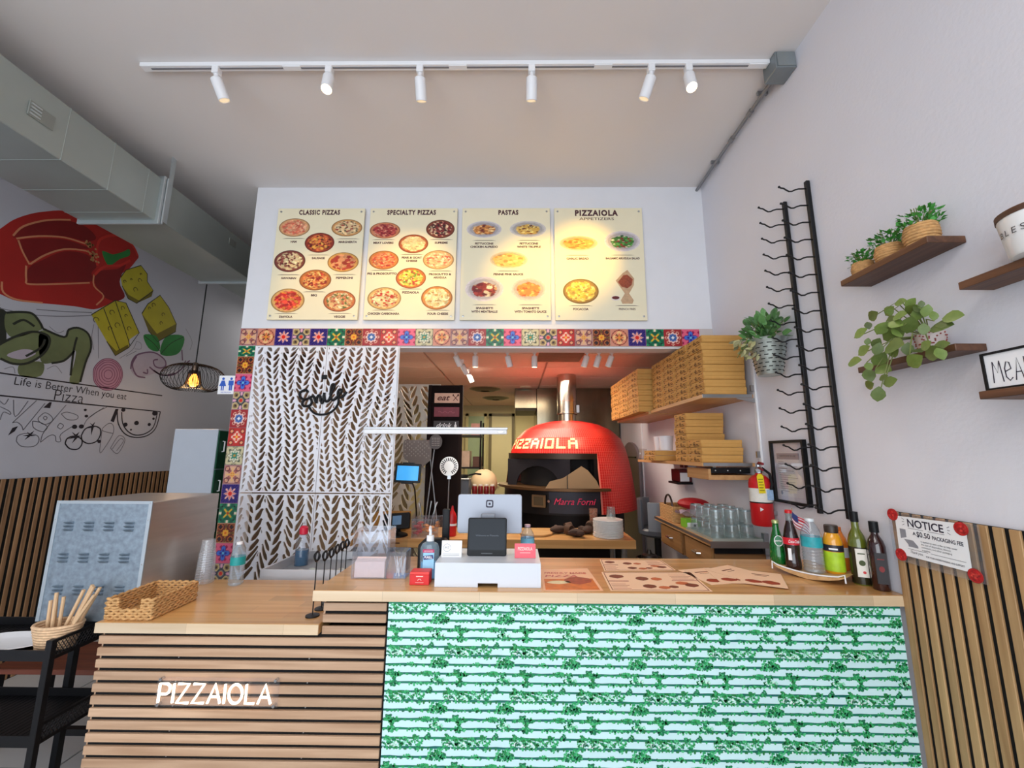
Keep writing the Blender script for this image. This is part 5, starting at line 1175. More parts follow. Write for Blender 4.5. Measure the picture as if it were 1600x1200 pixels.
# sanitiser
hx, hy = -.335, 1.672
hs = thing('hand_sanitizer', 'clear pump bottle of hand sanitiser with a blue label on the bar', 'bottle', (hx, hy, BZ))
obj('bottle', MB().lathe([(0, BZ), (.034, BZ), (.037, BZ+.006), (.037, BZ+.112), (.030, BZ+.128), (.013, BZ+.137), (.013, BZ+.142)], (hx, hy, 0), 22, sy=.68, cap=False), GLASS('sanitiser_plastic', (216,236,246), .16), hs)
obj('gel', MB().lathe([(0, BZ+.004), (.032, BZ+.004), (.034, BZ+.010), (.034, BZ+.06), (0, BZ+.06)], (hx, hy, 0), 20, sy=.66), M('blue_gel', (96,186,230), .2, var=.05), hs)
Fh = FB(hy-.0265)
obj('label_print', MB().prism(rrect(hx-.020, hx+.022, BZ+.040, BZ+.102, .003), Fh, .0006), M('sanitiser_label', (150,206,236), .5, var=.1, scale=30), hs)
obj('label_print', MB().prism(rrect(hx-.022, hx+.022, BZ+.100, BZ+.112, .002), Fh, .0007), M('label_magenta', (190,40,96), .5), hs)
obj('label_print', MB().prism([(hx-.018, BZ+.074), (hx+.020, BZ+.078), (hx+.018, BZ+.092), (hx-.020, BZ+.088)], Fh, .0011), M('label_navy', (36,40,110), .5), hs)
text('PURELL', at(Fh, hx, BZ+.0795, .0013), .008, PAPER, hs, w=.032, bold=.03, shear=.2)
text('ADVANCED', at(Fh, hx, BZ+.1035, .0009), .005, PAPER, hs, w=.034)
obj('pump_cap', MB().lathe([(.0145, BZ+.138), (.0145, BZ+.158), (.006, BZ+.160), (.005, BZ+.186), (0, BZ+.186)], (hx, hy, 0), 14), PAPER, hs)
obj('nozzle', MB().tube([(hx, hy, BZ+.186), (hx, hy-.008, BZ+.191), (hx+.004, hy-.034, BZ+.184)], .0052, 8), PAPER, hs)
# red card box
rb = thing('card_box', 'small red cardboard box of cards at the bar edge', 'box', (-.352, 1.61, BZ))
REDC = M('red_card', (214,34,36), .5)
obj('tray', MB().box(-.389, -.318, 1.588, 1.640, BZ, BZ+.036), REDC, rb, bevel=.001)
obj('lid_flap', MB().box(-.389, -.318, 1.588, 1.640, BZ+.0365, BZ+.045), M('red_card_light', (236,70,66), .5), rb, bevel=.001)
F = FB(1.588)
obj('line_print', MB().prism([(-.366, BZ+.0285), (-.340, BZ+.0285), (-.340, BZ+.032), (-.366, BZ+.032)], F, .0004), M('card_cream', (250,206,200), .6), rb)
q = MB().stroke([(-.360, BZ+.016), (-.356, BZ+.021), (-.350, BZ+.021), (-.346, BZ+.016)], .0018, F, .0002, .0003).prism([(-.368, BZ+.008), (-.338, BZ+.008), (-.338, BZ+.0095), (-.368, BZ+.0095)], F, .0004)
obj('mark_print', q, M('card_cream', (250,206,200), .6), rb)
# acrylic holders
def acry(x0, x1, y0, y1, z0, h, parent, hf=None):
    w = .0025
    obj('clear_wall', MB().box(x0, x1, y1-w, y1, z0, z0+h).box(x0, x0+w, y0, y1-w, z0, z0+h).box(x1-w, x1, y0, y1-w, z0, z0+h).box(x0, x1, y0, y0+w, z0+w, z0+(hf or h)).box(x0+w, x1-w, y0+w, y1-w, z0, z0+w), CLEAR, parent)
ah = thing('acrylic_holder', 'tall clear acrylic dispenser on the bar near the black table stands', 'holder', (-.56, 1.70, BZ))
acry(-.632, -.496, 1.655, 1.76, BZ, .178, ah, .075)
obj('divider', MB().box(-.628, -.500, 1.70, 1.7025, BZ+.003, BZ+.165), CLEAR, ah)
q = MB()
for i in range(4): q.box(-.622, -.506, 1.662+i*.008, 1.6635+i*.008, BZ+.004, BZ+.062+.004*i)
obj('napkin', q, M('napkin_pink', (240,214,206), .8), ah)
ah2 = thing('acrylic_cup', 'square clear acrylic cup of wrapped toothpicks on the bar', 'holder', (-.462, 1.70, BZ))
acry(-.500, -.424, 1.660, 1.735, BZ, .098, ah2)
for i in range(11):
    x, y = rl.uniform(-.485, -.44), rl.uniform(1.672, 1.722); dx, dy = rl.uniform(-.022, .022), rl.uniform(-.018, .018)
    dx = max(-.490-x, min(dx, -.434-x))
    o = obj('toothpick', MB().tube([(x, y, BZ+.006), (x+dx, max(1.668, min(1.727, y+dy)), BZ+.068)], .0019, 5), PAPER); tag(o, 'white wrapped toothpick standing in the clear square cup', 'toothpick', 'wrapped toothpicks in the acrylic cup')
# table stands along the bar end
GT = 'black table stands along the bar end'
names = ['first', 'second', 'third', 'fourth', 'fifth', 'sixth']
for i, (y, zt) in enumerate(((1.600, 1.161), (1.668, 1.147), (1.724, 1.145), (1.777, 1.148), (1.827, 1.150), (1.874, 1.150))):
    x = -.742
    t = thing('table_stand', f'thin black wire table stand with a round foot, {names[i]} from the counter front edge', 'table stand', (x, y, LZ), GT)
    obj('foot', MB().lathe([(0, LZ), (.024, LZ), (.024, LZ+.004), (.004, LZ+.006), (0, LZ+.006)], (x, y, 0), 20), BLACK, t)
    obj('rod', MB().cyl((x, y, LZ+.004), (x, y, zt-.012), .0022, 7), BLACK, t)
    d = str(i+1)
    obj('ring', MB().tube([(x, y+.016*math.cos(a*.524), zt+.004+.018*math.sin(a*.524)) for a in range(12)], .0032, 6, closed=True), BLACK, t)
    obj('ring', MB().tube([(x+.011*math.cos(a*.524), y, zt+.004+.014*math.sin(a*.524)) for a in range(12)], .0028, 6, closed=True), BLACK, t)
# printed mats
SAL = M('salmon_paper', (246,206,172), .6, var=.02); BROWN = M('print_brown', (126,60,36), .7); TERR = M('print_terracotta', (200,104,60), .7, var=.2, scale=30)
def sheet(name, label, P, z, mat, group=None):
    t = thing(name, label, 'printed sheet', (sum(p[0] for p in P)/4, sum(p[1] for p in P)/4, z), group)
    obj('paper', MB().prism(P, FT(z), .0007), mat, t)
    def uv(u, v): # u along the front edge, v towards the back
        a = Vector(P[0]).lerp(Vector(P[1]), u); b = Vector(P[3]).lerp(Vector(P[2]), u); q = a.lerp(b, v); return (q.x, q.y)
    return t, uv, FT(z+.0008)
def patch(t, uv, F, name, rects, mat, d=.0002):
    for r in rects: obj(name, MB().prism([uv(r[0], r[1]), uv(r[2], r[1]), uv(r[2], r[3]), uv(r[0], r[3])], F, d), mat, t)
def ovals(t, uv, F, items, mat, name='food_print'):
    for u, v, a, b in items:
        obj(name, MB().prism([uv(u+a*math.cos(k*.524), v+b*math.sin(k*.524)*(1+.1*math.sin(k*2.3))) for k in range(12)], F, .0003), mat, t)
t, uv, F = sheet('flyer', 'orange printed flyer lying beside the white drawer box', [(.098, 1.540), (.311, 1.545), (.303, 1.826), (.104, 1.806)], BZ, M('flyer_peach', (246,190,150), .6))
patch(t, uv, F, 'photo_print', [(.04, .03, .95, .50)], M('flyer_orange', (214,110,36), .6, var=.3, scale=26))
ovals(t, uv, F, [(.66, .42, .26, .16)], M('flyer_dark', (160,60,28), .6, var=.4, scale=50)); ovals(t, uv, F, [(.3, .34, .22, .07)], M('flyer_pale', (246,214,170), .6, var=.2, scale=40))
text('FRESHLY MADE', F @ Matrix.Translation((.20, 1.742, .0002)), .022, RED, t, w=.17, bold=.02, shear=.15); text('PIZZA', F @ Matrix.Translation((.18, 1.700, .0002)), .026, RED, t, w=.13, bold=.02, shear=.15)
GP = 'placemat menus on the bar'
for lb, P in (('placemat menu lying at the back edge of the bar', [(.366, 1.790), (.668, 1.810), (.662, 1.975), (.384, 1.976)]), ('placemat menu lying at the front edge of the bar', [(.336, 1.545), (.696, 1.548), (.716, 1.782), (.350, 1.774)])):
    t, uv, F = sheet('placemat_menu', lb, P, BZ, SAL, GP)
    patch(t, uv, F, 'border_print', [(.02, .03, .98, .045), (.02, .955, .98, .97), (.02, .045, .028, .955), (.972, .045, .98, .955)], BROWN)
    patch(t, uv, F, 'band_print', [(.03, .46, .24, .50), (.70, .50, .97, .53)], M('band_mauve', (170,90,80), .6))
    patch(t, uv, F, 'list_print', [(.04, .10+.075*i, .22-.03*(i % 2), .115+.075*i) for i in range(4)]+[(.72, .58+.08*i, .95-.04*(i % 2), .595+.08*i) for i in range(4)], M('band_mauve', (170,90,80), .6))
    ovals(t, uv, F, [(.14, .74, .08, .10), (.40, .62, .07, .10), (.42, .22, .07, .09), (.66, .20, .05, .06), (.86, .28, .07, .09)], BROWN); ovals(t, uv, F, [(.55, .60, .06, .08), (.56, .16, .06, .07), (.78, .38, .07, .08)], TERR)
GF = 'folded flyers spread near the drinks'
for i, (cx, cy, a, lb) in enumerate(((.775, 1.735, .25, 'salmon flyer nearest the placemats in the fan of flyers'), (.86, 1.735, -.12, 'salmon flyer second in the fan from the placemats'), (.905, 1.765, .5, 'salmon flyer standing out to the back of the fan'), (.955, 1.695, -.45, 'salmon flyer nearest the drinks tray in the fan'))):
    c, s = math.cos(a), math.sin(a)
    P = [(cx+x*c-y*s, cy+x*s+y*c) for x, y in ((-.075, -.10), (.075, -.10), (.075, .10), (-.075, .10))]
    z = BZ+.0012*i
    t, uv, F = sheet('flyer', lb, P, z, SAL, GF)
    ovals(t, uv, F, [(.3, .22, .2, .10), (.68, .25, .2, .12)], M('flyer_dark', (160,60,28), .6, var=.4, scale=50)); patch(t, uv, F, 'title_print', [(.3, .74, .7, .78), (.36, .66, .64, .68)], BROWN)

# ------------------------------------------------------------------ drinks corner
A_, B_ = Vector((1.065, 1.800)), Vector((1.210, 1.605)); uu = (B_-A_).normalized(); nn = Vector((-uu.y, uu.x)); Lc = (B_-A_).length
dt = thing('drinks_tray', 'boat-shaped wooden tray with a white rim holding the drinks', 'tray', (1.20, 1.74, BZ))
prof = [(0, .030), (.02, .020), (.05, .011), (.09, .004), (.1215, 0), (.153, .004), (.193, .011), (.223, .020), (Lc, .030)]
top = [(a, .018+.014*((a-Lc/2)/(Lc/2))**2) for a, _ in prof]
mb = MB(); m = len(prof); W = .165
P3 = lambda a, w, z: (A_.x+uu.x*a+nn.x*w, A_.y+uu.y*a+nn.y*w, BZ+z)
for w in (0, W):
    for (a, z) in prof: mb.v.append(P3(a, w, z))
    for (a, z) in top: mb.v.append(P3(a, w, z))
for i in range(m-1):
    a, b = i, i+1
    mb.f += [(a, b, m+b, m+a), (2*m+a, 3*m+a, 3*m+b, 2*m+b), (a, 2*m+a, 2*m+b, b), (m+a, m+b, 3*m+b, 3*m+a)]
mb.f += [(0, m, 3*m, 2*m), (m-1, 3*m-1, 4*m-1, 2*m-1)]
obj('hull', mb, WOOD('tray_wood', (214,172,120), (190,146,96), 0, .5), dt)
rim = [P3(a, -.002, z+.004) for a, z in top]
obj('rim', MB().tube([P3(-.001, -.002, .014)]+[P3(0, -.002, .042)]+rim[1:-1]+[P3(Lc, -.002, .042), P3(Lc+.001, -.002, .014)], .0028, 6), PAPER, dt)
DZ = BZ+.021
GREEN = GLASS('green_bottle_glass', (30,140,60), .45, .04, 1.5)
def bottle(name, label, x, y, z, prof, mat, cap=None, n=22, capname='cap'):
    t = thing(name, label, 'bottle', (x, y, z))
    obj('bottle_body', MB().lathe([(r, z+h) for r, h in prof], (x, y, 0), n, cap=False), mat, t)
    if cap: obj(capname, MB().lathe([(r, z+h) for r, h in cap[1]], (x, y, 0), 14), cap[0], t)
    return t
def band(t, x, y, z, r, h0, h1, mat, name='label'):
    return obj(name, MB().lathe([(r, z+h0), (r, z+h1)], (x, y, 0), 24, cap=False), mat, t)
def facing(x, y, r, z, a=-1.9):
    return FRM((x+r*math.cos(a), y+r*math.sin(a), z), (-math.sin(a), math.cos(a), 0), (0,0,1))
x, y = 1.112, 1.832; z = DZ+.002
t = bottle('green_soda_bottle', 'short green glass bottle of sparkling water on the drinks tray', x, y, z, [(0,0),(.028,0),(.031,.006),(.031,.035),(.029,.075),(.021,.110),(.013,.140),(.0115,.165),(.0125,.170)], GREEN, (M('pale_gold_cap', (190,200,140), .35, .6), [(.0135,.166),(.0135,.176),(.010,.179),(0,.179)]))
obj('liquid', MB().lathe([(0, z+.003), (.027, z+.003), (.029, z+.035), (.026, z+.078), (.018, z+.112), (0, z+.125)], (x, y, 0), 18), M('green_liquid', (14,96,40), .15), t)
Fp = facing(x, y, .0245, z+.098); obj('label', MB().ell(0, 0, .016, .021, Fp, .003), M('label_green', (60,130,90), .5), t); obj('label', MB().stroke([(.0155*math.cos(i*.3142), .0205*math.sin(i*.3142)) for i in range(20)], .0025, Fp, .0034, .0004, True), PAPER, t)
text('perrier', Fp @ Matrix.Translation((0, -.003, .004)), .008, PAPER, t, w=.026, bold=.02)
x, y = 1.134, 1.772; z = DZ+.0005
COLA = M('cola', (34,10,10), .12, coat=.6)
t = bottle('cola_bottle', 'tall glass cola bottle with a red label and cap on the drinks tray', x, y, z, [(0,0),(.027,0),(.029,.008),(.029,.03),(.026,.055),(.0285,.085),(.0285,.115),(.022,.150),(.0135,.180),(.0125,.186)], COLA, (RED, [(.0135,.217),(.0135,.227),(.0105,.230),(0,.230)]))
obj('neck', MB().lathe([(.0125, z+.186), (.0115, z+.205), (.013, z+.217)], (x, y, 0), 16, cap=False), GLASS('bottle_neck_glass', (200,206,206), .15), t)
band(t, x, y, z, .0292, .095, .122, M('cola_label', (206,30,50), .4)); Fq = facing(x, y, .0295, z+.108, -1.85)
text('Coca-Cola', Fq @ Matrix.Translation((0, -.004, .0012)), .0115, PAPER, t, w=.038, shear=.3, bold=.01)
obj('side_label', MB().prism([(-.010, -.072), (.002, -.072), (.002, -.026), (-.010, -.026)], facing(x, y, .0288, z+.108, -2.3), .0012), PAPER, t)
fg = thing('small_flag', 'small striped flag on a stick among the drinks', 'flag', (1.176, 1.812, DZ))
obj('stick', MB().cyl((1.176, 1.812, DZ+.002), (1.176, 1.812, DZ+.232), .0016, 6), M('stick_wood', (190,150,100), .6), fg)
def flagc(u, v):
    c = np.where((np.floor((v+1)/2*9) % 2 == 0)[:, None], np.array([200,40,56.]), np.array([240,236,236.])); c[(u < -.15) & (v > -.05)] = (40,54,110); return c
mb = grid(flagc, .075, .055, 17, 19, FRM((0,0,0), (1,0,0), (0,0,1)))
mb.v = [(1.177+(p[0]+.0375)*.62+.006*math.sin(p[0]*60), 1.812-.02*(p[0]+.0375)/.075, DZ+.198+p[2]-.75*(p[0]+.0375)+.004*math.sin(p[0]*80)) for p in mb.v]
obj('cloth', mb, PRINT('cloth_print', .8), fg)
WB = GLASS('water_bottle_plastic', (236,244,250), .10, .06, 1.3)
def water(name, label, x, y, z, r, h, band_c=(40,160,170), cap=True, capm=None, ridges=True):
    pr = [(0, 0), (r*.8, 0), (r, .006)]
    n = 7
    for i in range(n): pr += [(r, h*(.06+.055*i)), (r*.93, h*(.087+.055*i))]
    pr += [(r, h*.46), (r*1.0, h*.70), (r*.82, h*.80), (r*.42, h*.92), (r*.40, h*.94)]
    t = bottle(name, label, x, y, z, pr, WB, (capm or PAPER, [(r*.44, h*.94), (r*.44, h-.001), (0, h)]) if cap else None)
    b = band(t, x, y, z, r*1.012, h*.47, h*.66, M('water_label_%d_%d' % (band_c[0], band_c[1]), band_c, .45, var=.25, scale=40))
    return t
x, y = 1.186, 1.727
t = water('water_bottle', 'clear ribbed water bottle with a teal label on the drinks tray', x, y, DZ, .036, .205, capm=M('clear_cap', (214,222,226), .3))
x, y = 1.257, 1.711
t = bottle('juice_bottle', 'juice bottle with a dark cap and lime label on the drinks tray', x, y, DZ-.003+.004, [(0,0),(.030,0),(.033,.006),(.033,.095),(.032,.120),(.026,.142),(.019,.155)], M('amber_juice', (226,156,30), .15, coat=.5), (M('dark_brown_cap', (50,36,26), .4), [(.023,.152),(.024,.176),(.022,.180),(0,.180)]))
band(t, x, y, DZ+.001, .0336, .010, .082, M('lime_label', (170,206,40), .45, var=.2, scale=40)); band(t, x, y, DZ+.001, .0337, .084, .108, M('black_label', (36,34,44), .4))
obj('line_print', MB().prism([(-.014, -.002), (.014, -.002), (.014, .004), (-.014, .004)], facing(x, y, .0340, DZ+.094, -2.2), .0012), PAPER, t)
x, y = 1.312, 1.752
t = bottle('orange_soda_bottle', 'orange soda bottle with a blue and white label at the tray wall end', x, y, DZ+.004, [(0,0),(.027,0),(.030,.006),(.030,.10),(.025,.120),(.014,.145),(.012,.15)], M('orange_soda', (236,128,30), .15, coat=.5), (M('orange_cap', (220,110,30), .4), [(.0135,.148),(.0135,.163),(0,.164)]))
band(t, x, y, DZ+.004, .0306, .050, .088, M('soda_label', (240,240,244), .45)); text('FANTA', facing(x, y, .0312, DZ+.068, -2.4) @ Matrix.Translation((0, -.004, .001)), .014, M('label_navy', (36,40,110), .5), t, w=.04, bold=.03)
OILG = M('olive_oil_glass', (96,104,30), .1, coat=.8, var=.15)
x, y = 1.306, 1.650
t = bottle('oil_bottle', 'green olive oil bottle with a pale label by the wall', x, y, BZ, [(0,0),(.027,0),(.029,.005),(.029,.155),(.024,.175),(.0125,.20),(.0115,.232)], OILG, (BLACKP, [(.0135,.225),(.0135,.262),(0,.263)]), n=20)
obj('oil', MB().lathe([(.0294, BZ+.004), (.0294, BZ+.135)], (x, y, 0), 20, cap=False), M('dark_oil', (44,40,22), .2), t)
Fo = facing(x, y, .0265, BZ+.085, -2.0); obj('label', MB().prism([(-.017, -.055), (.017, -.055), (.017, .045), (-.017, .045)], Fo, .0036), M('oil_label', (232,226,214), .6), t)
q = MB().ell(0, -.005, .010, .010, Fo, .0038).prism([(-.011, .026), (.011, .026), (.011, .030), (-.011, .030)], Fo, .0006, .0036); obj('label_print', q, M('olive_print', (70,80,40), .6), t)
obj('label_print', MB().ell(.004, -.038, .005, .005, Fo, .0038), RED, t)
x, y = 1.322, 1.585
t = bottle('vinegar_bottle', 'dark vinegar bottle with a black cap at the corner of the bar', x, y, BZ, [(0,0),(.025,0),(.027,.005),(.027,.150),(.022,.170),(.0115,.190),(.011,.205)], M('vinegar_glass', (46,20,20), .1, coat=.8), (BLACKP, [(.0145,.198),(.0145,.236),(0,.237)]), n=20)
Fo = facing(x, y, .0245, BZ+.085, -2.0); obj('label', MB().prism([(-.016, -.06), (.016, -.06), (.016, .045), (-.016, .045)], Fo, .0036), M('vinegar_label', (30,24,28), .5), t)
q = MB().ell(0, -.01, .008, .010, Fo, .0038).prism([(-.010, .022), (.010, .022), (.010, .025), (-.010, .025)], Fo, .0006, .0036); obj('label_print', q, M('vinegar_red', (130,40,40), .6), t)
x, y = .052, 1.90
t = water('water_bottle', 'small water bottle with a blue label behind the pink card', x, y, BZ, .030, .165, (120,190,226), capm=M('pinkish_cap', (206,170,180), .4))

# ================================================================== ON THE LOW COUNTER
x, y = -1.262, 1.945
t = water('water_bottle', 'water bottle with a teal label on the low counter by the tile column', x, y, LZ, .030, .185, (30,150,150))
bsk = thing('wicker_tray', 'long shallow wicker tray with a notched end on the low counter', 'basket', (-1.375, 1.65, LZ))
mb = MB(); x0, x1, y0, y1 = -1.458, -1.292, 1.548, 1.752
for i in range(8):
    z = LZ+.006+i*.0088
    def run(pts):
        out = []
        for a, b in zip(pts[:-1], pts[1:]):
            n = max(2, int((Vector(b)-Vector(a)).length/.008))
            for k in range(n): out.append(Vector(a).lerp(Vector(b), k/n))
        out.append(Vector(pts[-1])); 
        return [(p.x+.0012*math.sin(j*1.9+i*math.pi), p.y+.0012*math.sin(j*1.9+i*math.pi), z+.0028*math.sin(j*1.9+i*math.pi)) for j, p in enumerate(out)]
    if i < 4: mb.tube(run([(x0, y0, 0), (x1, y0, 0), (x1, y1, 0), (x0, y1, 0), (x0, y0+.004, 0)]), .0052, 6)
    else: mb.tube(run([(x0+.125, y0, 0), (x1, y0, 0), (x1, y1, 0), (x0, y1, 0), (x0, y0, 0), (x0+.045, y0, 0)]), .0052, 6)
obj('woven_side', mb, WICKER, bsk, cut=80)
obj('woven_base', MB().box(x0, x1, y0, y1, LZ, LZ+.006), WICKER, bsk)
# plastic cup stack
x, y = -1.425, 1.972
t = thing('cup_stack', 'tall upside-down stack of clear plastic cups on the low counter', 'cups', (x, y, LZ))
cupm = GLASS('plastic_cup', (240,242,246), .22, .08, 1.4)
for i in range(13):
    z = LZ+i*.0105; r = .0375-.0005*i
    obj('cup', MB().lathe([(r, z), (r+.0016, z+.001), (r+.0012, z+.004), (r*.99, z+.004), (.026, z+.062), (0, z+.062)] if i == 12 else [(r, z), (r+.0016, z+.001), (r+.0012, z+.004), (r*.97, z+.0155)], (x, y, 0), 22, cap=False), cupm, t)

# ================================================================== STEEL CASE AND CART
cs_ = thing('steel_case', 'large galvanised equipment case with louvred front beside the low counter', 'appliance', (-1.69, 1.91, .885))
FY = 1.722
obj('body', MB().box(-1.888, -1.502, FY+.004, 2.112, .885, 1.341), M('case_steel', (190,182,174), .28, .8, var=.10, scale=3, stretch=(1,1,14)), cs_, bevel=.003)
fp = obj('front_panel', MB().box(-1.892, -1.498, FY, FY+.006, .885, 1.345), GALV, cs_, bevel=.002)
obj('edge_trim', MB().box(-1.894, -1.880, FY-.003, FY, .885, 1.346).box(-1.510, -1.496, FY-.003, FY, .885, 1.346).box(-1.880, -1.510, FY-.003, FY, 1.334, 1.346), M('edge_zinc', (190,200,206), .35, .7), cs_)
lm = None
for r in range(3):
    for c in range(4):
        for k in range(3):
            lx, lz = -1.81+c*.083, 1.262-r*.122-k*.014
            if lm is None:
                o = obj('louver', MB().prism([(0, 0), (.012, 0), (.0, -.009)], FRM((lx, FY, lz), (0,-1,0), (0,0,1)), .034), GALV, cs_); lm = o.data; l0 = (lx, lz)
            else: piece('louver', lm, Matrix.Translation(Vector((lx-l0[0], 0, lz-l0[1]))+worldloc(cs_)), cs_)
for sx in (-1.887, -1.503):
    for sz in (.93, 1.10, 1.27, 1.338): obj('rivet', MB().lathe([(0, 0), (.0035, 0), (0, .002)], n=8, M=FRM((sx, FY-.003, sz), (1,0,0), (0,0,1))), STEEL, cs_)
stn = thing('case_stand', 'narrow black stand carrying the galvanised case', 'stand', (-1.69, 1.92, 0))
obj('shelf', MB().box(-1.89, -1.50, 1.87, 2.11, .868, .884), BLACK, stn)
for sx in (-1.88, -1.51):
    for sy in (1.88, 2.10): obj('leg', MB().box(sx-.012, sx+.012, sy-.012, sy+.012, 0, .868), BLACK, stn)
ct = thing('utility_cart', 'black three-tier metal cart with mesh trays beside the low counter', 'cart', (-1.96, 1.70, 0))
cx0, cx1, cy0, cy1 = -2.25, -1.660, 1.575, 1.86
for zt in (.835, .565, .27):
    obj('tray', MB().box(cx0, cx1, cy0, cy1, zt-.022, zt-.018).box(cx0, cx1, cy0-.004, cy0, zt-.024, zt+.012).box(cx0, cx1, cy1, cy1+.004, zt-.024, zt+.012), BLACK, ct)
    for sxx in (cx0, cx1):
        obj('side_rail', MB().box(sxx-.004, sxx+.004, cy0, cy1, zt+.034, zt+.044), BLACK, ct); obj('side_rail', MB().box(sxx-.004, sxx+.004, cy0, cy1, zt-.024, zt-.012), BLACK, ct)
    mb = MB()
    for k in range(24):
        yy = cy0+(cy1-cy0)*k/23
        mb.tube([(cx1, yy, zt-.012), (cx1, min(cy1, yy+.03), zt+.034)], .0014, 4).tube([(cx1, yy, zt-.012), (cx1, max(cy0, yy-.03), zt+.034)], .0014, 4)
    for k in range(30):
        xx = cx0+(cx1-cx0)*k/29; mb.box(xx-.0015, xx+.0015, cy0, cy1, zt-.018, zt-.0165)
    stuff(obj('mesh', mb, BLACK, ct))
for sx in (cx0, cx1):
    for sy in (cy0, cy1): obj('post', MB().box(sx-.011, sx+.011, sy-.011, sy+.011, .06, .882), BLACK, ct, bevel=.002); obj('caster', MB().lathe([(0, -.012), (.03, -.012), (.03, .012), (0, .012)], (sx, sy, .03), 14, M=Matrix.Rotation(math.pi/2, 4, 'X')), BLACKP, ct)
hd = MB()
obj('end_handle', MB().tube([(cx0, cy0, .87), (cx0, cy0, .935), (cx0, cy1, .935), (cx0, cy1, .87)], .011, 8).tube([(cx0, cy0, .90), (cx0, cy1, .90)], .006, 6), BLACK, ct)
zc_ = .8195
pl = thing('oval_plate', 'white oval paper plate on the top tray of the black cart', 'plate', (-1.95, 1.675, zc_))
PL = MB().lathe([(0, zc_+.001), (.07, zc_+.001), (.085, zc_+.006), (.115, zc_+.016), (.118, zc_+.017), (.113, zc_+.019), (.083, zc_+.009), (.07, zc_+.004), (0, zc_+.004)], (-1.93, 1.668, 0), 32, sx=1.35, sy=.72)
obj('plate_body', PL, PAPER, pl)
sx_, sy_ = -1.735, 1.66
sb = thing('straw_basket', 'small woven straw basket of drinking straws on the black cart', 'basket', (sx_, sy_, zc_))
mb = MB()
for i in range(9):
    z = zc_+.006+i*.0095; r = .050+.0022*i
    mb.tube([(sx_+r*1.15*math.cos(k*.2094), sy_+r*.8*math.sin(k*.2094), z+.0022*math.sin(k*3.14159+i*3.14159)) for k in range(30)], .0062, 6, closed=True)
mb.lathe([(0, zc_), (.050, zc_), (.050, zc_+.008), (0, zc_+.008)], (sx_, sy_, 0), 20, sx=1.15, sy=.8)
obj('woven_side', mb, WICKERL, sb, cut=80)
STRAW = M('paper_straw', (214,178,138), .7, var=.08, scale=40)
for i, (dx, dy, lx, ln) in enumerate(((-.040, .0, -.10, .10), (-.020, .012, -.16, .125), (-.014, -.01, -.10, .13), (-.008, .014, -.06, .11), (.012, -.012, .32, .15), (.020, .008, .34, .165), (.030, -.008, .38, .165), (.038, .010, .42, .16), (.030, -.024, .55, .15))):
    a = Vector((sx_+dx, sy_+dy*.7, zc_+.012)); d = Vector((lx, .05, 1)).normalized()
    mbx = MB().tube([a, a+d*(ln+.05)], .0058, 8)
    o = obj('drinking_straw', mbx, STRAW); tag(o, f'wrapped drinking straw in the small straw basket, {["first","second","third","fourth","fifth","sixth","seventh","eighth","last"][i]} from the oval plate side', 'straw', 'wrapped straws in the basket')
bn = thing('low_bench', 'low bench with reddish wood top and black legs behind the cart', 'bench', (-2.35, 2.42, 0))
obj('top', MB().box(-2.74, -1.95, 2.30, 2.62, .405, .430), WOOD('reddish_bench_wood', (126,66,46), (96,46,32), 0, .4), bn, bevel=.003)
for sx in (-2.71, -1.98):
    for sy in (2.33, 2.59): obj('leg', MB().box(sx-.018, sx+.018, sy-.018, sy+.018, 0, .405), BLACK, bn)
obj('stretcher', MB().box(-2.71, -1.98, 2.575, 2.605, .12, .15).box(-2.71, -1.98, 2.315, 2.345, .12, .15), BLACK, bn)

# ================================================================== KITCHEN: WALL SHELVES ON THE RIGHT
sa = thing('box_shelf', 'upper pale wood wall shelf loaded with pizza boxes', 'shelf', (1.2, 2.75, 1.86))
obj('board', MB().box(1.055, XR-.001, 2.30, 3.19, 1.862, 1.884), SHELFW, sa, bevel=.001)
obj('end_trim', MB().box(1.055, XR-.02, 2.296, 2.30, 1.864, 1.884), STEEL, sa)
sb_ = thing('box_shelf', 'rear section of the upper pale wood shelf, over the oven side', 'shelf', (1.2, 3.7, 1.86))
obj('board', MB().box(1.04, XR-.001, 3.20, 4.20, 1.855, 1.877), SHELFW, sb_, bevel=.001)
sc_ = thing('box_shelf', 'lower pale wood wall shelf carrying a few pizza boxes', 'shelf', (1.2, 2.9, 1.48))
obj('board', MB().box(1.055, XR-.001, 2.36, 3.60, 1.480, 1.500), SHELFW, sc_, bevel=.001)
obj('end_trim', MB().box(1.06, XR-.02, 2.356, 2.36, 1.482, 1.500), STEEL, sc_)
for nm, y, z0, z1, lb in (('shelf_standard', 2.29, 1.46, 2.26, 'white slotted shelf standard on the wall by the bucket plant'), ('shelf_standard', 4.42, .95, 1.92, 'white slotted shelf standard on the wall near the oven')):
    t = thing(nm, lb, 'shelf bracket', (XR-.006, y, z0), 'white shelf standards')
    obj('strip', MB().box(XR-.012, XR-.001, y-.011, y+.011, z0, z1), M('standard_white', (232,232,234), .4), t, bevel=.001)
    if y < 3:
        for z in (1.835,): obj('bracket', MB().prism([(0, 0), (-.10, .022), (-.10, .026), (0, .026)], FRM((XR-.012, y+.004, z), (1,0,0), (0,0,1)), .008), STEEL, t)
        for z in (1.90, 1.53): obj('bracket_hook', MB().box(XR-.03, XR-.012, y-.006, y+.006, z, z+.035), STEEL, t)
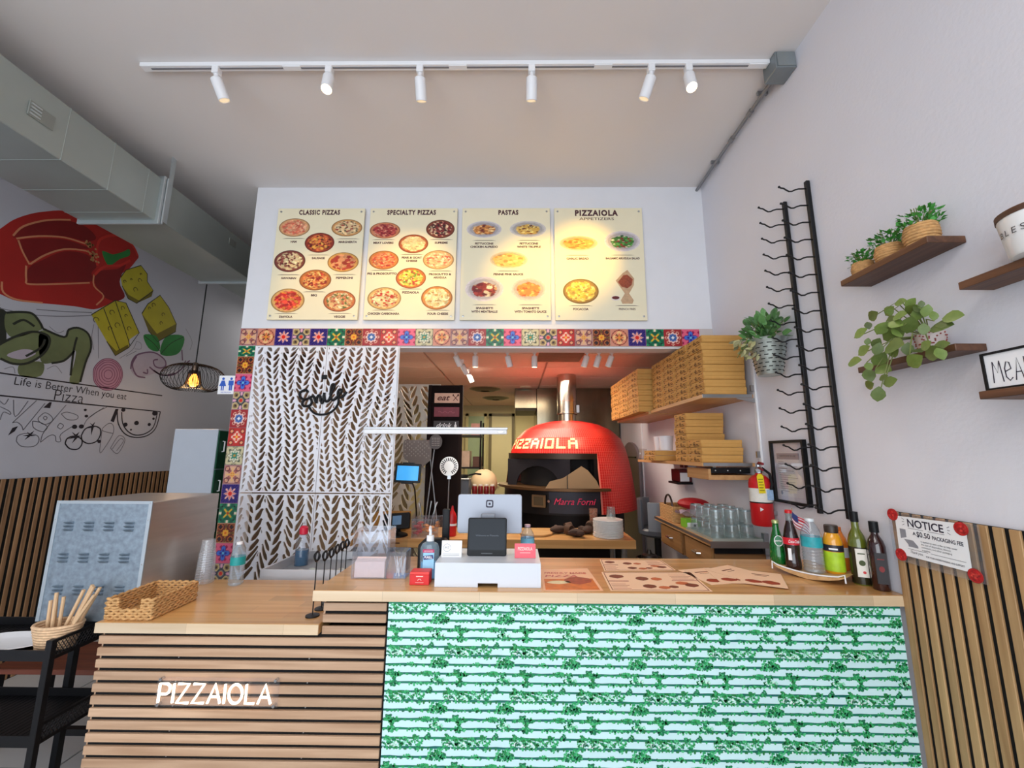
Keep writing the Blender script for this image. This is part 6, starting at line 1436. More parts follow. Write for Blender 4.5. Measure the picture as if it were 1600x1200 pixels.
# pizza boxes
def pbox_proto(w, d, h):
    # a closed kraft pizza box: tray, lid with its front lip, print on the side that faces the room
    t = thing('pizza_box', 'x', 'box', (0, 0, 0))
    obj('tray', MB().box(0, w, 0, d, 0, h-.006), KRAFT, t, bevel=.0008)
    obj('lid', MB().box(-.0012, w+.0012, -.0012, d+.0012, h*.50, h-.0012).box(.006, w-.006, -.0018, -.0012, h*.10, h*.5), M('kraft_lid', (200,150,80), .8, var=.05, scale=30), t, bevel=.0008)
    F = FRM((-.0013, 0, 0), (0,-1,0), (0,0,1)); q = MB(); rp = random.Random(9)
    for i in range(13):
        a = -.02-(d-.04)*rp.random(); b = h*rp.choice((.18, .38, .62, .8)); l = rp.uniform(.012, .03)
        q.prism([(a-l/2, b-.0022), (a+l/2, b-.0022), (a+l/2, b+.0022), (a-l/2, b+.0022)], F, .0004)
    q.prism([(-d/2-.012, h*.5), (-d/2+.012, h*.5), (-d/2, h*.22)], F, .0004)
    stuff(obj('side_print', q, KRAFTD, t))
    return t
ORD = ['bottom', 'second', 'third', 'fourth', 'fifth', 'sixth', 'seventh', 'top']
def stack(proto, first, x, y, z, n, h, desc, group, total=None):
    for i in range(n):
        zz = z+i*h; jx, jy = rl.uniform(-.004, .004), rl.uniform(-.003, .003)
        nm = 'top' if i == n-1 else ORD[i]
        lb = f'kraft pizza box, {nm} of {desc}'
        if first:
            proto.location = (x+jx, y+jy, zz); proto['label'] = lb; proto['group'] = group; first = False
        else: dup(proto, (x+jx, y+jy, zz), lb, group)
G1 = 'pizza boxes on the upper shelf'; hA = .0437
pA = pbox_proto(.235, .212, hA-.0004)
dA = ['the stack nearest the bucket plant on the upper shelf', 'the second upper-shelf stack from the bucket plant', 'the third upper-shelf stack from the bucket plant', 'the fourth upper-shelf stack from the bucket plant']
for k in range(4): stack(pA, k == 0, 1.075, 2.305+k*.219, 1.8845, 8, hA, dA[k], G1)
pB = pbox_proto(.35, .30, hA-.0004)
dB = ['the first big-box stack on the rear shelf section', 'the middle big-box stack on the rear shelf section', 'the big-box stack nearest the oven flue']
for k in range(3): stack(pB, k == 0, .975, 3.235+k*.312, 1.8775, 8, hA, dB[k], G1)
G2 = 'pizza boxes on the lower shelf'
pC = pbox_proto(.235, .185, hA-.0004)
stack(pC, True, 1.068, 2.385, 1.5005, 3, hA, 'the short front stack on the lower shelf', G2)
stack(pC, False, 1.068, 2.585, 1.5005, 7, hA, 'the taller stack on the lower shelf', G2)
pD = pbox_proto(.22, .26, .036)
stack(pD, True, 1.005, 2.99, 1.5005, 2, .0365, 'the low pair at the oven end of the lower shelf', G2)
for k, (y, lb) in enumerate(((3.055, 'white tub on the low pair of boxes, nearer the tall stack'), (3.165, 'white tub on the low pair of boxes, nearer the oven'))):
    t = thing('white_tub', lb, 'tub', (1.11, y, 1.5745), 'white tubs on the lower shelf')
    obj('tub_body', MB().lathe([(0, 1.5745), (.044, 1.5745), (.052, 1.67), (.050, 1.672), (0, 1.668)], (1.11, y, 0), 22), M('tub_white', (226,226,232), .4), t)
    obj('lid', MB().lathe([(.0535, 1.668), (.0535, 1.678), (0, 1.68)], (1.11, y, 0), 22), M('tub_white', (226,226,232), .4), t)
# wooden ledge with knife bar under the lower shelf
kb = thing('knife_ledge', 'small wooden ledge with a black magnetic bar under the lower shelf', 'shelf', (1.22, 2.5, 1.40))
obj('ledge', MB().box(1.09, XR-.001, 2.37, 2.66, 1.405, 1.432), SHELFW, kb, bevel=.001); obj('side', MB().box(1.09, 1.105, 2.37, 2.66, 1.432, 1.466), SHELFW, kb)
obj('magnet_bar', MB().box(1.105, XR-.03, 2.366, 2.378, 1.442, 1.472), BLACKP, kb, bevel=.002); obj('hanger', MB().box(1.13, 1.15, 2.40, 2.62, 1.466, 1.480), STEEL, kb)
for i, sx in enumerate((1.13, 1.20, 1.27)): obj('stud', MB().lathe([(0, 0), (.004, 0), (0, .002)], n=8, M=FRM((sx, 2.366, 1.457), (1,0,0), (0,0,1))), STEEL, kb)
ds = thing('wall_dispenser', 'dark red wall dispenser with a white label under the lower shelf', 'dispenser', (1.30, 3.25, 1.30))
obj('case', MB().box(1.262, XR-.001, 3.22, 3.40, 1.335, 1.43), M('dispenser_maroon', (84,24,30), .35), ds, bevel=.004); obj('label', MB().box(1.262, 1.33, 3.216, 3.22, 1.34, 1.405), PAPER, ds); obj('lip', MB().box(1.235, XR-.001, 3.21, 3.40, 1.318, 1.334), BLACKP, ds, bevel=.002)
ol = thing('wall_outlet', 'pair of dark outlets on the wall just below the lower shelf', 'outlet', (1.35, 3.33, 1.44))
obj('plate', MB().box(XR-.006, XR-.001, 3.26, 3.44, 1.435, 1.475), M('outlet_plate', (210,200,204), .4), ol, bevel=.001)
for y in (3.275, 3.36): obj('socket', MB().box(XR-.009, XR-.006, y, y+.06, 1.44, 1.47), M('outlet_dark', (70,34,44), .4), ol)
sw = thing('switch_box', 'pale wall switch box beside the leaning grey panel', 'switch', (1.34, 4.33, 1.50))
obj('box', MB().box(1.30, XR-.001, 4.28, 4.38, 1.50, 1.60), M('switch_pale', (206,200,196), .4), sw, bevel=.003); obj('toggle', MB().box(1.29, 1.30, 4.32, 4.34, 1.54, 1.56), PAPER, sw)
# floating drawer counter
fc = thing('drawer_counter', 'narrow wall-hung wooden counter with drawers behind the bar', 'counter', (1.2, 2.75, .91))
obj('top', MB().box(1.045, XR-.001, 2.305, 3.20, 1.060, 1.085), SHELFW, fc, bevel=.001)
obj('steel_edge', MB().box(1.043, XR-.002, 2.298, 2.305, 1.054, 1.087).box(1.042, 1.045, 2.305, 3.20, 1.072, 1.087), M('edge_steel', (150,140,138), .35, .8), fc)
for y0, y1 in ((2.34, 2.70), (2.76, 3.13)):
    obj('drawer_case', MB().box(1.075, XR-.002, y0, y1, .91, 1.058), M('drawer_case_wood', (150,108,66), .5), fc)
    d = obj('drawer', MB().box(1.062, 1.075, y0+.004, y1-.004, .92, 1.045), WOOD('drawer_wood', (176,130,82), (150,106,62), 1, .45, .6), fc, bevel=.0015)
    ym = (y0+y1)/2
    obj('handle', MB().tube([(1.062, ym-.04, .985), (1.045, ym-.035, .985), (1.045, ym+.035, .985), (1.062, ym+.04, .985)], .0055, 6), CHROME, d)
obj('support_bar', MB().box(1.075, 1.34, 2.325, 2.338, 1.02, 1.052), BLACKP, fc); obj('wall_bracket', MB().box(1.33, XR-.001, 2.30, 2.325, 1.02, 1.13), STEEL, fc)
# tray of glasses
CZ = 1.0855
gt = thing('glass_tray', 'pale steel tray under the upturned tumblers', 'tray', (1.20, 2.48, CZ))
obj('pan', MB().box(1.062, 1.33, 2.315, 2.665, CZ, CZ+.003).box(1.062, 1.066, 2.315, 2.665, CZ+.003, CZ+.014).box(1.326, 1.33, 2.315, 2.665, CZ+.003, CZ+.014).box(1.066, 1.326, 2.315, 2.319, CZ+.003, CZ+.014).box(1.066, 1.326, 2.661, 2.665, CZ+.003, CZ+.014), M('tray_green_steel', (186,196,188), .35, .5), gt)
g0 = None; gy = ['nearest', 'second', 'third', 'rearmost']; gx = ['aisle-side', 'middle', 'wall-side']
for l in range(2):
    for i in range(4):
        for j in range(3):
            x, y, z = 1.108+j*.083, 2.358+i*.084, CZ+.0034+l*.080
            lb = f'upturned clear tumbler, {gx[j]} one of the {gy[i]} row, {"upper" if l else "lower"} layer on the tray'
            if g0 is None:
                g0 = thing('tumbler', lb, 'glass', (x, y, z), 'upturned tumblers on the steel tray')
                obj('glass_wall', MB().lathe([(.037, z), (.038, z+.002), (.034, z+.055), (.031, z+.076), (.028, z+.0785), (0, z+.0785)], (x, y, 0), 20, cap=False), TUMBLER, g0)
                obj('thick_base', MB().lathe([(0, z+.068), (.0295, z+.068), (.0295, z+.0775), (0, z+.0775)], (x, y, 0), 18), GLASS('tumbler_base', (206,222,226), .3, .03, 1.4), g0)
            else: dup(g0, (x, y, z), lb)
gb = thing('green_box', 'small bright green carton beside the tray of tumblers', 'box', (1.115, 2.74, CZ))
obj('carton', MB().box(1.08, 1.17, 2.70, 2.79, CZ, CZ+.052), M('carton_green', (120,190,40), .5, var=.1), gb, bevel=.001); obj('label', MB().box(1.085, 1.15, 2.6985, 2.70, CZ+.006, CZ+.034), PAPER, gb); obj('print', MB().box(1.125, 1.14, 2.6975, 2.6985, CZ+.010, CZ+.024), NAVY, gb)
wb = thing('wicker_basket', 'square wicker basket with a dark arched handle on the drawer counter', 'basket', (1.18, 3.02, CZ))
mb = MB()
for i in range(10):
    z = CZ+.006+i*.0105; pts = []
    for a, b in (((1.075, 2.90), (1.235, 2.90)), ((1.235, 2.90), (1.235, 3.15)), ((1.235, 3.15), (1.075, 3.15)), ((1.075, 3.15), (1.075, 2.90))):
        for k in range(10): pts.append((a[0]+(b[0]-a[0])*k/10, a[1]+(b[1]-a[1])*k/10, z+.002*math.sin(k*3.14+i*3.14)))
    mb.tube(pts, .0062, 5, closed=True)
mb.box(1.075, 1.235, 2.90, 3.15, CZ, CZ+.006)
obj('woven_side', mb, WICKER, wb, cut=80)
obj('handle', MB().tube([(1.09+.0*k, 3.02+.07*math.cos(R(180-18*k)), CZ+.10+.075*math.sin(R(18*k))) for k in range(11)], .007, 8), M('dark_handle', (70,54,50), .3, .6), wb)
rc = thing('red_cloth', 'folded red cloth bag lying over the wicker basket rim', 'cloth', (1.24, 2.87, CZ))
mb = MB().sphere((1.215, 2.90, CZ+.128), .09, 18, 10, sx=1.1, sy=1.35, sz=.42)
obj('bag', mb, M('red_fabric', (186,16,32), .6, bump=.4, bscale=24), rc)
mb = MB(); rp = random.Random(2)
nxy = 14
for j in range(nxy):
    for i in range(nxy):
        u, v = i/(nxy-1), j/(nxy-1); mb.v.append((1.085+.22*u, 2.80+.13*v, CZ+.072+.018*math.sin(u*9+v*5)+.010*math.sin(v*13)+.012*v))
mb.f = [(j*nxy+i, j*nxy+i+1, (j+1)*nxy+i+1, (j+1)*nxy+i) for j in range(nxy-1) for i in range(nxy-1)]
obj('patterned_cloth', mb, M('pink_white_cloth', (236,170,180), .8, var=.5, scale=22), rc)
# leaning grey panel, stool, bin
lp = thing('grey_panel', 'tall grey round-topped panel leaning by the kitchen wall behind the oven', 'panel', (1.33, 4.82, 0))
PP = [(-5.16, .002), (-4.47, .002), (-4.47, 1.42)]+[(-4.815+.345*math.cos(R(a)), 1.43+.25*math.sin(R(a))) for a in range(0, 181, 12)]+[(-5.16, 1.42)]
obj('board', MB().prism(PP, FR(1.318), .03, -.03), M('grey_laminate', (136,122,124), .5, var=.04), lp, bevel=.003); obj('latch', MB().box(1.300, 1.318, 4.55, 4.85, 1.50, 1.515), BLACKP, lp)
sx_, sy_ = 1.165, 3.52
so = thing('bar_stool', 'grey bucket-seat bar stool on a single black post', 'stool', (sx_, sy_, 0))
GREYV = M('grey_vinyl', (84,88,96), .4, var=.05)
obj('seat', MB().lathe([(0, .885), (.12, .885), (.15, .905), (.15, .935), (.135, .95), (0, .95)], (sx_, sy_, 0), 24), GREYV, so)
def curved(r0, r1, a0, a1, z0, z1, n=10):
    mb = MB()
    for i in range(n+1):
        a = R(a0+(a1-a0)*i/n)
        for r in (r0, r1):
            for z in (z0, z1): mb.v.append((sx_+r*math.cos(a), sy_+r*math.sin(a), z))
    for i in range(n):
        b = 4*i; mb.f += [(b, b+1, b+5, b+4), (b+2, b+6, b+7, b+3), (b+1, b+3, b+7, b+5), (b, b+4, b+6, b+2)]
    mb.f += [(0, 2, 3, 1), (4*n, 4*n+1, 4*n+3, 4*n+2)]
    return mb
obj('backrest', curved(.128, .152, 95, 200, .935, 1.18), GREYV, so, bevel=.004); obj('armrest', curved(.128, .152, -135, -50, .935, 1.16), M('grey_vinyl_light', (134,140,148), .4), so, bevel=.004)
obj('post', MB().cyl((sx_, sy_, .02), (sx_, sy_, .885), .026), BLACK, so); obj('foot', MB().lathe([(0, 0), (.20, 0), (.20, .012), (.03, .03), (0, .03)], (sx_, sy_, 0), 26), BLACK, so)
bn_ = thing('steel_bin', 'round steel bin with tools on its rim beside the work table', 'bin', (.985, 3.18, 0))
obj('drum', MB().lathe([(0, .005), (.085, .005), (.09, .02), (.09, .78), (.095, .785), (.095, .795), (.088, .795), (.085, .60), (0, .60)], (.985, 3.18, 0), 24), M('bin_steel', (120,110,100), .3, .9), bn_)
obj('lid', MB().lathe([(0, .795), (.06, .795), (.055, .815), (.02, .825), (.012, .85), (0, .852)], (.985, 3.18, 0), 20), M('bin_lid', (60,54,50), .35, .6), bn_)

# ================================================================== WORK TABLE
wt = thing('work_table', 'long wooden work table in front of the pizza oven', 'table', (-.2, 3.28, 0))
TZ = .9405
obj('tabletop', MB().box(-1.25, .855, 3.05, 3.52, .880, .940), BUTCHER, wt, bevel=.002)
for sx in (-1.18, -.2, .78):
    for sy in (3.10, 3.47): obj('leg', MB().cyl((sx, sy, 0), (sx, sy, .88), .021), STEEL, wt)
obj('undershelf', MB().box(-1.2, .80, 3.08, 3.49, .30, .33), M('undershelf_dark', (50,46,46), .5), wt)
obj('edge_text_bar', MB().prism([(-.89, .904), (-.83, .904), (-.83, .915), (-.89, .915)], FB(3.0497), .0004), M('edge_text_brown', (110,70,40), .7, var=.5, scale=200), wt)  # plain bar in place of unreadable small lettering on the table edge
# plates
x, y = .69, 3.19
for i in range(13):
    z = TZ+i*.0095
    lb = f'white plate in the stack on the work table, {["bottom one","second","third","fourth","fifth","sixth","seventh","eighth","ninth","tenth","eleventh","twelfth","top one"][i]} from below'
    if i == 0:
        pl0 = tag(obj('plate', MB().lathe([(0, z), (.098, z), (.108, z+.001), (.1105, z+.003), (.1105, z+.0082), (.108, z+.009), (.085, z+.0075), (0, z+.007)], (x, y, 0), 32), CER), lb, 'plate', 'stacked white plates'); zp = z; lp0 = pl0.location.copy()
    else:
        o = pl0.copy(); COL.objects.link(o); o.location = lp0+Vector((rl.uniform(-.002,.002), rl.uniform(-.002,.002), z-zp)); o['label'] = lb
zt = TZ+13*.0095
for k, (dx, dy, r, h, m, lb) in enumerate(((.025, .0, .034, .09, TUMBLER, 'clear tumbler stack standing on top of the white plates'),)):
    t = thing('tumbler', lb, 'glass', (x+dx, y+dy, zt))
    for q in range(2): obj('glass_wall', MB().lathe([(.033, zt+q*.02), (.034, zt+.002+q*.02), (.030, zt+.07+q*.02), (0, zt+.072+q*.02)], (x+dx, y+dy, 0), 18, cap=False), TUMBLER, t)
t = thing('amber_glass', 'small amber glass behind the stack of white plates', 'glass', (.625, 3.42, TZ)); obj('glass_wall', MB().lathe([(0, TZ), (.030, TZ), (.034, TZ+.17), (.031, TZ+.17), (.028, TZ+.01), (0, TZ+.01)], (.625, 3.42, 0), 18), GLASS('amber_glass', (226,190,170), .25), t); obj('drink', MB().lathe([(0, TZ+.012), (.027, TZ+.012), (.029, TZ+.11), (0, TZ+.11)], (.625, 3.42, 0), 16), M('drink_brown', (120,66,50), .3), t)
def mitt(x, y, a, lb):
    t = thing('oven_mitt', lb, 'mitt', (x, y, TZ), 'dark oven mitts on the work table')
    m = MB().sphere((0, 0, .028), .055, 14, 8, sx=1.3, sy=.75, sz=.5); m.tube([(-.02, .01, .03), (.0, .05, .034), (.02, .07, .030)], [.022, .020, .012], 8)
    m.xf(Matrix.Translation((x, y, TZ)) @ Matrix.Rotation(a, 4, 'Z')); obj('palm', m, M('mitt_brown', (66,44,34), .8, bump=.3), t)
    m = MB().lathe([(.034, 0), (.042, .05), (.038, .05), (.030, .0)], n=14, M=Matrix.Rotation(math.pi/2, 4, 'Y'), sy=.9); m.xf(Matrix.Translation((x, y, TZ+.038)) @ Matrix.Rotation(a, 4, 'Z') @ Matrix.Translation((.055, 0, 0))); obj('cuff', m, M('mitt_cuff', (84,58,42), .8), t)
mitt(.33, 3.30, .3, 'dark brown oven mitt nearest the round board'); mitt(.455, 3.17, 2.2, 'dark brown oven mitt in the middle of the work table'); mitt(.555, 3.30, 1.2, 'dark brown oven mitt next to the white plates')
rb_ = tag(obj('pizza_board', MB().lathe([(0, TZ), (.125, TZ), (.128, TZ+.004), (.128, TZ+.012), (.125, TZ+.015), (0, TZ+.015)], (.155, 3.26, 0), 34), WOOD('board_wood', (206,164,106), (176,132,78), 0, .5)), 'round wooden pizza board lying on the work table', 'board')
# tubs, terminal, tablet, bottles at the till end
tb = thing('prep_tub', 'clear plastic tub of red and orange packets on the work table', 'tub', (-.68, 3.15, TZ))
x0, x1, y0, y1 = -.758, -.562, 3.08, 3.25
obj('clear_wall', MB().box(x0, x1, y0, y0+.003, TZ, TZ+.13).box(x0, x1, y1-.003, y1, TZ, TZ+.13).box(x0, x0+.003, y0, y1, TZ, TZ+.13).box(x1-.003, x1, y0, y1, TZ, TZ+.13).box(x0-.006, x1+.006, y0-.006, y0, TZ+.122, TZ+.132).box(x0-.006, x1+.006, y1, y1+.006, TZ+.122, TZ+.132), CLEAR, tb)
for nm, mtl, xa, xb in (('red_packet', M('packet_red', (200,50,56), .5, var=.3, scale=40), x0+.01, -.70), ('orange_packet', M('packet_orange', (236,140,50), .5, var=.3, scale=40), -.695, x1-.01)):
    mb = MB()
    for i in range(16): 
        cx, cy, cz = rl.uniform(xa+.015, xb-.015), rl.uniform(y0+.02, y1-.02), TZ+.012+.006*i*.85
        mb.box(-.018, .018, -.012, .012, -.004, .004, M=Matrix.Translation((cx, cy, cz)) @ Matrix.Rotation(rl.uniform(0, 3), 4, 'Z') @ Matrix.Rotation(rl.uniform(-.6, .6), 4, 'X'))
    stuff(obj(nm, mb, mtl, tb))
for i, (dx, l, a) in enumerate(((-.10, .15, -.35), (-.05, .17, .25), (-.02, .16, .5), (.03, .14, .1))):
    o = obj('utensil', MB().tube([(-.66+dx*.6, 3.29, TZ), (-.66+dx*.6+a*.05, 3.295, TZ+.13), (-.66+dx*.6+a*.11, 3.30, TZ+.13+l*.6)], [.004, .004, .010], 7, flat=.6), STEEL); tag(o, f'steel utensil standing behind the clear tub, {names[i]} from the terminal', 'utensil', 'utensils behind the tub')
trm = thing('card_terminal', 'black desk terminal with a small blue screen on the work table', 'card reader', (-.88, 3.14, TZ))
FTm = FRM((-.885, 3.10, TZ+.055), (1,0,0), (0,.35,1))
obj('head', MB().prism(rrect(-.105, .105, 0, .115, .01), FTm @ Matrix.Rotation(.08, 4, 'Z'), .03, -.03), BLACKP, trm, bevel=.003); obj('screen', MB().prism(rrect(-.020, .045, .03, .095, .004), FTm @ Matrix.Rotation(.08, 4, 'Z'), .001), M('screen_blue_grey', (90,120,150), .2, emit=.25, ecol=(90,130,170)), trm)
obj('stand', MB().lathe([(0, 0), (.085, 0), (.08, .012), (.03, .03), (.026, .07), (0, .07)], (-.885, 3.15, TZ), 22), BLACKP, trm)
kc_ = tag(obj('carton', MB().box(-1.13, -.87, 3.34, 3.50, TZ, TZ+.13), KRAFT, bevel=.002), 'plain kraft carton on the work table behind the terminal', 'box')
rd_ = thing('sauce_bottle', 'red squeeze bottle with a white band behind the black reader', 'bottle', (-.475, 3.16, TZ))
obj('bottle_body', MB().lathe([(0, TZ), (.030, TZ), (.033, TZ+.006), (.033, TZ+.14), (.02, TZ+.17), (.012, TZ+.18), (.006, TZ+.215), (0, TZ+.215)], (-.475, 3.16, 0), 20), RED, rd_); band(rd_, -.475, 3.16, TZ, .0335, .075, .09, PAPER)
tl = thing('order_tablet', 'wall tablet with a bright blue screen on a black arm', 'screen', (-.72, 2.90, TZ))
FTa = FRM((-.765, 2.93, 1.405), (1,0,-.03), (.03,.1,1))
obj('case', MB().prism(rrect(-.092, .092, -.066, .066, .006), FTa, .014, -.014), BLACKP, tl, bevel=.002); obj('screen', MB().prism(rrect(-.076, .076, -.050, .050, .002), FTa, .001), M('screen_blue', (40,150,214), .3, emit=.75, ecol=(40,150,220)), tl)
obj('clip', MB().prism(rrect(-.04, .04, .064, .074, .002), FTa, .016, -.014).prism(rrect(-.04, .04, -.074, -.064, .002), FTa, .016, -.014), BLACKP, tl); obj('arm', MB().tube([(-.76, 2.95, 1.40), (-.775, 3.20, 1.27), (-.80, 3.38, 1.10), (-.80, 3.42, TZ)], .006, 6), BLACK, tl)
obj('arm_base', MB().lathe([(0, TZ), (.04, TZ), (.03, TZ+.012), (0, TZ+.012)], (-.80, 3.42, 0), 16), BLACK, tl)

# ================================================================== SIGN COLUMN AND PEELS
sc = thing('sign_column', 'tall dark brown column board with kitchen plaques', 'column', (-.63, 3.6, 0))
obj('board', MB().box(-.785, -.478, 3.60, 3.64, 0, 2.145), M('dark_board', (24,15,15), .85, var=.1, spec=.15), sc, bevel=.002)
obj('edge_rail', MB().box(-.785, -.755, 3.590, 3.60, 0, 2.145).box(-.508, -.478, 3.590, 3.60, 0, 2.145), M('dark_board_edge', (30,20,19), .85, spec=.15), sc)
Fp = FB(3.588)
for nm, z0, z1, mtl in (('plaque', 1.985, 2.072, M('plaque_cream', (226,184,160), .6, var=.12, scale=12)), ('plaque', 1.862, 1.948, M('plaque_maroon', (130,54,66), .6, var=.2, scale=30)), ('plaque', 1.742, 1.826, M('plaque_charcoal', (56,52,54), .6, var=.1))):
    obj(nm, MB().box(-.728, -.505, 3.588, 3.598, z0, z1), mtl, sc, bevel=.001)
Fp = FB(3.5875)
text('eat', at(Fp, -.645, 2.008), .050, M('script_brown', (96,40,26), .6), sc, shear=.35, bold=.02, w=.115)
q = MB().stroke([(-.560, 2.005), (-.520, 2.052)], .006, Fp).stroke([(-.520, 2.005), (-.560, 2.052)], .006, Fp); obj('cutlery_print', q, M('script_brown', (96,40,26), .6), sc)
q = MB().ell(-.518, 2.054, .008, .010, Fp).ell(-.562, 2.054, .006, .010, Fp); stuff(obj('cutlery_head_print', q, M('script_brown', (96,40,26), .6), sc))
obj('script_print', MB().stroke([(-.69+.0145*i, 1.902+.010*math.sin(i*1.9)) for i in range(11)], .004, Fp), M('script_rose', (170,96,104), .6), sc)
text('drink', at(Fp, -.635, 1.766), .042, PAPER, sc, shear=.35, bold=.01, w=.135)
obj('bottle_print', MB().prism([(-.545, 1.755), (-.525, 1.755), (-.525, 1.788), (-.531, 1.796), (-.531, 1.815), (-.539, 1.815), (-.539, 1.796), (-.545, 1.788)], Fp, .0005), PAPER, sc)
def peel(name, lb, head, handle, r=.006, mat=STEEL):
    t = thing(name, lb, 'peel', (handle[-1][0], handle[-1][1], TZ), 'pizza peels by the dark column')
    obj('handle', MB().tube(handle, r, 8), mat, t)
    return t
PEELM = M('peel_dark_alu', (112,100,94), .45, .6, var=.1); DOT = M('peel_hole', (196,190,180), .6)
FPk = FB(3.545)
t = peel('pizza_peel', 'square perforated metal pizza peel in front of the shaded leaf screen', None, [(-.735, 3.545, 1.49), (-.665, 3.535, 1.02), (-.660, 3.51, TZ+.002)])
obj('blade', MB().prism([(-.965, 1.655), (-.75, 1.655), (-.728, 1.63), (-.728, 1.49), (-.80, 1.425), (-.83, 1.42), (-.955, 1.49), (-.97, 1.53), (-.975, 1.63)], FPk, .003), PEELM, t)
q = MB()
for i in range(12):
    for j in range(9):
        if (i+j) % 2 == 0 and rl.random() < .8: q.ell(-.955+i*.0185, 1.505+j*.0165, .0048, .003, FPk, .003, 6, .0004)
stuff(obj('perforation', q, DOT, t))
t = peel('pizza_peel', 'small dark round perforated peel crossing the square one', None, [(-.700, 3.518, 1.575), (-.745, 3.505, 1.05), (-.748, 3.48, TZ+.002)])
obj('blade', MB().ell(-.690, 1.640, .056, .064, FB(3.520), 0, 26, .003), M('peel_dark', (84,76,74), .45, .6), t)
q = MB()
for i in range(5):
    for j in range(5): q.ell(-.718+i*.014, 1.61+j*.015, .0035, .0035, FB(3.520), .003, 6, .0004)
stuff(obj('perforation', q, DOT, t))
t = peel('pizza_peel', 'bright round slotted turning peel on a thin handle before the dark column', None, [(-.562, 3.50, 1.355), (-.566, 3.50, 1.02), (-.566, 3.49, TZ+.002)], .0055)
FPw = FB(3.498)
obj('blade', MB().ell(-.565, 1.435, .078, .080, FPw, 0, 32, .003), M('peel_bright', (226,224,220), .35, .3), t)
q = MB()
for i in range(20):
    a = R(-60+300*i/19); q.stroke([(-.565+.042*math.cos(a), 1.435+.044*math.sin(a)), (-.565+.070*math.cos(a), 1.435+.072*math.sin(a))], .008, FPw, .003)
stuff(obj('slot', q, M('peel_slot_dark', (40,30,30), .7), t)); obj('ferrule', MB().box(-.576, -.548, 3.494, 3.506, 1.33, 1.362), STEEL, t)
# white light bar across the screen
lbm = thing('light_bar', 'slim white light bar fixed across the edge of the leaf screens', 'light', (-.53, 2.66, 1.68))
obj('rail', MB().box(-.995, -.055, 2.652, 2.682, 1.698, 1.712), M('bar_aluminium', (186,188,192), .35, .6), lbm, bevel=.002)
obj('diffuser', MB().box(-.99, -.06, 2.650, 2.680, 1.668, 1.697), M('bar_diffuser', (244,246,250), .4, emit=.06), lbm, bevel=.004)
obj('end_cap', MB().lathe([(0, 0), (.016, 0), (.014, .004), (0, .004)], n=16, M=FRM((-.10, 2.6495, 1.684), (1,0,0), (0,0,1)), sx=1.5, sy=.6), STEEL, lbm)
for x in (-.93, -.83): obj('mount', MB().box(x-.01, x+.01, 2.682, YW-.0175, 1.690, 1.710), STEEL, lbm)

# ================================================================== PIZZA OVEN
OX, OY = .552, 4.42
ov = thing('pizza_oven', 'big domed pizza oven covered in red mosaic with pale letters and a steel flue', 'oven', (OX, OY, 0))
PROF = [(.685, 1.01), (.678, 1.10), (.665, 1.22), (.646, 1.36), (.624, 1.48), (.594, 1.60), (.548, 1.70), (.458, 1.785), (.335, 1.845), (.21, 1.875), (.12, 1.885)]
def rad(z):
    for (r0, z0), (r1, z1) in zip(PROF, PROF[1:]):
        if z <= z1: return r0+(r1-r0)*(z-z0)/(z1-z0)
    return PROF[-1][0]
ZM = 1.548; A0, A1 = R(-72), R(172)
GROUT = M('oven_grout', (230,126,112), .7); MOSA = M('red_mosaic_glaze', (196,24,20), .42, var=.2, scale=60, coat=.08)
low = [(rad(z), z) for z in np.linspace(1.01, ZM, 9)]; up = [(rad(ZM), ZM)]+[p for p in PROF if p[1] > ZM]
obj('dome_shell', MB().lathe(low, (OX, OY, 0), 80, cap=False, a0=A0, a1=A1).lathe(up, (OX, OY, 0), 80, cap=False), GROUT, ov)
mos = MB()
# arc-length rows of small glazed tiles
pts = []; dense = [(r, z) for r, z in zip(np.interp(np.linspace(0, 10, 400), range(11), [p[0] for p in PROF]), np.interp(np.linspace(0, 10, 400), range(11), [p[1] for p in PROF]))]
acc = [0]
for a, b in zip(dense, dense[1:]): acc.append(acc[-1]+math.hypot(b[0]-a[0], b[1]-a[1]))
TS_ = .0235; nrow = int(acc[-1]/TS_)
def onprof(s): return (float(np.interp(s, acc, [d[0] for d in dense])), float(np.interp(s, acc, [d[1] for d in dense])))
GLY = {'P': ['1110','1001','1110','1000','1000'], 'I': ['1','1','1','1','1'], 'Z': ['1111','0001','0110','1000','1111'], 'A': ['0110','1001','1111','1001','1001'], 'O': ['1111','1001','1001','1001','1111'], 'L': ['1000','1000','1000','1000','1111']}
for k in range(nrow):
    s0, s1 = k*TS_+.0015, (k+1)*TS_-.0015
    (r0, z0), (r1, z1) = onprof(s0), onprof(s1)
    if r0 < .13: break
    n = 168 if r0 > .30 else 84
    for i in range(n):
        a0 = 2*math.pi*i/n+.0015/r0; a1 = 2*math.pi*(i+1)/n-.0015/r0; am = (a0+a1)/2
        amn = (am+math.pi) % (2*math.pi)-math.pi
        if z1 < ZM+.005 and not (A0+.01 < amn < A1-.01): continue
        dr = .0028
        mos.add([(OX+(r0+dr)*math.cos(a0), OY+(r0+dr)*math.sin(a0), z0), (OX+(r0+dr)*math.cos(a1), OY+(r0+dr)*math.sin(a1), z0), (OX+(r1+dr)*math.cos(a1), OY+(r1+dr)*math.sin(a1), z1+dr*.4), (OX+(r1+dr)*math.cos(a0), OY+(r1+dr)*math.sin(a0), z1+dr*.4)], [(0, 1, 2, 3)])
stuff(obj('mosaic', mos, MOSA, ov))
aL, aR = R(-171), R(-88); zr0, zr1 = 1.592, 1.690
nc = sum(len(GLY[ch][0])+1 for ch in 'PIZZAIOLA')-1; c0 = 0
LETM = M('letter_mosaic', (250,224,160), .35)
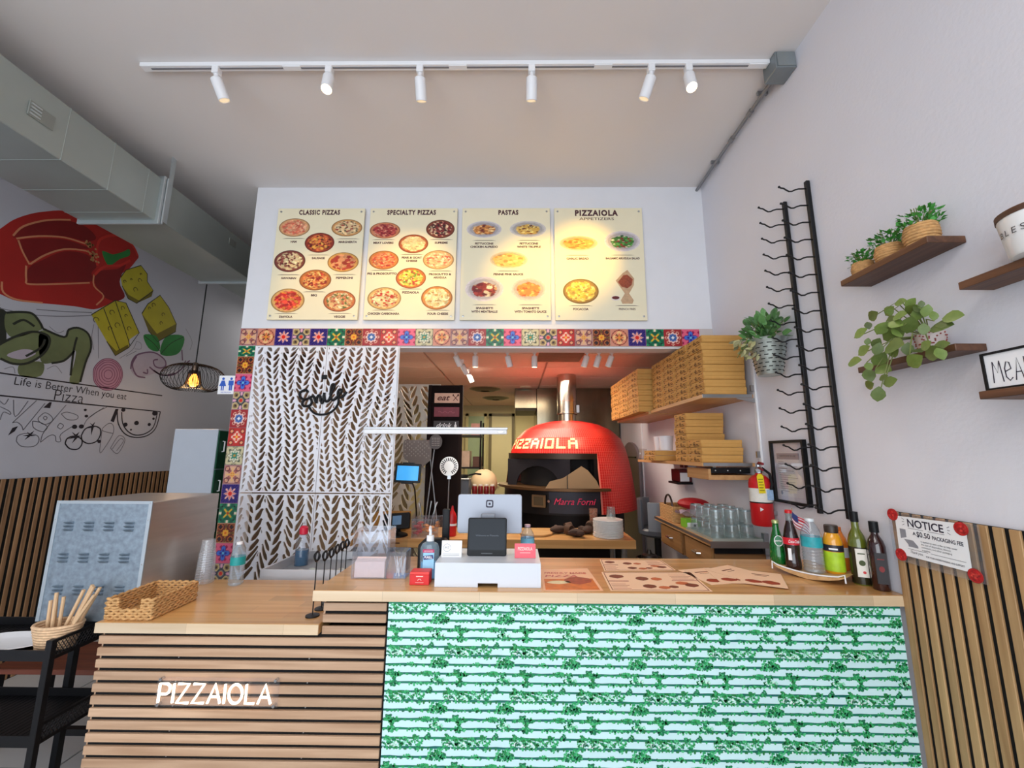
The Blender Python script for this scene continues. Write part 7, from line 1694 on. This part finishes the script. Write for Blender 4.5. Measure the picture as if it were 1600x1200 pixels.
for ch in 'PIZZAIOLA':
    g = GLY[ch]; lt = MB()
    for c in range(len(g[0])):
        for r in range(5):
            if g[r][c] == '1':
                a0 = aL+(aR-aL)*(c0+c)/nc+.001; a1 = aL+(aR-aL)*(c0+c+1)/nc-.001
                z1 = zr1-(zr1-zr0)*r/5-.0006; z0 = zr1-(zr1-zr0)*(r+1)/5+.0006; q0, q1 = rad(z0)+.006, rad(z1)+.006
                lt.add([(OX+q0*math.cos(a0), OY+q0*math.sin(a0), z0), (OX+q0*math.cos(a1), OY+q0*math.sin(a1), z0), (OX+q1*math.cos(a1), OY+q1*math.sin(a1), z1), (OX+q1*math.cos(a0), OY+q1*math.sin(a0), z1)], [(0, 1, 2, 3)])
    c0 += len(g[0])+1; obj('mosaic_letter', lt, LETM, ov)
OB = M('oven_black_steel', (26,23,24), .4, .5); OD = M('oven_chamber_dark', (18,15,16), .8); BRZ = M('oven_bronze_edge', (104,76,50), .4, .7)
B0, B1 = R(172), R(288)
def ring(r0, r1, z0, z1, a0=B0, a1=B1, n=30):
    return MB().lathe([(r0, z0), (r1, z0), (r1, z1), (r0, z1), (r0, z0)], (OX, OY, 0), n, cap=False, a0=a0, a1=a1)
obj('lintel', ring(.50, .632, 1.495, ZM), M('oven_lintel', (60,48,40), .35, .8), ov); obj('base_band', ring(.50, .672, 1.00, 1.215), OB, ov)
obj('landing_shelf', ring(.50, .735, 1.215, 1.238, R(170), R(294)), BRZ, ov)
obj('inner_chamber', MB().lathe([(.50, 1.10), (.50, ZM), (0, ZM+.05)], (OX, OY, 0), 48, cap=False), OD, ov); obj('hearth', MB().lathe([(0, 1.236), (.60, 1.236)], (OX, OY, 0), 40, cap=False), M('hearth_stone', (70,56,46), .7), ov)  # chamber wall is near-black all over
for a in (B0+.03, B1-.03): obj('jamb', ring(.50, .636, 1.238, 1.495, a-.03, a+.03, 3), OB, ov)
am = R(232); FMo_ = FRM((OX+.56*math.cos(am), OY+.56*math.sin(am), 1.238), (-math.sin(am), math.cos(am), 0), (0,0,1))
arch = [(-.42, 0), (-.30, 0)]+[(.30*math.cos(R(180-12*k)), .17*math.sin(R(12*k))) for k in range(16)]+[(.30, 0), (.42, 0), (.42, .257), (-.42, .257)]
obj('mouth_plate', MB().prism([(-.36, 0), (-.25, 0)]+[(.25*math.cos(R(180-15*k)), .19*math.sin(R(15*k))) for k in range(1, 12)]+[(.25, 0), (.36, 0), (.36, .255), (-.36, .255)], FMo_, .01), M('mouth_steel', (70,70,80), .35, .8), ov)
obj('hood_wing', MB().prism([(.26, 1.24), (.745, 1.24), (.715, 1.31), (.64, 1.40), (.585, 1.435), (.53, 1.40), (.42, 1.33), (.30, 1.30)], FB(3.715), .012, -.012), M('hood_wing_metal', (150,120,86), .45, .5, var=.15, scale=3), ov)
obj('wing_seam', MB().box(.452, .458, 3.698, 3.704, 1.24, 1.36), OB, ov)
obj('name_plate', MB().lathe([(.676, 1.02), (.682, 1.02), (.682, 1.205), (.676, 1.205)], (OX, OY, 0), 14, cap=False, a0=R(248), a1=R(287)), M('plate_slate', (50,50,60), .4, .4), ov)
am2 = R(267.5); Fn = FRM((OX+.692*math.cos(am2), OY+.692*math.sin(am2), 1.10), (-math.sin(am2), math.cos(am2), 0), (0,0,1))
text('Marra Forni', Fn, .055, M('script_pink', (236,40,96), .5), ov, shear=.35, w=.37)
am3 = R(240); Fc = FRM((OX+.684*math.cos(am3), OY+.684*math.sin(am3), 1.115), (-math.sin(am3), math.cos(am3), 0), (0,0,1))
obj('control_screen', MB().prism(rrect(-.07, .07, -.05, .06, .006), Fc, .012), M('control_frame', (130,104,74), .4, .5), ov, bevel=.002); obj('control_glass', MB().prism(rrect(-.048, .048, -.032, .042, .003), Fc, .002, .012), M('control_glass', (80,70,54), .2), ov)
obj('knob', MB().lathe([(0, 0), (.014, 0), (.012, .02), (0, .02)], n=14, M=Fc @ Matrix.Translation((.105, .01, 0))), CHROME, ov)
obj('pedestal', MB().lathe([(.56, .08), (.56, .99), (.60, 1.0)], (OX, OY, 0), 40), OB, ov); obj('plinth', MB().lathe([(0, 0), (.60, 0), (.60, .08), (0, .08)], (OX, OY, 0), 40), OB, ov)
FLU = M('flue_steel', (196,188,176), .22, 1, var=.12, scale=3, stretch=(6,6,.6))
obj('flue', MB().cyl((OX, OY, 1.875), (OX, OY, 1.98), .094, 30).cyl((OX, OY, 1.965), (OX, OY, KZ), .106, 30), FLU, ov); obj('flue_collar', MB().lathe([(.107, 1.962), (.112, 1.965), (.112, 1.985), (.107, 1.988)], (OX, OY, 0), 30, cap=False).lathe([(.107, 2.10), (.109, 2.102), (.109, 2.112), (.107, 2.114)], (OX, OY, 0), 30, cap=False), FLU, ov)
obj('flue_clamp', MB().box(OX+.095, OX+.125, OY-.06, OY-.03, 1.98, 2.06), STEEL, ov)

# ================================================================== KITCHEN REAR
hd_ = thing('exhaust_hood', 'stainless exhaust hood hanging at the back of the kitchen', 'hood', (.65, 5.8, 1.93))
HST = M('hood_steel', (140,132,112), .2, 1, var=.3, scale=2, stretch=(3,3,.5))
obj('canopy', MB().box(.27, XR-.02, 5.30, 6.3, 1.62, KZ-.006), HST, hd_, bevel=.004); obj('side_hood', MB().box(-.02, .27, 5.34, 6.2, 2.13, KZ-.006), HST, hd_, bevel=.004); obj('lip', MB().box(.265, XR-.02, 5.28, 5.30, 1.60, 1.65), M('hood_lip', (120,116,110), .3, .9), hd_)
obj('duct_riser', MB().cyl((.12, 5.7, 2.39), (.12, 5.7, 2.12), .08, 20), HST, hd_)
obj('filter', MB().box(-.01, .26, 5.36, 6.1, 2.10, 2.13), M('filter_dark', (60,54,40), .5, .6), hd_)
rcn = thing('rear_counter', 'steel counter at the back of the kitchen beside the oven', 'counter', (-.38, 4.6, 0))
obj('top', MB().box(-.74, -.205, 4.30, 4.86, 1.02, 1.05), STEEL, rcn, bevel=.002); obj('cabinet', MB().box(-.72, -.22, 4.32, 4.84, .1, 1.02), M('cabinet_dark_steel', (70,72,80), .4, .5), rcn)
for sx in (-.68, -.26): 
    for sy in (4.36, 4.80): obj('leg', MB().cyl((sx, sy, 0), (sx, sy, .1), .018), STEEL, rcn)
gm = thing('counter_machine', 'grey-blue counter appliance beside the dark column', 'appliance', (-.54, 4.42, 1.0505)); obj('case', MB().box(-.70, -.49, 4.33, 4.58, 1.0505, 1.27), M('appliance_grey_blue', (84,92,106), .4), gm, bevel=.006); obj('lid', MB().box(-.705, -.485, 4.325, 4.585, 1.27, 1.285), STEEL, gm, bevel=.003)
sr = thing('sauce_rack', 'steel rack of dark red sauce jars on the rear counter', 'rack', (-.28, 4.42, 1.0505)); obj('pan', MB().box(-.47, -.21, 4.34, 4.52, 1.0505, 1.09), STEEL, sr, bevel=.003)
for i in range(4):
    x = -.435+i*.062
    t = thing('sauce_jar', f'dark red sauce jar in the steel rack, {names[i]} from the grey appliance', 'jar', (x, 4.40, 1.0905), 'sauce jars in the steel rack')
    obj('jar_body', MB().lathe([(0, 1.0905), (.024, 1.0905), (.026, 1.10), (.026, 1.19), (.022, 1.205), (0, 1.205)], (x, 4.40, 0), 16), M('sauce_red', (110,24,24), .2, var=.3, scale=20), t); obj('cap', MB().lathe([(.022, 1.2055), (.022, 1.222), (0, 1.222)], (x, 4.40, 0), 14), M('jar_cap_white', (216,206,196), .4), t)
bb = thing('bread_bin', 'pale loaf-shaped bread cover on the rear counter', 'bin', (-.26, 4.68, 1.0505)); obj('cover', MB().sphere((-.36, 4.68, 1.0505+.16), .16, 20, 10, sx=.95, sy=.8, sz=1.0), M('bread_cover', (214,190,150), .6, bump=.3, bscale=30), bb); obj('rib', MB().tube([(-.36, 4.56+.24*k/8-.0, 1.21+.165*math.sin(math.pi*k/8)) for k in range(9)], .006, 6), M('bread_rib', (120,90,64), .6), bb)
pn = thing('black_pan', 'black pan with a long handle on the grey appliance', 'pan', (-.52, 4.45, 1.2855)); obj('pan_body', MB().lathe([(0, 1.2855), (.07, 1.2855), (.095, 1.315), (.092, 1.315), (.068, 1.29), (0, 1.29)], (-.59, 4.45, 0), 22), BLACKP, pn); obj('handle', MB().tube([(-.50, 4.44, 1.312), (-.43, 4.42, 1.33), (-.37, 4.40, 1.325)], .009, 8), BLACKP, pn)
wsf = thing('rear_rack', 'dark wire rack of kitchen supplies behind the sign column', 'rack', (-.62, 5.4, 0))
for z in (.4, .95, 1.35, 1.75): obj('shelf', MB().box(-.86, -.44, 5.2, 5.6, z, z+.02), BLACK, wsf)
for sx in (-.85, -.45):
    for sy in (5.21, 5.59): obj('post', MB().cyl((sx, sy, 0), (sx, sy, 1.95), .012, 8), BLACK, wsf)
for i, (x, z, w, h, c, lb) in enumerate(((-.66, 1.3705, .14, .20, (190,170,150), 'pale carton on the third level of the rear rack'), (-.50, 1.3705, .10, .13, (90,60,50), 'brown box on the third level of the rear rack'), (-.52, 1.7705, .12, .15, (200,150,140), 'pink box on the top of the rear rack'), (-.55, .9705, .16, .18, (206,190,150), 'pale box on the second level of the rear rack'))):
    tag(obj('supply_box', MB().box(x-w/2, x+w/2, 5.24, 5.48, z, z+h), M('supply_%d' % i, c, .6, var=.2), bevel=.002), lb, 'box', 'supplies on the rear rack')
# kitchen ceiling lights and grille
gr = thing('ceiling_grille', 'rectangular air grille in the kitchen ceiling', 'vent', (.38, 3.5, KZ-.012))
obj('frame', MB().box(.17, .60, 3.30, 3.32, KZ-.014, KZ-.004).box(.17, .60, 3.70, 3.72, KZ-.014, KZ-.004).box(.17, .19, 3.32, 3.70, KZ-.014, KZ-.004).box(.58, .60, 3.32, 3.70, KZ-.014, KZ-.004), M('grille_tan', (206,150,120), .5), gr)
lv = None
for i in range(9):
    F = Matrix.Translation((.385, 3.345+i*.042, KZ-.010)) @ Matrix.Rotation(.6, 4, 'X')
    if lv is None: o = obj('louver', MB().box(-.195, .195, -.016, .016, -.001, .001, M=F), M('grille_tan', (206,150,120), .5), gr); lv = o.data
    else: piece('louver', lv, Matrix.Translation(Vector((0, i*.042, 0))+worldloc(gr)), gr)
for i, (x, y) in enumerate(((-.42, 5.4), (-.32, 6.3))):
    t = thing('round_diffuser', ['dark round ceiling diffuser nearer the kitchen opening', 'dark round ceiling diffuser nearer the rear doors'][i], 'vent', (x, y, KZ-.03), 'round ceiling diffusers')
    obj('cone', MB().lathe([(.06, KZ-.035), (.14, KZ-.028), (.19, KZ-.006)], (x, y, 0), 26, cap=False), M('diffuser_brown', (96,84,60), .5), t); obj('rim', MB().lathe([(.19, KZ-.008), (.21, KZ-.008), (.21, KZ-.004), (.19, KZ-.004)], (x, y, 0), 26, cap=False), M('diffuser_rim', (150,136,100), .5), t)
dl = tag(obj('downlight', MB().lathe([(0, KZ-.010), (.05, KZ-.010), (.07, KZ-.014), (.075, KZ-.004), (0, KZ-.004)], (.12, 5.2, 0), 22), M('downlight_trim', (226,206,170), .4)), 'small round recessed downlight near the exhaust hood', 'ceiling light')
GK = 'spot heads on the kitchen ceiling'
KS = [(-.508, 3.30, (.35, .45, -.75), 'kitchen spot head nearest the leaf screens, angled', 0), (-.500, 3.66, (.40, .5, -.75), 'second angled kitchen spot head behind the first', 0), (-.49, 4.08, (.35, .3, -.8), 'third angled kitchen spot head, lit, furthest in', 1), (-.342, 3.305, (.0, .05, -1), 'upright lit kitchen spot head in the middle of the ceiling', 1), (-.075, 3.30, (.25, .2, -1), 'tilted kitchen spot head before the air grille', 0), (.150, 3.30, (0, .05, -1), 'upright lit kitchen spot head at the grille edge', 1), (.585, 3.295, (-.3, .15, -1), 'first of three kitchen spot heads beyond the grille', 0), (.685, 3.294, (-.3, .15, -1), 'second of three kitchen spot heads beyond the grille', 0), (.79, 3.293, (-.36, .2, -1), 'third of three kitchen spot heads, nearest the pizza boxes', 0)]
for x, y, d, lb, lit in KS:
    tip = spot_head(x, y, KZ-.004, d, lb, lit, GK, .9)
spot('kitchen_spot_beam', (-.34, 3.31, 2.20), (-.2, 3.5, .9), 30, (1, .86, .66), 75, .8); spot('kitchen_spot_beam', (.15, 3.31, 2.20), (.35, 4.2, 1.6), 20, WARM, 60, .8); spot('kitchen_spot_beam', (-.40, 4.15, 2.22), (.1, 4.3, 1.7), 18, WARM, 70, .8); spot('kitchen_spot_beam', (.70, 3.35, 2.20), (.5, 4.0, 1.3), 25, WARM, 70, .8)

# ================================================================== TRAY BEHIND THE LOW COUNTER
dr = thing('drip_tray', 'shallow grey tray with small scraps behind the low counter', 'tray', (-1.02, 2.26, .9355)); SZ = .9355
obj('base', MB().box(-1.235, -.80, 2.09, 2.46, SZ, SZ+.006), M('tray_grey', (150,152,156), .5, .2), dr)
obj('rim', MB().box(-1.24, -.795, 2.084, 2.094, SZ, SZ+.050).box(-1.24, -.795, 2.456, 2.466, SZ, SZ+.050).box(-1.24, -1.23, 2.094, 2.456, SZ, SZ+.050).box(-.805, -.795, 2.094, 2.456, SZ, SZ+.050), M('tray_rim', (196,196,200), .4, .2), dr, bevel=.002)
for i in range(6):
    o = obj('scrap', MB().sphere((-1.14+.05*i, 2.16+.02*(i % 3), SZ+.018), .016, 10, 6, sx=1.4, sy=.9, sz=.7), M('scrap_pale', (196,200,190), .6, var=.2)); tag(o, f'pale crumpled scrap lying in the grey tray, {names[i]} from the tile column', 'scrap', 'scraps in the grey tray')
t = thing('squeeze_bottle', 'clear squeeze bottle with a red cap and blue liquid by the leaf screens', 'bottle', (-1.17, 2.34, SZ+.0065)); z = SZ+.0065
obj('bottle_body', MB().lathe([(0, z), (.036, z), (.036, z+.13), (.02, z+.155), (.014, z+.16)], (-1.17, 2.34, 0), 20, cap=False), CLEAR, t); obj('liquid', MB().lathe([(0, z+.002), (.034, z+.002), (.034, z+.08), (0, z+.08)], (-1.17, 2.34, 0), 18), M('teal_liquid', (30,86,120), .2), t)
obj('cap', MB().lathe([(.016, z+.158), (.022, z+.162), (.022, z+.195), (.012, z+.205), (0, z+.205)], (-1.17, 2.34, 0), 14), M('cap_red', (206,30,60), .4), t)
